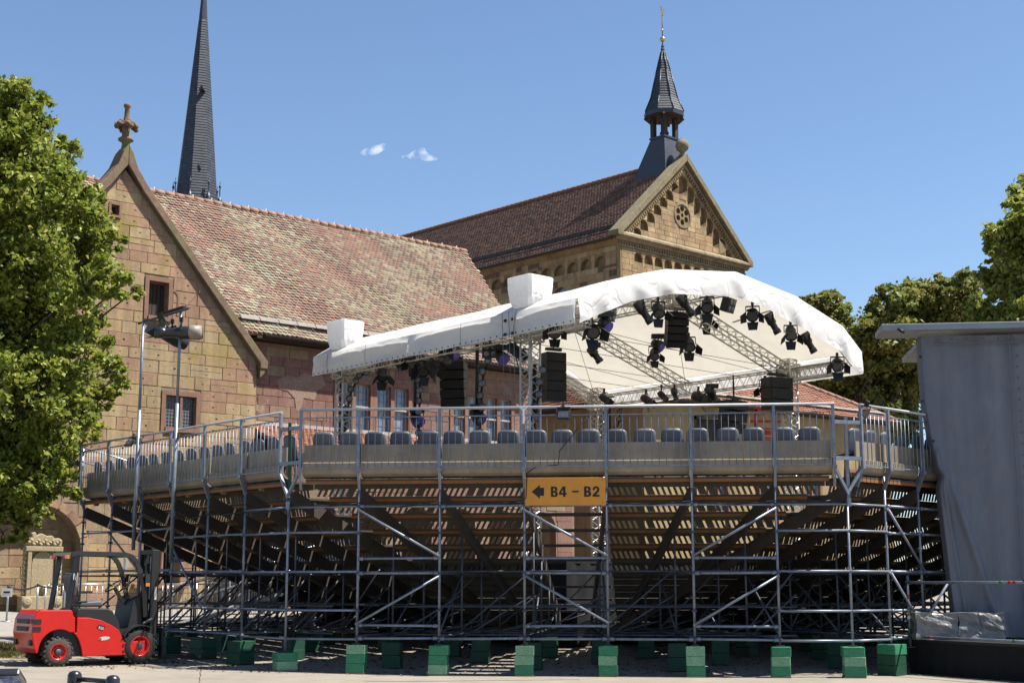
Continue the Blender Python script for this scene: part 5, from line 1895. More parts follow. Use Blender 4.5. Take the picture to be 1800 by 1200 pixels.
# left valance with swags between the towers
for side in (0, 1):
    val = MB()
    vs, fs = [], []
    n = 120
    for j in range(n + 1):
        u = j / n
        zt, zl = ztop(side), 7.95
        knots = (0, .19, .57, .93, 1.0)
        dk = min(abs(u - k) for k in knots)
        for i in range(NR + 1):
            f = i / NR
            sw_ = .16 * sin(min(1, dk / .19) * pi / 2) * sin(f * pi)
            fold = .02 * sin(u * 40 + f * 5) * f + .02 * sin(u * 13 - f * 6) * sin(f * pi)
            fold += .022 * (1 - abs(sin(u * 17 + f * 4 + 2 * sin(u * 9)))) ** 4 + .016 * (1 - abs(sin(u * 43 - f * 8 + sin(u * 23)))) ** 5
            ridge_ = .12 * math.exp(-((u - .57) / .012) ** 2) * sin(f * pi * .8)
            out = (ln_ if side == 0 else -ln_)
            vs.append(sp(u, side, zt + (zl - zt) * f + .005 * sin(u * 21)) + out * (.02 * f + .05 - sw_ * .35 + fold * .8 + ridge_ + .02 * sin(f * pi)))
    for j in range(n):
        for i in range(NR):
            fs.append((j * W + i, (j + 1) * W + i, (j + 1) * W + i + 1, j * W + i + 1))
    val.add(vs, fs, True)
    part('side_valance', val, m_cover, roof_t)
vs = []
# rear gable of the roof stays open behind a short valance
val = MB()
vs, fs = [], []
for j in range(NV + 1):
    v = j / NV
    for i in range(4):
        f = i / 3
        vs.append(sp(1, v, ztop(v) - f * .6) - fn_ * (.05 + .03 * sin(v * 50 + f)))
for j in range(NV):
    for i in range(3):
        fs.append((j * 4 + i, (j + 1) * 4 + i, (j + 1) * 4 + i + 1, j * 4 + i + 1))
val.add(vs, fs, True)
part('rear_valance', val, m_cover, roof_t)
# eyelet patches and rope lines on the left valance near the second tower
mb = MB()
for u, z in ((.215, 8.35), (.19, 8.35), (.215, 7.99), (.19, 7.99)):
    mb.box(sp(u, 0, z) + ln_ * .17, (.09, .03, .07), (eun, ln_, ZV))
part('eyelet', mb, m_black, roof_t, kind='stuff')
mb = MB()
for u in (.185, .2, .222):
    mb.tube(sp(u, 0, 8.55) + ln_ * .2, sp(u, 0, 6.0) + ln_ * .12, .008, 4)
part('tether', mb, m_leadbar, roof_t)


def truss(p0, p1, s, bay, rc=.024, rw=.011, A=None, tri=False):
    p0, p1 = Vector(p0), Vector(p1)
    d = p1 - p0
    L = d.length
    d.normalize()
    up = ZV if abs(d.z) < .9 else (A or evn)
    X = d.cross(up).normalized()
    Y = X.cross(d)
    cr = [(-1, -1), (1, -1), (1, 1), (-1, 1)]
    mb = MB()
    C4 = [X * (a * s / 2) + Y * (b * s / 2) for a, b in cr]
    for c in C4:
        mb.tube(p0 + c, p1 + c, rc, 6)
    n = max(1, int(round(L / bay)))
    for i in range(n):
        a, b, m = p0 + d * (L * i / n), p0 + d * (L * (i + 1) / n), p0 + d * (L * (i + .5) / n)
        for k in range(4):
            c, e = C4[k], C4[(k + 1) % 4]
            mb.tube(a + c, m + e, rw, 4, caps=False)
            mb.tube(m + e, b + c, rw, 4, caps=False)
    for q in (p0, p1):
        for k in range(4):
            mb.tube(q + C4[k], q + C4[(k + 1) % 4], rw, 4)
    return mb


TW = {'a': (.93, .045), 'b': (.2, .045), 'c': (.2, .955), 'd': (.93, .955)}
for k, (u, v) in TW.items():
    part('tower', truss(sp(u, v, 1.2), sp(u, v, 8.6), .36, .40, .031, .015, A=eun), m_truss, roof_t)
    part('sleeve_block', MB().box(sp(u, v, 8.1), (.5, .5, .36), (eun, evn, ZV)) if False else truss(sp(u, v, 7.85), sp(u, v, 8.45), .5, .3, .03, .02, A=eun), m_truss, roof_t)
ETZ = 8.12
ring = [('a', 'b'), ('b', 'c'), ('c', 'd'), ('d', 'a')]
for a, b in ring[0:1] + ring[2:3]:
    (u0, v0), (u1, v1) = TW[a], TW[b]
    part('eaves_truss', truss(sp(min(u0, u1) - .16, v0, ETZ), sp(max(u0, u1) + .04, v1, ETZ), .36, .42), m_truss, roof_t)


def rib(u, s, drop, rc=.024, rw=.011):
    P = [(.03, ztop(0) - drop)] + [(v, z - drop) for v, z in top_p[3:5]] + [(.97, ztop(1) - drop)]
    P = [(.045, 8.15), (top_p[3][0], top_p[3][1] - drop), (top_p[4][0], top_p[4][1] - drop), (.955, 8.15)]
    return P


for u in (.2, .565, .93):
    P = rib(u, .36, .42)
    for (v0, z0), (v1, z1) in zip(P, P[1:]):
        part('rib_truss', truss(sp(u, v0, z0), sp(u, v1, z1), .36, .42), m_truss, roof_t)
for k in (3, 4):
    v, z = top_p[k][0], top_p[k][1] - .42
    part('ridge_truss', truss(sp(.03, v, z), sp(.95, v, z), .30, .40), m_truss, roof_t)
    for u in (.2, .565, .93):
        part('node', truss(sp(u, v, z - .24), sp(u, v, z + .24), .46, .2, .03, .02, A=eun), m_truss, roof_t)
# front bow that carries the lamps
bow = [(v, z - .14) for v, z in top_p]
for dz in (0, -.28):
    mb = MB()
    mb.path([sp(.03, v, z + dz) for v, z in bow], .024, 6)
    part('front_bow', mb, m_truss, roof_t)
mb = MB()
for (v0, z0), (v1, z1) in zip(bow, bow[1:]):
    n = max(1, int((v1 - v0) * 28))
    for i in range(n):
        va, vb, vm = v0 + (v1 - v0) * i / n, v0 + (v1 - v0) * (i + 1) / n, v0 + (v1 - v0) * (i + .5) / n
        mb.tube(sp(.03, va, interp(bow, va)), sp(.03, vm, interp(bow, vm) - .28), .011, 4)
        mb.tube(sp(.03, vm, interp(bow, vm) - .28), sp(.03, vb, interp(bow, vb)), .011, 4)
part('bow_lacing', mb, m_truss, roof_t)
for v in [p[0] for p in top_p[1:-1:2]]:
    part('outrigger', MB().tube(sp(.03, v, interp(bow, v) - .1), sp(.2, v, max(8.1, interp(bow, v) - .3)), .024, 6), m_truss, roof_t)
for v in (.045, .955):
    part('outrigger', truss(sp(.02, v, ETZ), sp(.2, v, ETZ), .3, .4), m_truss, roof_t)
# wire cross-bracing
for a, b in (((.2, .045, 8.0), (.565, top_p[3][0], top_p[3][1] - .5)), ((.565, .045, 8.0), (.2, top_p[3][0], top_p[3][1] - .5)), ((.2, .955, 8.0), (.565, top_p[4][0], top_p[4][1] - .5)), ((.565, .955, 8.0), (.93, top_p[4][0], top_p[4][1] - .5)),
             ((.565, .955, 8.0), (.2, top_p[4][0], top_p[4][1] - .5)), ((.93, .955, 8), (.565, top_p[4][0], top_p[4][1] - .5))):
    part('wire', MB().tube(sp(*a), sp(*b), .008, 4), m_black, roof_t)
for k in range(5):
    part('tie_wire', MB().tube(sp(.2 + .17 * k, .05, 8.3), sp(.2 + .17 * k, .95, 8.3), .008, 4), m_black, roof_t)
# wrapped chain-hoist heads above the left towers
def hoist_head(u, v, zt, w, d, h, label):
    c = sp(u, v, 0)
    mb = MB()
    n = 32
    prof = [(.40, 0), (.50, .10), (.76, .24), (.93, h * .42), (1.0, h * .75), (1.02, h), (.99, h + .012)]
    vs, fs = [], []
    RR = random.Random(int(u * 100))
    for i, (s_, z) in enumerate(prof):
        for j in range(n):
            a = 2 * pi * (j + .5) / n
            ca, sa = cos(a), sin(a)
            m_ = max(abs(ca), abs(sa))
            sq = 1 / m_ if i > 1 else .5 + .5 / m_
            k = 1 + (.02 if i < 4 else .010) * sin(j * 2.7 + i * 1.9) + .012 * sin(j * .9 + i * 2.3) + (.05 * sin(j * 1.9) if i in (1, 2) else 0)
            vs.append(c + eun * (ca * sq * s_ * w / 2 * k) + evn * (sa * sq * s_ * d / 2 * k) + ZV * (zt - h + z - (.0)))
    m2 = len(prof)
    for i in range(m2 - 1):
        for j in range(n):
            fs.append((i * n + j, i * n + (j + 1) % n, (i + 1) * n + (j + 1) % n, (i + 1) * n + j))
    fs.append(tuple((m2 - 1) * n + j for j in range(n)))
    fs.append(tuple(reversed(range(n))))
    mb.add(vs, fs, [False] * len(fs))
    return part('hoist_cover', mb, m_cover, roof_t, bevel=0, label=label)


def tie(u, v, z, r):
    mb = MB()
    c = sp(u, v, z)
    q = [c + eun * (r * cos(a)) + evn * (r * sin(a)) + ZV * (.03 * sin(a * 3)) for a in [i * pi / 10 for i in range(21)]]
    mb.path(q, .014, 6)
    part('tie_rope', mb, m_leadbar, roof_t)


tie(.93, .045, 8.62, .31)
tie(.2, .045, 8.63, .31)
# welded seams
for u in (.19, .38, .57, .76, .93):
    mb = MB()
    mb.path([sp(u, 0, ztop(0) - (ztop(0) - 7.97) * f) + ln_ * (.075 + .03 * sin(f * pi) + (.12 * sin(f * pi * .8) if u == .57 else 0)) for f in (0, .2, .4, .6, .8, 1)], .006, 4)
    part('seam', mb, m_leadbar, roof_t)
mb = MB()
for i in range(46):
    u = .01 + i / 46
    mb.box(sp(u, 0, 8.0) + ln_ * .12, (.03, .03, .03))
part('lacing_eyelets', mb, m_black, roof_t, kind='stuff')
hoist_head(.93, .045, 9.58, .92, .85, 1.05, 'left hoist cover with straight top')
hoist_head(.2, .045, 9.52, .95, .9, .98, 'right hoist cover bunched at its foot')

# stage platform with black drapes, back drop steelwork below the roof
stg = thing('stage_platform', 'dark stage platform with black skirts, half hidden under the grandstand rows', 'stage', sp(.5, .5, .6))
part('stage_floor', MB().prism([(.06, .02), (.06, .98), (.98, .98), (.98, .02)], SC + ZV * 2.2, eu, ev, ZV * .14), m_black, stg)  # floor and skirts raised to darken the view beneath the rows
for a, b in (((.06, .02), (.06, .98)), ((.06, .02), (.98, .02)), ((.98, .02), (.98, .98)), ((.06, .98), (.98, .98))):
    pa, pb = sp(*a, 0), sp(*b, 0)
    mb = MB()
    n = 80
    vs, fs = [], []
    nn = (pb - pa).normalized().cross(ZV)
    for i in range(n + 1):
        p = pa.lerp(pb, i / n) + nn * (.03 * sin(i * 1.7))
        vs += [Vector((p.x, p.y, gz(p.x, p.y) - .02)), Vector((p.x, p.y, 2.2))]
    fs = [(2 * i, 2 * i + 2, 2 * i + 3, 2 * i + 1) for i in range(n)]
    mb.add(vs, fs, True)
    part('skirt', mb, m_velvet, stg)

# ------------------------------------------------------------------ lamps and loudspeakers hung under the roof
def basis(aim):
    aim = Vector(aim).normalized()
    X = aim.cross(ZV)
    X = X.normalized() if X.length > .01 else Vector((1, 0, 0))
    return X, aim, X.cross(aim)


def hang(t, p, up=.35):
    part('yoke_clamp', MB().tube(p + ZV * .16, p + ZV * up, .022, 6).box(p + ZV * up, (.07, .07, .1)), m_black, t)


def spot(p, aim, L, r, label, kind='profile', up=.35, group='stage lamps under the white roof'):
    nm = {'profile': 'profile_lamp', 'par': 'barndoor_lamp', 'led': 'led_wash_lamp', 'mover': 'moving_head', 'blind': 'blinder_lamp'}[kind]
    t = thing(nm, label, 'stage lamp', p, 0, group)
    X, D, U = basis(aim)
    AX = (X, U, D)
    p = Vector(p)
    if kind in ('profile', 'mover'):
        b = MB().lathe([(0, -L * .5), (r * .8, -L * .5), (r, -L * .42), (r, L * .02), (r * .72, L * .1), (r * .72, L * .38)], p, AX, 14)
        part('housing', b, m_blackg, t)
        part('barrel', MB().lathe([(r * .74, L * .36), (r * .86, L * .4), (r * .86, L * .6), (r * .7, L * .6), (r * .7, L * .5)], p, AX, 14), m_blackg, t)
        part('lens', MB().lathe([(r * .7, L * .57), (r * .3, L * .6), (0, L * .61)], p, AX, 14), m_lens, t)
        part('yoke', MB().bar(p + X * (r + .02), p + X * (r + .02) + ZV * .2, .02, .05).bar(p - X * (r + .02), p - X * (r + .02) + ZV * .2, .02, .05).bar(p + X * (r + .02) + ZV * .2, p - X * (r + .02) + ZV * .2, .02, .05), m_black, t)
        if kind == 'mover':
            part('base_box', MB().box(p + ZV * .27, (r * 2.6, r * 1.6, .13)), m_black, t)
    elif kind == 'par':
        part('housing', MB().lathe([(0, -L * .5), (r * .7, -L * .48), (r, -L * .2), (r, L * .3), (r * 1.08, L * .32), (r * 1.08, L * .4), (r * .9, L * .4)], p, AX, 14), m_black, t)
        part('lens', MB().lathe([(r * .92, L * .36), (0, L * .37)], p, AX, 14), m_lens, t)
        for s_, (A_, B_) in enumerate(((X, U), (-X, U), (U, X), (-U, X))):
            c = p + D * (L * .4) + A_ * r * 1.05
            tip = (A_ * .62 + D * .8)
            part('barn_door', MB().prism([(-r * 1.0, 0), (r * 1.0, 0), (r * .75, r * 1.5), (-r * .75, r * 1.5)], c, B_, tip, (A_ * .01)), m_black, t)
        part('yoke', MB().bar(p + X * (r + .03), p + X * (r + .03) + ZV * .22, .02, .04).bar(p - X * (r + .03), p - X * (r + .03) + ZV * .22, .02, .04).bar(p + X * (r + .03) + ZV * .22, p - X * (r + .03) + ZV * .22, .02, .04), m_black, t)
    elif kind == 'led':
        part('housing', MB().lathe([(0, -L * .5), (r * .6, -L * .5), (r * .95, -L * .1), (r * 1.05, L * .3), (r, L * .32)], p, AX, 16), m_black, t)
        part('led_face', MB().lathe([(r, L * .3), (0, L * .34)], p, AX, 16), m_violet, t)
        cells = MB()
        for k in range(19):
            rr, a = (0, 0) if k == 0 else (r * .42, k * pi / 3) if k < 7 else (r * .78, k * pi / 6)
            cells.ball(p + D * (L * .33) + X * rr * cos(a) + U * rr * sin(a), r * .13, 6, 4)
        part('led_cells', cells, m_violet, t, kind='stuff')
        part('yoke', MB().bar(p + X * (r + .03), p + X * (r + .03) + ZV * .24, .025, .05).bar(p - X * (r + .03), p - X * (r + .03) + ZV * .24, .025, .05).box(p + ZV * .27, (r * 2.3, r * 1.5, .12)), m_black, t)
    else:
        part('housing', MB().box(p, (r * 2, r * 2, L * .5), AX), m_black, t)
        for a in (-.5, .5):
            for b in (-.5, .5):
                part('bulb', MB().lathe([(r * .42, L * .24), (r * .42, L * .27), (r * .3, L * .3), (0, L * .26)], p + X * a * r * .95 + U * b * r * .95, AX, 12), m_lens, t)
    hang(t, p, up)
    return t


def fp(px, py, u=.035):
    return onplane(px, py, sp(u, 0, 0), fn_)


def lp(px, py, v=.05):
    return onplane(px, py, sp(0, v, 0), ln_)


IN = -fn_
aimd = lambda a, b, c: evn * a + fn_ * b + ZV * c
LF = [  # pixel, aim, length, radius, kind, label
    (1130, 547, (.55, .3, -.85), .62, .13, 'profile', 'glossy black profile lamp left of the hanging line array, under the front arch'),
    (1157, 545, (-.3, .5, -.7), .42, .15, 'par', 'barn-door lamp just right of the first glossy profile lamp on the arch'),
    (1204, 535, (.55, .3, -.8), .62, .13, 'profile', 'glossy black profile lamp near the top of the front arch'),
    (1243, 536, (-.5, .4, -.6), .45, .16, 'par', 'barn-door lamp right of the topmost profile lamp'),
    (1280, 536, (.2, .9, -.3), .5, .2, 'blind', 'four-bulb blinder lamp at the right end of the flat arch top'),
    (1323, 552, (-.6, .4, -.5), .45, .16, 'par', 'barn-door lamp left of the right-hand profile pair'),
    (1357, 567, (.4, .3, -.9), .6, .13, 'profile', 'glossy black profile lamp on the upper right slope of the arch'),
    (1390, 585, (-.4, .4, -.8), .45, .16, 'par', 'barn-door lamp between the two profile lamps on the right slope'),
    (1421, 601, (.4, .3, -.9), .6, .13, 'profile', 'glossy black profile lamp on the lower right slope of the arch'),
    (1472, 640, (-.5, .4, -.5), .45, .17, 'par', 'barn-door lamp at the right foot of the arch'),
    (1040, 580, (-.3, .6, -.5), .42, .17, 'par', 'barn-door lamp at the left foot of the arch'),
    (1064, 572, (.1, .8, -.6), .4, .16, 'led', 'violet LED lamp at the left foot of the arch'),
    (1070, 552, (.2, .9, -.2), .45, .17, 'blind', 'blinder lamp above the violet LED lamp at the left foot of the arch'),
]
for px, py, aim, L, r, k, lab in LF:
    spot(fp(px, py), aimd(*aim), L, r, lab, k, .3)
# lamps on the middle and rear trusses
MF = [
    (1045, 622, .42, (.4, .4, -.8), .5, .14, 'mover', 'moving head hanging low behind the right loudspeaker'),
    (1157, 607, .3, (.2, .8, -.5), .42, .17, 'led', 'violet LED lamp below the curved line array'),
    (1150, 622, .3, (-.4, .5, -.6), .4, .13, 'par', 'barn-door lamp below the violet LED lamp under the line array'),
    (1211, 605, .3, (-.4, .5, -.7), .45, .17, 'par', 'barn-door lamp hanging in the middle of the roof right of the line array'),
    (1241, 563, .22, (-.3, .5, -.6), .4, .14, 'par', 'barn-door lamp tucked below the flat arch top'),
    (1062, 700, .9, (.3, .6, -.5), .35, .13, 'par', 'small lamp at the far left corner of the roof'),
    (1136, 702, .9, (.3, .6, -.5), .4, .14, 'par', 'small round lamp on the rear truss, left part'),
    (1163, 694, .9, (.3, .4, -.5), .3, .11, 'par', 'smallest flap lamp on the rear truss'),
    (1186, 692, .9, (.1, .2, -.9), .4, .11, 'profile', 'slim lamp pointing down from the rear truss'),
    (1228, 698, .75, (.3, .6, -.3), .45, .18, 'par', 'round barn-door lamp on the right truss above the seats'),
    (1252, 693, .72, (.3, .4, -.8), .6, .15, 'mover', 'moving head beside the round lamp on the right truss'),
    (1345, 680, .4, (-.6, .3, -.6), .5, .15, 'par', 'lamp left of the dark loudspeaker at the right tower'),
]
for px, py, u, aim, L, r, k, lab in MF:
    spot(onplane(px, py, sp(0, .90, 0), ln_) if u >= .7 or px == 1345 else onplane(px, py, sp(u, 0, 0), fn_), aimd(*aim), L, r, lab, k, .3, 'stage lamps under the white roof')
LL_ = [
    (672, 657, (-.2, .4, -.7), .42, .16, 'par', 'barn-door lamp with pale lens below the left valance'),
    (703, 640, (.2, .5, -.6), .38, .14, 'led', 'violet LED lamp peeping below the left valance'),
    (727, 637, (-.5, .3, -.4), .34, .14, 'par', 'round lamp left of the second lamp string'),
    (745, 648, (-.5, .4, -.7), .42, .16, 'par', 'barn-door lamp by the second lamp string'),
    (760, 646, (.3, .6, -.5), .4, .15, 'par', 'tilted round lamp right of the second lamp string'),
    (783, 628, (-.3, .8, -.4), .5, .17, 'mover', 'moving head on top of the left line array'),
    (797, 623, (.1, .9, -.3), .38, .13, 'led', 'violet LED lamp above the left line array'),
    (861, 616, (-.6, .8, -.1), .5, .2, 'blind', 'four-bulb blinder lamp left of the tall tower'),
    (882, 628, (-.1, .8, -.6), .42, .17, 'led', 'violet LED lamp beside the tall tower'),
    (905, 615, (.4, .5, -.5), .45, .15, 'par', 'lamp behind the top of the tall tower'),
    (975, 582, (-.5, .5, -.4), .42, .15, 'par', 'flap lamp above the right hanging loudspeaker'),
    (733, 738, (-.1, .8, -.6), .5, .18, 'led', 'low violet LED lamp hung under the second lamp string'),
    (840, 733, (.1, .8, -.6), .5, .18, 'led', 'low violet LED lamp hung under the third lamp string'),
]
for px, py, aim, L, r, k, lab in LL_:
    spot(lp(px, py), aimd(*aim), L, r, lab, k, .3)


def line_array(p, aim, n, w, h, d, curve, label, top):
    t = thing('line_array', label, 'loudspeaker', p, 0, 'hanging loudspeaker columns')
    a = Vector(aim).normalized()
    p = Vector(p)
    part('rigging', MB().tube(p + ZV * .1, Vector((p.x, p.y, top)), .03, 6).box(p + ZV * .1, (w * .8, .1, .08), (a.cross(ZV), a, ZV)), m_black, t)
    ang = 0
    for i in range(n):
        D = (a * cos(ang) - ZV * sin(ang))
        X = a.cross(ZV).normalized()
        U = X.cross(D)
        q = p - U * (h * .5)
        part('cabinet', MB().box(q - D * .02, (w, d, h * .96), (X, D, U)), m_black, t, bevel=.01)
        part('grille', MB().box(q + D * (d / 2 - .014), (w * .93, .02, h * .86), (X, D, U)), m_grill, t)
        p = p - U * h
        ang += curve
    return t


line_array(lp(797, 636, .16), evn * .25 + fn_ * .5 + ln_ * .9, 5, .72, .26, .5, .07, 'left line array of black loudspeakers, hanging between two lamp strings', 8.2)
line_array(lp(973, 620, .3), evn * .2 + fn_ * 1 + ln_ * .5, 5, .62, .28, .45, 0.0, 'straight black loudspeaker column right of the tall tower', 8.4)
line_array(fp(1190, 549, .22), evn * -.55 + fn_ * .8, 5, .62, .20, .4, .13, 'curved black line array hanging under the middle of the roof', 9.3)
line_array(onplane(1366, 664, sp(0, .90, 0), ln_), evn * -.3 + fn_ * 1, 3, .85, .34, .5, .02, 'dark loudspeaker block beside the right tower', 8.4)
line_array(onplane(1290, 704, sp(0, .88, 0), ln_), evn * .1 + fn_ * 1, 3, .9, .33, .5, .16, 'black loudspeaker hanging low over the middle seats', 8.2)


# black poles with strings of round lamps
def lamp_string(pts_pole, pts_string, label, plane):
    P = [plane(*q) for q in pts_pole]
    Q = [plane(*q) for q in pts_string]
    t = thing('lamp_string', label, 'lamp string', P[-1], 0, 'black poles with strings of round lamps')
    part('pole', MB().tube(P[0], P[1], .05, 8), m_black, t)
    part('cable', MB().path(Q, .035, 6), m_black, t)
    Ls = sum((b - a).length for a, b in zip(Q, Q[1:]))
    n = max(4, int(Ls / .30))
    for i in range(n):
        d = Ls * (i + .5) / n
        for a, b in zip(Q, Q[1:]):
            l = (b - a).length
            if d <= l:
                p = a.lerp(b, d / l)
                break
            d -= l
        D = (ln_ * .8 + fn_ * .5 + evn * .35 * (-1) ** i).normalized()
        X, D, U = basis(D)
        lamp = part('lamp', MB().lathe([(0, -.1), (.06, -.1), (.095, 0), (.105, .06), (.09, .065)], p + D * .06, (X, U, D), 12), m_black, t)
        part('lamp_lens', MB().lathe([(.095, .05), (0, .07)], p + D * .06, (X, U, D), 12), m_lens, lamp)


lamp_string([(600, 655), (597, 780)], [(650, 652), (630, 662), (617, 690), (608, 735), (604, 780)], 'first lamp string curving down left of the windows', lp)
lamp_string([(731, 625), (729, 725)], [(742, 640), (737, 670), (739, 700), (736, 725), (737, 790)], 'second lamp string before the nave windows', lp)
lamp_string([(839, 605), (838, 725)], [(862, 625), (850, 655), (846, 690), (848, 720), (843, 770)], 'third lamp string right of the left line array', lp)
lamp_string([(940, 640), (938, 790)], [(955, 640), (948, 690), (940, 730), (938, 790)], 'fourth lamp string between tower and straight loudspeaker', lp)
lamp_string([(1072, 700), (1072, 760)], [(1115, 692), (1096, 705), (1088, 735), (1080, 790)], 'fifth lamp string by the rear tower', lambda a, b: onplane(a, b, sp(.88, 0, 0), fn_))

# red lift cage, frame added for sun and shade patches on the wall
rp0 = at(1345, 760, 46)
lift = thing('lift_cage', 'red steel lift cage on a mast seen over the right-hand seats', 'lift', (rp0.x, rp0.y, .5))
mb = MB()
for dx in (-.32, .32):
    mb.bar(rp0 + Vector((dx, 0, -6.2)), rp0 + Vector((dx * .9, 0, .75)), .1)
mb.bar(rp0 + Vector((-.32, 0, .75)), rp0 + Vector((.32, 0, .75)), .1)
for z in (.35, -.05, -.5):
    mb.bar(rp0 + Vector((-.5, -.1, z)), rp0 + Vector((.5, -.1, z)), .09)
part('mast', mb, m_redmetal, lift)
mb = MB()
for dx in (-.62, .62):
    mb.bar(rp0 + Vector((dx, -.2, -.55)), rp0 + Vector((dx, -.2, .1)), .07)
    mb.bar(rp0 + Vector((dx, .6, -.55)), rp0 + Vector((dx, .6, .1)), .07)
for y in (-.2, .6):
    for z in (-.5, -.2, .1):
        mb.bar(rp0 + Vector((-.62, y, z)), rp0 + Vector((.62, y, z)), .06)
mb.box(rp0 + Vector((0, .2, -.55)), (1.3, .85, .06))
part('cage', mb, m_redmetal, lift)
part('base', MB().box(rp0 + Vector((0, .3, -5.9)), (1.4, 1.6, .4)), m_redmetal, lift)
ep = at(1245, 760, 47)
ea = thing('wall_patch_frame', 'olive timber scenery frame seen over the middle seats', 'scenery', (ep.x, ep.y, 1.2))
mb = MB()
for dx in (-.55, .6):
    mb.bar(ep + Vector((dx, 0, -5.4)), ep + Vector((dx * .8, 0, .55)), .12)
mb.bar(ep + Vector((-.6, 0, .5)), ep + Vector((.6, 0, .55)), .12)
mb.bar(ep + Vector((-.6, 0, -.5)), ep + Vector((.6, 0, -.5)), .12)
part('frame', mb, m_olive, ea)
part('panel', MB().box(ep + Vector((0, .08, 0)), (1.0, .04, .9)), m_olive, ea)

# ------------------------------------------------------------------ forklift
FH = radians(37)
fh, fl = Vector((cos(FH), sin(FH), 0)), Vector((-sin(FH), cos(FH), 0))
nw = at(102, 1140, 27.7)
fo0 = Vector((nw.x, nw.y, 0)) + fl * .52
fo0.z = gz(fo0.x, fo0.y)
fk = thing('forklift', 'red and black diesel forklift parked at the left end of the grandstand', 'forklift', fo0, FH)


def fp3(x, y, z):
    return fo0 + fh * x + fl * y + ZV * z


FAX = (fh, fl, ZV)


def arc_pts(cx, cz, r, a0, a1, n):
    return [(cx + r * cos(radians(a0 + (a1 - a0) * i / n)), cz + r * sin(radians(a0 + (a1 - a0) * i / n))) for i in range(n + 1)]


def side_prism(poly, y0, y1, mb=None):
    return (mb or MB()).prism(poly, fp3(0, y0, 0), fh, ZV, fl * (y1 - y0))


cw = [(-.47, .34), (-.53, .62), (-.51, .86), (-.46, .98), (-.38, 1.05), (.20, 1.05), (.24, 1.02), (.26, .93), (.30, .90), (.31, .62)] + arc_pts(0, .30, .38, 58, 172, 9) + [(-.39, .26), (-.42, .24)]
part('counterweight', side_prism(cw, -.55, .55), m_redpaint, fk, bevel=.05)
sp_ = [(.33, .62), (.33, .905), (.55, .90), (.80, .85), (1.02, .75), (1.18, .65), (1.24, .52), (1.30, .42), (1.72, .44), (1.72, .17), (.47, .17), (.44, .32)] + arc_pts(0, .30, .42, 20, 50, 4)
part('side_panel', side_prism(sp_, -.56, -.50), m_redpaint, fk, bevel=.012)
part('side_panel', side_prism(sp_, .50, .56), m_redpaint, fk, bevel=.012)
part('chassis', MB().box(fp3(.75, 0, .42), (1.7, .98, .5), FAX), m_black, fk)
part('axle', MB().tube(fp3(0, -.5, .28), fp3(0, .5, .28), .07, 8).tube(fp3(1.62, -.5, .33), fp3(1.62, .5, .33), .09, 8), m_black, fk)
for z in (.84, .70):
    part('grille_slot', MB().box(fp3(-.51, 0, z), (.06, .62, .085), FAX).box(fp3(-.44, -.50, z), (.16, .12, .085), FAX), m_black, fk)
for y in (-.42, .42):
    part('tow_pocket', MB().box(fp3(-.50, y, .44), (.05, .12, .1), FAX), m_black, fk)
hood = [(.33, .9), (.35, 1.06), (.42, 1.085), (.95, 1.07), (1.05, 1.03), (1.2, .78), (1.24, .6), (1.0, .72), (.8, .83), (.55, .88)]
part('engine_hood', side_prism(hood, -.5, .5), m_black, fk, bevel=.02)
part('step', MB().box(fp3(1.42, 0, .50), (.36, 1.02, .16), FAX), m_black, fk)
part('dash', side_prism([(1.38, .55), (1.5, 1.25), (1.62, 1.32), (1.70, 1.2), (1.70, .5)], -.42, .42), m_black, fk, bevel=.02)
# seat
part('seat', side_prism([(.48, 1.1), (.5, 1.2), (.9, 1.22), (.96, 1.16), (.94, 1.1)], -.25, .25), m_seatgrey, fk, bevel=.04)
part('backrest', side_prism([(.38, 1.16), (.26, 1.72), (.33, 1.76), (.40, 1.7), (.50, 1.2)], -.22, .22), m_seatgrey, fk, bevel=.04)
part('armrest', MB().box(fp3(.55, -.28, 1.38), (.3, .07, .05), FAX), m_black, fk)
# steering
part('steering_column', MB().bar(fp3(1.48, 0, 1.15), fp3(1.26, .0, 1.47), .06), m_black, fk)
c_ = fp3(1.24, 0, 1.5)
dn = (fh * -.6 + ZV * .8).normalized()
Xs = fl
Ys = dn.cross(Xs)
mb = MB()
prev = None
for k in range(17):
    a = 2 * pi * k / 16
    q = c_ + Xs * (.18 * cos(a)) + Ys * (.18 * sin(a))
    if prev:
        mb.tube(prev, q, .016, 6)
    prev = q
mb.tube(c_ - Xs * .17, c_ + Xs * .17, .012, 6)
mb.ball(c_ + Xs * .15 + dn * .05, .03, 8, 6)
part('steering_wheel', mb, m_black, fk)
for y in (-.12, -.2, -.28):
    part('lever', MB().tube(fp3(1.5, y, 1.2), fp3(1.4, y, 1.45), .01, 6).ball(fp3(1.4, y, 1.46), .022, 8, 6), m_black, fk)
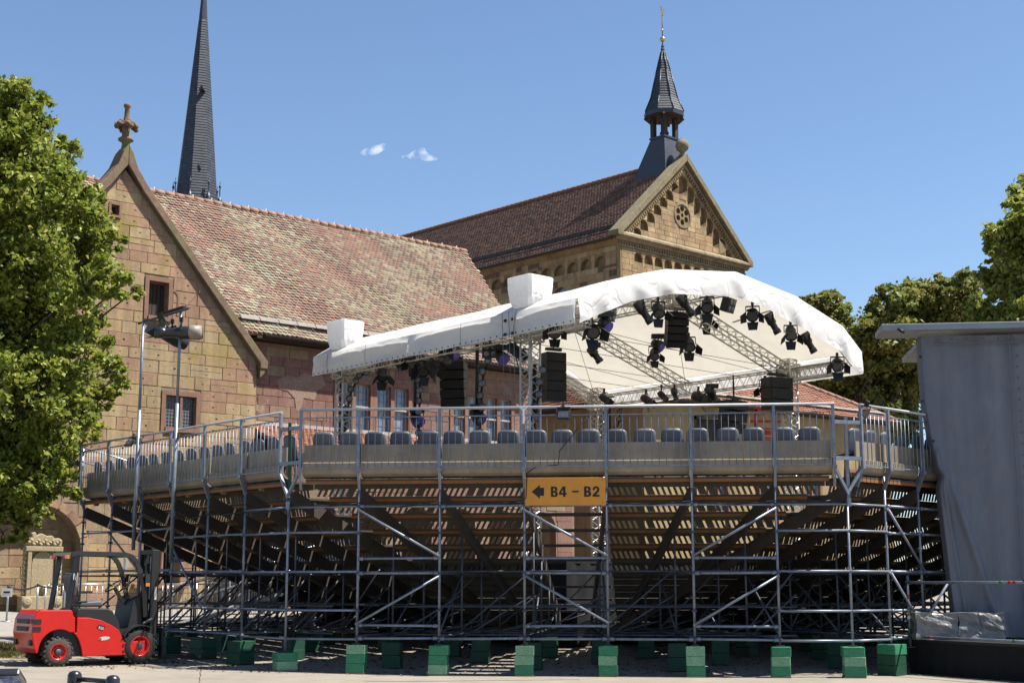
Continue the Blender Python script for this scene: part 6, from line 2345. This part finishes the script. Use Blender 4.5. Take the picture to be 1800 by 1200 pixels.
# overhead guard
for y in (-.48, .48):
    mb = MB()
    mb.bar(fp3(.16, y, 1.0), fp3(.30, y, 2.1), .09, .09)
    part('rear_pillar', mb, m_blackg, fk, bevel=.01)
    mb = MB()
    pts = [fp3(1.74, y, .9), fp3(1.70, y, 1.35), fp3(1.60, y, 1.75), fp3(1.5, y, 1.98), fp3(1.40, y, 2.08), fp3(1.26, y, 2.12), fp3(.30, y, 2.13), fp3(.18, y, 2.11)]
    for a, b in zip(pts, pts[1:]):
        mb.bar(a, b, .07, .08)
    mb2 = mb
    part('guard_frame', mb2, m_blackg, fk)
for k in range(8):
    x = .28 + k * .145
    part('guard_bar', MB().bar(fp3(x, -.47, 2.12), fp3(x, .47, 2.12), .03, .045), m_blackg, fk)
part('guard_crossbar', MB().bar(fp3(.2, -.5, 2.11), fp3(.2, .5, 2.11), .07, .07).bar(fp3(1.36, -.5, 2.09), fp3(1.36, .5, 2.09), .06, .06), m_blackg, fk)
for y in (-.42, .42):
    part('tail_light', MB().box(fp3(.13, y, 2.06), (.07, .12, .07), FAX), m_amber, fk)
    part('tail_light', MB().box(fp3(.12, y * .72, 2.06), (.06, .08, .06), FAX), m_redtape, fk)
    part('work_light', MB().box(fp3(1.72, y * 1.2, 1.66), (.09, .12, .16), FAX), m_blackg, fk)
    part('indicator', MB().box(fp3(1.73, y * 1.22, 1.53), (.08, .09, .07), FAX), m_amber, fk)
part('mirror', MB().box(fp3(1.28, -.46, 1.92), (.03, .13, .2), (fh * .9 + ZV * -.3, fl, ZV)), m_alu_br, fk)
part('fire_bottle', MB().lathe([(.0, 0), (.06, .01), (.06, .42), (.03, .47), (.03, .52), (0, .52)], fp3(.32, -.36, 1.32), n=12), m_tarp_lt, fk)
part('grab_handle', MB().path([fp3(1.55, -.5, 1.75), fp3(1.36, -.5, 1.7), fp3(1.32, -.5, 1.3)], .014, 6), m_black, fk)
part('pillar_label', MB().box(fp3(.245, -.529, 1.68), (.05, .006, .12), FAX), m_decal, fk)
# mast, carriage, forks
for y in (-.30, .30):
    part('outer_mast', MB().box(fp3(1.97, y, 1.17), (.15, .075, 2.1), FAX), m_black, fk, bevel=.008)
    part('inner_mast', MB().box(fp3(2.0, y * .74, 1.15), (.10, .06, 2.02), FAX), m_black, fk)
    part('lift_cylinder', MB().tube(fp3(1.88, y * .6, .25), fp3(1.88, y * .6, 1.95), .035, 8), m_black, fk)
    part('lift_chain', MB().box(fp3(2.04, y * .35, 1.2), (.02, .035, 1.8), FAX), m_galv_dk, fk)
    part('tilt_cylinder', MB().tube(fp3(1.45, y * 1.2, .62), fp3(1.93, y * 1.2, .85), .035, 8), m_black, fk)
for z in (2.18, 1.2, .3):
    part('mast_crosshead', MB().box(fp3(1.96, 0, z), (.12, .62, .09), FAX), m_black, fk)
part('mast_label', MB().box(fp3(1.99, -.3405, 1.36), (.05, .004, .26), FAX), m_decal, fk)
for z in (.28, .62):
    part('carriage_bar', MB().box(fp3(2.12, 0, z), (.05, 1.04, .11), FAX), m_black, fk)
mb = MB()
for k in range(7):
    y = -.48 + k * .16
    mb.bar(fp3(2.13, y, .65), fp3(2.13, y, 1.18), .025)
mb.bar(fp3(2.13, -.5, 1.18), fp3(2.13, .5, 1.18), .035)
part('load_backrest', mb, m_black, fk)
for y in (-.3, .3):
    part('fork', MB().box(fp3(2.17, y, .36), (.05, .12, .58), FAX).box(fp3(2.7, y, .085), (1.1, .12, .045), FAX), m_black, fk)
# wheels
for x, r, w, yy, mt in ((0, .265, .18, .47, m_tyre), (1.62, .335, .22, .46, m_tyre_dk)):  # front tyre takes the darker rubber to show the stand's shade
    for sgn in (-1, 1):
        c = fp3(x, sgn * yy, r)
        AX = (fh, ZV, fl * sgn)
        wh = thing if False else None
        ty = MB().lathe([(r * .60, -w / 2), (r * .92, -w / 2), (r, -w * .36), (r, w * .36), (r * .92, w / 2), (r * .62, w / 2)], c, AX, 28)
        for k in range(18):
            a = 2 * pi * k / 18
            for s2 in (-1, 1):
                aa = a + (.09 if s2 > 0 else -.09)
                d_ = fh * cos(aa) + ZV * sin(aa)
                t_ = -fh * sin(aa) + ZV * cos(aa)
                ty.box(c + d_ * (r + .006) + fl * (s2 * w * .27), (.045, .035, w * .48), (t_, d_, fl))
        wo = part('wheel', ty, mt, fk)
        part('rim', MB().lathe([(r * .62, w * .46), (r * .60, w * .5), (r * .52, w * .46), (r * .46, w * .2), (r * .2, w * .16), (r * .2, w * .3), (0, w * .32)], c, AX, 20), m_redpaint, wo)
        part('hub', MB().lathe([(r * .22, w * .2), (r * .22, w * .44), (r * .15, w * .5), (0, w * .5)], c, AX, 12), m_galv_dk, wo)
        nuts = MB()
        for k in range(6):
            a = k * pi / 3
            q = c + (fh * cos(a) + ZV * sin(a)) * r * .36 + fl * sgn * w * .18
            nuts.tube(q, q + fl * sgn * .03, .014, 6)
        part('nuts', nuts, m_galv_dk, wo, kind='stuff')
part('mudguard', side_prism(arc_pts(1.62, .335, .42, 60, 150, 8) + arc_pts(1.62, .335, .39, 150, 60, 8), -.6, -.34), m_black, fk)
# decals on the near side: model plate and oval maker mark
part('plate', MB().prism([(.72, .71), (.755, .765), (.90, .73), (.865, .672)], fp3(0, -.567, 0), fh, ZV, fl * .004), m_black, fk)


def decal_text(body, x, z, size, rot, m):
    fc = bpy.data.curves.new('lettering', 'FONT')
    fc.body = body
    fc.size = size
    fc.extrude = .001
    fc.offset = .002
    fc.materials.append(m)
    me_o = bpy.data.objects.new('tmp', fc)
    COL.objects.link(me_o)
    dg = bpy.context.evaluated_depsgraph_get()
    me = bpy.data.meshes.new_from_object(me_o.evaluated_get(dg))
    bpy.data.objects.remove(me_o)
    o = bpy.data.objects.new('lettering', me)
    o.location = fp3(x, -.5695, z)
    o.rotation_mode = 'XYZ'
    mt_ = Matrix((fh, ZV, -fl)).transposed() @ Matrix.Rotation(rot, 3, 'Z')
    o.rotation_euler = mt_.to_euler()
    me.materials.clear()
    me.materials.append(m)
    return link(o, fk)


decal_text('R25', .752, .690, .068, -.24, m_decal)
mb = MB().prism([(.88 + .115 * cos(t), .50 + .036 * sin(t) + .1 * .115 * cos(t)) for t in [i * pi / 10 for i in range(20)]], fp3(0, -.566, 0), fh, ZV, fl * .003)
part('maker_mark', mb, m_decal, fk)
part('maker_mark_bar', MB().box(fp3(.80, -.568, .492), (.05, .003, .035), FAX), m_redtape, fk)

# ------------------------------------------------------------------ lamp poles on the left wing
q0, q1 = at(252, 566, 32.15), at(318, 546, 31.0)
lpole = thing('lamp_pole_frame', 'two tall steel poles with a crossbar carrying stage spotlights, tied to the left railing', 'lamp frame', (q1.x, q1.y, 2.2))
for q, zb in ((q0, 2.45), (q1, 2.15)):
    part('pole', MB().tube((q.x, q.y, zb), (q.x, q.y, 5.6), .042, 10).tube((q.x, q.y, 5.6), (q.x, q.y, q.z), .032, 10), m_galv, lpole)
    part('foot_clamp', MB().box((q.x, q.y + .05, 3.2), (.12, .16, .12)).box((q.x, q.y + .05, 4.9), (.12, .16, .12)), m_galv_dk, lpole)
dv = (q1 - q0).normalized()
part('crossbar', MB().tube(q0 - dv * .2, q1 + dv * .35, .03, 8), m_galv_dk, lpole)
part('mounting_rail', MB().bar(q0.lerp(q1, .45) + ZV * .06, q1 + dv * .15 + ZV * .06, .09, .05), m_black, lpole)
part('whip_aerial', MB().tube(q1 + dv * .1, q1 + dv * .75 + ZV * .3, .006, 4), m_galv, lpole)
part('foot_arm', MB().box((q1.x + .12, q1.y, 2.2), (.3, .08, .06)), m_galv_dk, lpole)
spot(at(318, 585, 30.9), (-.95, -.25, -.03), .95, .15, 'large profile spotlight on the pole frame, grey barrel pointing left', 'profile', .3, 'spotlights on the pole frame')
bar_ = at(332, 585, 30.85)
o = bpy.data.objects['profile_lamp']
last = [x for x in bpy.data.objects if x.name.startswith('profile_lamp')][-1]
part('lamp_tail', MB().lathe([(0, .2), (.15, .2), (.155, -.02), (.11, -.05)], at(352, 584, 30.75) - Vector((.18, .05, 0)), (Vector((0, 1, 0)), ZV, Vector((1, .2, 0))), 16), m_alu, [x for x in bpy.data.objects if x.get('label', '').startswith('large profile')][0])
spot(at(302, 592, 31.3), (-.6, -.5, .35), .8, .16, 'second spotlight with flaps hung lower between the two poles', 'par', .35, 'spotlights on the pole frame')

# ------------------------------------------------------------------ grey screen with its steelwork, right
Y_ = radians(7)
tx, ty_ = Vector((cos(Y_), -sin(Y_), 0)), Vector((sin(Y_), cos(Y_), 0))
T0 = Vector((8.19, 28.3, 0))
scr = thing('tarpaulin_screen', 'tall grey tarpaulin screen under a projecting steel roof edge at the right', 'screen', (10, 28.2, 0))


def tp(a, b, z):
    return T0 + tx * a + ty_ * b + ZV * z


vs, fs = [], []
na, nz = 120, 110
for i in range(na + 1):
    a = 7.0 * (i / na) ** 1.5
    for j in range(nz + 1):
        z = .68 + (6.62 - .68) * j / nz
        # left edge is tied back to the frame: drawn inwards below the knot
        pinch = interp([(.5, .42), (1.3, .40), (3.5, .25), (3.8, .27), (3.95, .22), (4.6, .12), (5.3, .03), (6.7, 0)], z) + .05 * math.exp(-((z - 3.82) / .12) ** 2)
        aa = a + pinch * math.exp(-a / .8)
        fold = .10 * math.exp(-((a - (.25 + .30 * max(0, 4.0 - z))) / .09) ** 2) * max(0, min(1, (4.2 - z) / 1.0))
        fold += .06 * math.exp(-((a - (.12 + .10 * max(0, 4.0 - z))) / .06) ** 2) * (z < 4.3)
        fold += .03 * sin(a * 9 + z * .4) * math.exp(-a / 1.2) + .008 * sin(a * 3.1 + z * .2) + .006 * sin(a * 14 - z * 2.2) + .004 * sin(z * 6 + a * 5)
        fold += .03 * (1 - abs(sin(a * 2.4 + (4.4 - z) * .55 + .4 * sin(z)))) ** 8 * max(0, min(1, (5.2 - z) / 2.5)) * math.exp(-a / 2.2)
        fold += .012 * (1 - abs(sin(z * 4.4 + a * 1.7 + 1.5 * sin(a * 3)))) ** 10
        fold += .015 * (1 - abs(sin(a * 2.05 + .2))) ** 30
        fold += .05 * math.exp(-((a - 1.75 - .02 * z) / .03) ** 2) * .5
        back = .3 * max(0, 1 - a / .06)
        vs.append(tp(aa, -fold + back, z))
W = nz + 1
for i in range(na):
    for j in range(nz):
        fs.append((i * W + j, (i + 1) * W + j, (i + 1) * W + j + 1, i * W + j + 1))
part('tarpaulin', MB().add(vs, fs, True), m_tarp, scr)
for a in (1.76, 3.3, 4.84):
    part('tarpaulin_seam', MB().tube(tp(a, -.07, .7), tp(a, -.07, 6.6), .012, 5), m_tarp, scr)
part('tarpaulin_hem', MB().tube(tp(.3, -.10, 6.45), tp(7, -.06, 6.45), .014, 5), m_tarp, scr)
mb = MB()
for k in range(26):
    mb.tube(tp(1.90, -.075, .9 + k * .22), tp(1.90, -.085, .9 + k * .22), .018, 8)
for k in range(22):
    mb.tube(tp(.35 + k * .3, -.10, 6.53), tp(.35 + k * .3, -.12, 6.53), .018, 8)
part('tarpaulin_rivets', mb, m_galv_dk, scr, kind='stuff')
part('roof_edge', MB().box(tp(3.05, .1, 6.75), (7.6, 1.0, .13), (tx, ty_, ZV)), m_steelbeam, scr, bevel=.01)
part('roof_panel', MB().box(tp(3.6, 2.4, 6.78), (6.6, 3.6, .1), (tx, ty_, ZV)), m_steelbeam, scr)
part('eave_spot', MB().tube(tp(-.42, -.42, 6.70), tp(-.36, -.55, 6.62), .035, 8), m_black, scr)
for a in (1.7, 4.0, 6.8):
    for b in (.5, 3.8):
        part('frame_post', truss(tp(a, b, .1), tp(a, b, 6.7), .3, .5, A=tx), m_truss, scr)
part('side_tarpaulin', MB().box(tp(1.5, 2.3, 3.7), (.02, 3.2, 5.6), (tx, ty_, ZV)), m_tarp, scr)
part('back_tarpaulin', MB().box(tp(4.4, 4.0, 3.7), (5.0, .02, 5.6), (tx, ty_, ZV)), m_tarp, scr)
mb = MB()
for z in (6.2, 5.3, 4.5, 3.0):
    mb.box(tp(.03 + (.35 if z < 4.6 else 0) * .5, -.02, z), (.04, .03, .05), (tx, ty_, ZV))
part('eyelets', mb, m_black, scr, kind='stuff')

# platform bay with guard rail in front of the screen
A_ = Vector((7.68, 28.0, 0))
B_ = Vector((9.02, 25.3, 0))
wu = (B_ - A_).normalized()
wn_ = Vector((-wu.y, wu.x, 0))
plat = thing('scaffold_platform', 'low scaffold platform with taped guard rail and black skirt at the right edge', 'platform', ((A_ + B_) / 2))


def wp(t, r, z):
    return A_ + wu * t + wn_ * r + ZV * z


Lw = (B_ - A_).length
part('deck', MB().prism([(0, .05), (Lw + .1, .05), (Lw + .1, 3.6), (0, 3.2)], A_ + ZV * .60, wu, wn_, ZV * .05), m_black, plat)
for t in (0, Lw):
    part('post', MB().tube(wp(t, 0, .5), wp(t, 0, 1.86), .026, 10), m_galv, plat)
    mb = MB()
    for z in (1.75, 1.3, .78, .68):
        mb.tube(wp(t, 0, z - .02), wp(t, 0, z + .02), .055, 8)
    mb.box(wp(t, 0, .50), (.15, .15, .015))
    part('rosettes', mb, m_galv_dk, plat, kind='stuff')
    for z, m in ((1.42, m_redtape), (1.12, m_yellow), (1.03, m_white), (.78, m_greentape)):
        part('tape_band', MB().tube(wp(t, 0, z), wp(t, 0, z + .07), .0285, 10), m, plat)
for z in (1.72, .70):
    part('rail', MB().tube(wp(-.03, -.02, z), wp(Lw + .9, -.02, z), .026, 10), m_galv, plat)
for t, z, m in ((Lw * .80, 1.72, m_greentape), (Lw * .87, 1.72, m_redtape), (Lw * .91, 1.72, m_redtape), (Lw * .18, .70, m_redtape), (Lw * .88, .70, m_greentape)):
    part('tape_band', MB().tube(wp(t, -.02, z), wp(t + .07, -.02, z), .0285, 10), m, plat)
part('brace', MB().tube(wp(.1, .1, .75), wp(.55, .5, 1.7), .024, 8), m_galv, plat)
part('brace', MB().tube(wp(Lw + .05, .1, 1.55), wp(Lw + .9, .4, .9), .024, 8), m_galv_dk, plat)
vs, fs = [], []
n = 90
for i in range(n + 1):
    p = wp(-.12 + (Lw + 3.2) * i / n, .06, 0)
    g = gz(p.x, p.y)
    o1 = wn_ * (.02 * sin(i * 1.1) + .012 * sin(i * 2.9))
    vs += [Vector((p.x, p.y, g + .004)) + o1 * 1.4, p + ZV * .63]
fs = [(2 * i, 2 * i + 2, 2 * i + 3, 2 * i + 1) for i in range(n)]
part('skirt', MB().add(vs, fs, True), m_velvet, plat)
vs, fs = [], []
for i in range(41):
    p = wp(-.12, .06 + i * .09, 0)
    o1 = wu * (.02 * sin(i * 1.3))
    vs += [Vector((p.x, p.y, gz(p.x, p.y))) + o1, p + ZV * .63]
part('side_skirt', MB().add(vs, [(2 * i, 2 * i + 2, 2 * i + 3, 2 * i + 1) for i in range(40)], True), m_velvet, plat)


def wrapped_box(p, w, d, h, rz, label, seed):
    R = random.Random(seed)
    bm = bmesh.new()
    bmesh.ops.create_cube(bm, size=1)
    bmesh.ops.subdivide_edges(bm, edges=bm.edges[:], cuts=12, use_grid_fill=True)
    s1, s2 = R.uniform(0, 6), R.uniform(0, 6)
    for v in bm.verts:
        c = v.co.copy()
        k = .014 * sin(c.x * 5 + c.z * 7 + s1) + .010 * sin(c.x * 13 - c.z * 9 + s2) + .007 * sin(c.z * 19 + c.x * 8) + R.uniform(-.005, .005)
        n = Vector((c.x if abs(c.x) > .49 else 0, c.y if abs(c.y) > .49 else 0, c.z if abs(c.z) > .49 else 0)).normalized()
        v.co = Vector((c.x * w, c.y * d, (c.z + .5) * h)) + Vector((n.x, n.y, n.z * .4)) * k
        if c.z < -.2:
            v.co.x *= 1 + .05 * (-c.z - .2)
    me = bpy.data.meshes.new('wrapped_box')
    bm.to_mesh(me)
    bm.free()
    me.materials.append(m_tarp_lt)
    o = bpy.data.objects.new('wrapped_box', me)
    o.location = p
    o.rotation_euler = (0, 0, rz)
    return link(tag(o, label, 'wrapped box', 'boxes wrapped in silver sheet'))


b1 = at(1650, 1110, 27.6)
b2 = at(1728, 1111, 27.55)
wrapped_box((b1.x, b1.y + .3, .655), .80, .6, .50, -.04, 'silver-wrapped box left on the platform below the screen, more creased', 1)
wrapped_box((b2.x, b2.y + .3, .655), .86, .6, .50, -.04, 'silver-wrapped box right on the platform, beside the taped post', 2)

# ------------------------------------------------------------------ carved memorial, belt barrier, yard furniture
mp_ = hp(-7.85, GY - .35, 0)
mp_.z = gz(mp_.x, mp_.y)
epi = thing('memorial_slab', 'tall pale carved memorial slab leaning by the arch behind the forklift', 'memorial', mp_, hrz)


def ep3(x, y, z):
    return mp_ + hd * x + he * y + ZV * z


HX = (hd, he, ZV)
part('plinth', MB().box(ep3(0, .05, .25), (1.36, .4, .5), HX), m_epitaph, epi, bevel=.03)
part('panel', MB().prism(arch(0, .5, .36, 1.92, 8), ep3(0, -.02, 0), hd, ZV, he * .16), m_epitaph, epi)
part('back', MB().box(ep3(0, .15, 1.25), (1.14, .18, 1.6), HX), m_epitaph, epi)
for s_ in (-1, 1):
    part('pilaster', MB().box(ep3(s_ * .47, .0, 1.22), (.13, .2, 1.45), HX), m_epitaph, epi, bevel=.015)
    mb = MB()
    for k in range(9):
        mb.ball(ep3(s_ * .58, .03, .6 + k * .16), .075, 8, 6, (1, .8, 1.2))
        mb.ball(ep3(s_ * .62, .05, .68 + k * .16), .05, 6, 5)
    part('scrollwork', mb, m_epitaph, epi, kind='stuff')
    part('scroll', MB().lathe([(0, -.06), (.14, -.05), (.17, 0), (.14, .06), (.07, .05), (0, .07)], ep3(s_ * .5, -.12, .33), (hd, ZV, -he), 14), m_epitaph, epi)
part('entablature', MB().box(ep3(0, .02, 2.0), (1.24, .28, .16), HX), m_epitaph, epi, bevel=.02)
mb = MB()
cr = [(-.6, 2.08), (.6, 2.08), (.62, 2.28), (.5, 2.36), (.36, 2.34), (.26, 2.44), (.1, 2.42), (-.1, 2.5), (-.24, 2.42), (-.3, 2.54), (-.42, 2.5), (-.4, 2.36), (-.56, 2.34)]
part('crest', MB().prism(cr, ep3(0, -.02, 0), hd, ZV, he * .18), m_epitaph, epi, bevel=.03)
mb = MB()
for k in range(14):
    mb.ball(ep3(-.5 + k * .077, -.05, 2.2 + .07 * sin(k * 2.1)), .06, 8, 6)
mb.ball(ep3(.05, -.1, .74), .12, 10, 8)
part('carving', mb, m_epitaph, epi, kind='stuff')


def belt_post(px, Y, label, sign=False):
    p = at(px, 1080, Y)
    p.z = gz(p.x, p.y)
    t = thing('belt_post', label, 'barrier post', p, 0, 'belt barrier posts by the wall')
    part('base', MB().lathe([(0, 0), (.17, 0), (.17, .02), (.05, .04)], p, n=16), m_alu_br, t)
    part('post', MB().tube(p, p + ZV * .98, .028, 8), m_alu_br, t)
    part('head', MB().tube(p + ZV * .93, p + ZV * 1.02, .036, 8), m_black, t)
    if sign:
        part('notice', MB().box(p + Vector((-.02, -.05, .82)), (.30, .01, .24)), m_white, t)
        part('notice_print', MB().box(p + Vector((-.02, -.057, .83)), (.18, .004, .05)), m_rope, t)
    return p


pa = belt_post(12, 41, 'steel belt barrier post with white notice at the left edge', True)
pb = belt_post(64, 43, 'steel belt barrier post between memorial and forklift')
pc = belt_post(112, 45, 'steel belt barrier post hidden behind the forklift seat')
mb = MB()
for a, b in ((pa, pb), (pb, pc)):
    n = 8
    for i in range(n):
        f0, f1 = i / n, (i + 1) / n
        q = lambda f: a.lerp(b, f) + ZV * (.97 - .10 * 4 * f * (1 - f))
        mb.bar(q(f0), q(f1), .012, .05)
tag(part('barrier_belt', mb, m_rope), 'sagging black belt strung between the steel barrier posts', 'belt')


def crowd_barrier(p, ang, label):
    p = Vector(p)
    p.z = gz(p.x, p.y)
    t = thing('crowd_barrier', label, 'barrier', p, ang, 'crowd barriers behind the left wing')
    d = Vector((cos(ang), sin(ang), 0))
    f = MB()
    for a, b in (((-1.1, .15), (-1.1, 1.0)), ((-1.1, 1.0), (-1.0, 1.1)), ((-1.0, 1.1), (1.0, 1.1)), ((1.0, 1.1), (1.1, 1.0)), ((1.1, 1.0), (1.1, .15)), ((1.1, .15), (-1.1, .15))):
        f.tube(p + d * a[0] + ZV * a[1], p + d * b[0] + ZV * b[1], .02, 8)
    part('frame', f, m_alu_br, t)
    for i in range(1, 14):
        x = -1.1 + 2.2 * i / 14
        part('bar', MB().tube(p + d * x + ZV * .15, p + d * x + ZV * 1.1, .008, 6), m_alu_br, t)
    n = Vector((-d.y, d.x, 0))
    for x in (-.8, .8):
        part('foot', MB().bar(p + d * x - n * .3 + ZV * .02, p + d * x + n * .3 + ZV * .02, .04, .02).tube(p + d * x + ZV * .02, p + d * x + ZV * .16, .018, 6), m_alu_br, t)


for px, Y, a, lab in ((150, 41.0, .5, 'crowd barrier seen through the forklift cab'), (330, 43, .6, 'crowd barrier behind the left wing, nearest the forklift mast'), (420, 45, .75, 'crowd barrier under the middle of the left wing'), (505, 42, .2, 'crowd barrier beside the aluminium stairs')):
    p = at(px, 1050, Y)
    crowd_barrier(p, a, lab)
# aluminium ramp with handrails beneath the left wing, timber steps beside it
rp_ = at(455, 1000, 38)
rz0 = gz(rp_.x, rp_.y)
rmp = thing('access_ramp', 'aluminium access ramp with bright handrails under the left wing', 'ramp', (rp_.x, rp_.y, rz0))


def rq(x, y, z):
    return Vector((rp_.x + x * .95 + y * -.3, rp_.y + x * .3 + y * .95, rz0 + z))


part('deck', MB().prism([(-2.6, 0), (2.4, 1.55), (2.4, 1.65), (-2.6, .1)], rq(0, 0, 0), rq(1, 0, 0) - rq(0, 0, 0), ZV, (rq(0, 1.3, 0) - rq(0, 0, 0))), m_alu_br, rmp)
for y in (0, 1.3):
    part('handrail', MB().tube(rq(-2.6, y, 1.05), rq(2.4, y, 2.6), .024, 8).tube(rq(-2.6, y, .6), rq(2.4, y, 2.15), .02, 8), m_alu_br, rmp)
    for k in range(6):
        x = -2.6 + k
        part('rail_post', MB().tube(rq(x, y, .05 + (k) * .31), rq(x, y, 1.05 + k * .31), .02, 6), m_alu_br, rmp)
for i in range(6):
    part('leg', MB().tube(rq(-2 + i * .85, .1, 0), rq(-2 + i * .85, .1, .2 + i * .26), .024, 6), m_galv_dk, rmp)
tsx = at(545, 1060, 38.5)
tz0 = gz(tsx.x, tsx.y)
tst = thing('timber_steps', 'short flight of brown timber steps with steel edges under the left corner', 'steps', (tsx.x, tsx.y, tz0))
for i in range(6):
    part('tread', MB().box((tsx.x + i * .28 - .5, tsx.y, tz0 + .2 + i * .19), (.3, 1.3, .05)), m_beam, tst)
    part('nosing', MB().tube((tsx.x + i * .28 - .65, tsx.y - .64, tz0 + .2 + i * .19), (tsx.x + i * .28 - .65, tsx.y + .64, tz0 + .2 + i * .19), .02, 6), m_alu_br, tst)
for y in (-.6, .6):
    part('string_board', MB().bar((tsx.x - .7, tsx.y + y, tz0 + .05), (tsx.x + 1.1, tsx.y + y, tz0 + 1.25), .04, .22), m_beam, tst)
# white sheeting and loose boards lying under the rows
wsp = at(515, 985, 40)
tag(part('white_sheet', MB().prism([(-1.2, 0), (1.3, -.35), (1.2, .0), (-1.1, .5)], (wsp.x, wsp.y, wsp.z), (.95, .2, 0), (0, -.3, .95), (0, .1, .01)), m_white), 'white ribbed sheet seen under the left wing rows', 'sheet')
for (px, py, Y, w, lab) in ((880, 1103, 36.5, 1.2, 'pale loose board on the ground right of the second front stack'), (1000, 1092, 38, 1.6, 'pale loose board behind the orange sign bay'), (620, 1110, 36, 1.0, 'pale loose board behind the left front bay'), (1330, 1075, 38, 1.2, 'pale loose board under the right rows')):
    p = at(px, py, Y)
    o = bpy.data.objects.new('loose_board', plank_me)
    o.location = (p.x, p.y, max(p.z, gz(p.x, p.y) + .03))
    o.rotation_euler = (0, 0, rng.uniform(-.2, .2))
    o.scale = (w, .25, .04)
    link(tag(o, lab, 'board', 'loose boards under the grandstand'))

# ------------------------------------------------------------------ blue car corner and black bar stand at the lower edge
ccx, ccy = -2.52, 5.2
car = thing('parked_car', 'low blue car with black roof spoiler, only its roof corner showing at lower left', 'car', (ccx, ccy, 0), 0)
HT = 1.30
body = [(-2.1, .28), (-2.15, .6), (-2.05, .82), (-1.2, .90), (1.2, .86), (2.0, .70), (2.12, .45), (2.05, .26)]
cu, cv = Vector((.25, -.968, 0)), Vector((.968, .25, 0))


def cq(a, b, z):
    return Vector((ccx, ccy, 0)) + cu * a + cv * b + ZV * z


part('body', MB().prism(body, cq(0, -.86, 0), cu, ZV, cv * 1.72), m_bluecar, car, bevel=.06)
cab = [(-1.55, .86), (-1.1, 1.22), (-.9, 1.27), (-.2, HT), (.25, 1.25), (1.1, .84)]
part('cabin', MB().prism(cab, cq(0, -.68, 0), cu, ZV, cv * 1.36), m_bluecar, car, bevel=.05)
part('rear_window', MB().prism([(-1.52, .90), (-1.13, 1.20), (-1.16, 1.215), (-1.56, .91)], cq(0, -.58, 0), cu, ZV, cv * 1.16), m_carglass, car)
part('windscreen', MB().prism([(.32, 1.22), (1.05, .87), (1.07, .89), (.34, 1.245)], cq(0, -.58, 0), cu, ZV, cv * 1.16), m_carglass, car)
for b in (-.69, .68):
    part('side_window', MB().prism([(-1.2, .92), (-.95, 1.2), (-.2, 1.23), (.2, 1.18), (.8, .9)], cq(0, b, 0), cu, ZV, cv * .012), m_carglass, car)
part('spoiler', MB().prism([(-1.36, 1.20), (-1.34, 1.235), (-.92, 1.305), (-.9, 1.275)], cq(0, -.66, 0), cu, ZV, cv * 1.32), m_blackg, car, bevel=.01)
for a in (-1.3, 1.35):
    for b in (-.80, .80):
        w_ = part('wheel', MB().lathe([(.18, -.1), (.29, -.1), (.31, -.06), (.31, .06), (.29, .1), (.18, .1)], cq(a, b, .31), (cu, ZV, cv), 20), m_tyre_dk, car)
        part('rim', MB().lathe([(.19, .08), (.17, .1), (.05, .06), (0, .07)], cq(a, b, .31), (cu, ZV, cv if b > 0 else -cv), 16), m_alu_br, w_)
for b in (-.6, .6):
    part('tail_lamp', MB().box(cq(-2.1, b, .68), (.08, .34, .12), (cu, cv, ZV)), m_redtape, car)
    part('headlamp', MB().box(cq(2.03, b, .62), (.12, .3, .12), (cu, cv, ZV)), m_lens, car)
bs = at(165, 1196, 8.4)
bst = thing('bar_stand', 'black padded bar with two rounded knobs standing at the lower left edge', 'stand', (bs.x, bs.y, 0))
kb = [at(131, 1191, 8.5), at(198, 1199, 8.3)]
for q in kb:
    part('knob', MB().lathe([(0, -.09), (.036, -.085), (.041, -.03), (.04, .02), (.03, .036), (.012, .042), (0, .043)], q, n=18), m_blackg, bst)
    part('leg', MB().tube(Vector((q.x, q.y, .02)), q - ZV * .06, .02, 8), m_blackg, bst)
    part('foot', MB().bar((q.x, q.y - .2, .02), (q.x, q.y + .2, .02), .04, .04), m_blackg, bst)
part('bar', MB().tube(kb[0] - ZV * .004, kb[1] + ZV * .004, .014, 8), m_blackg, bst)
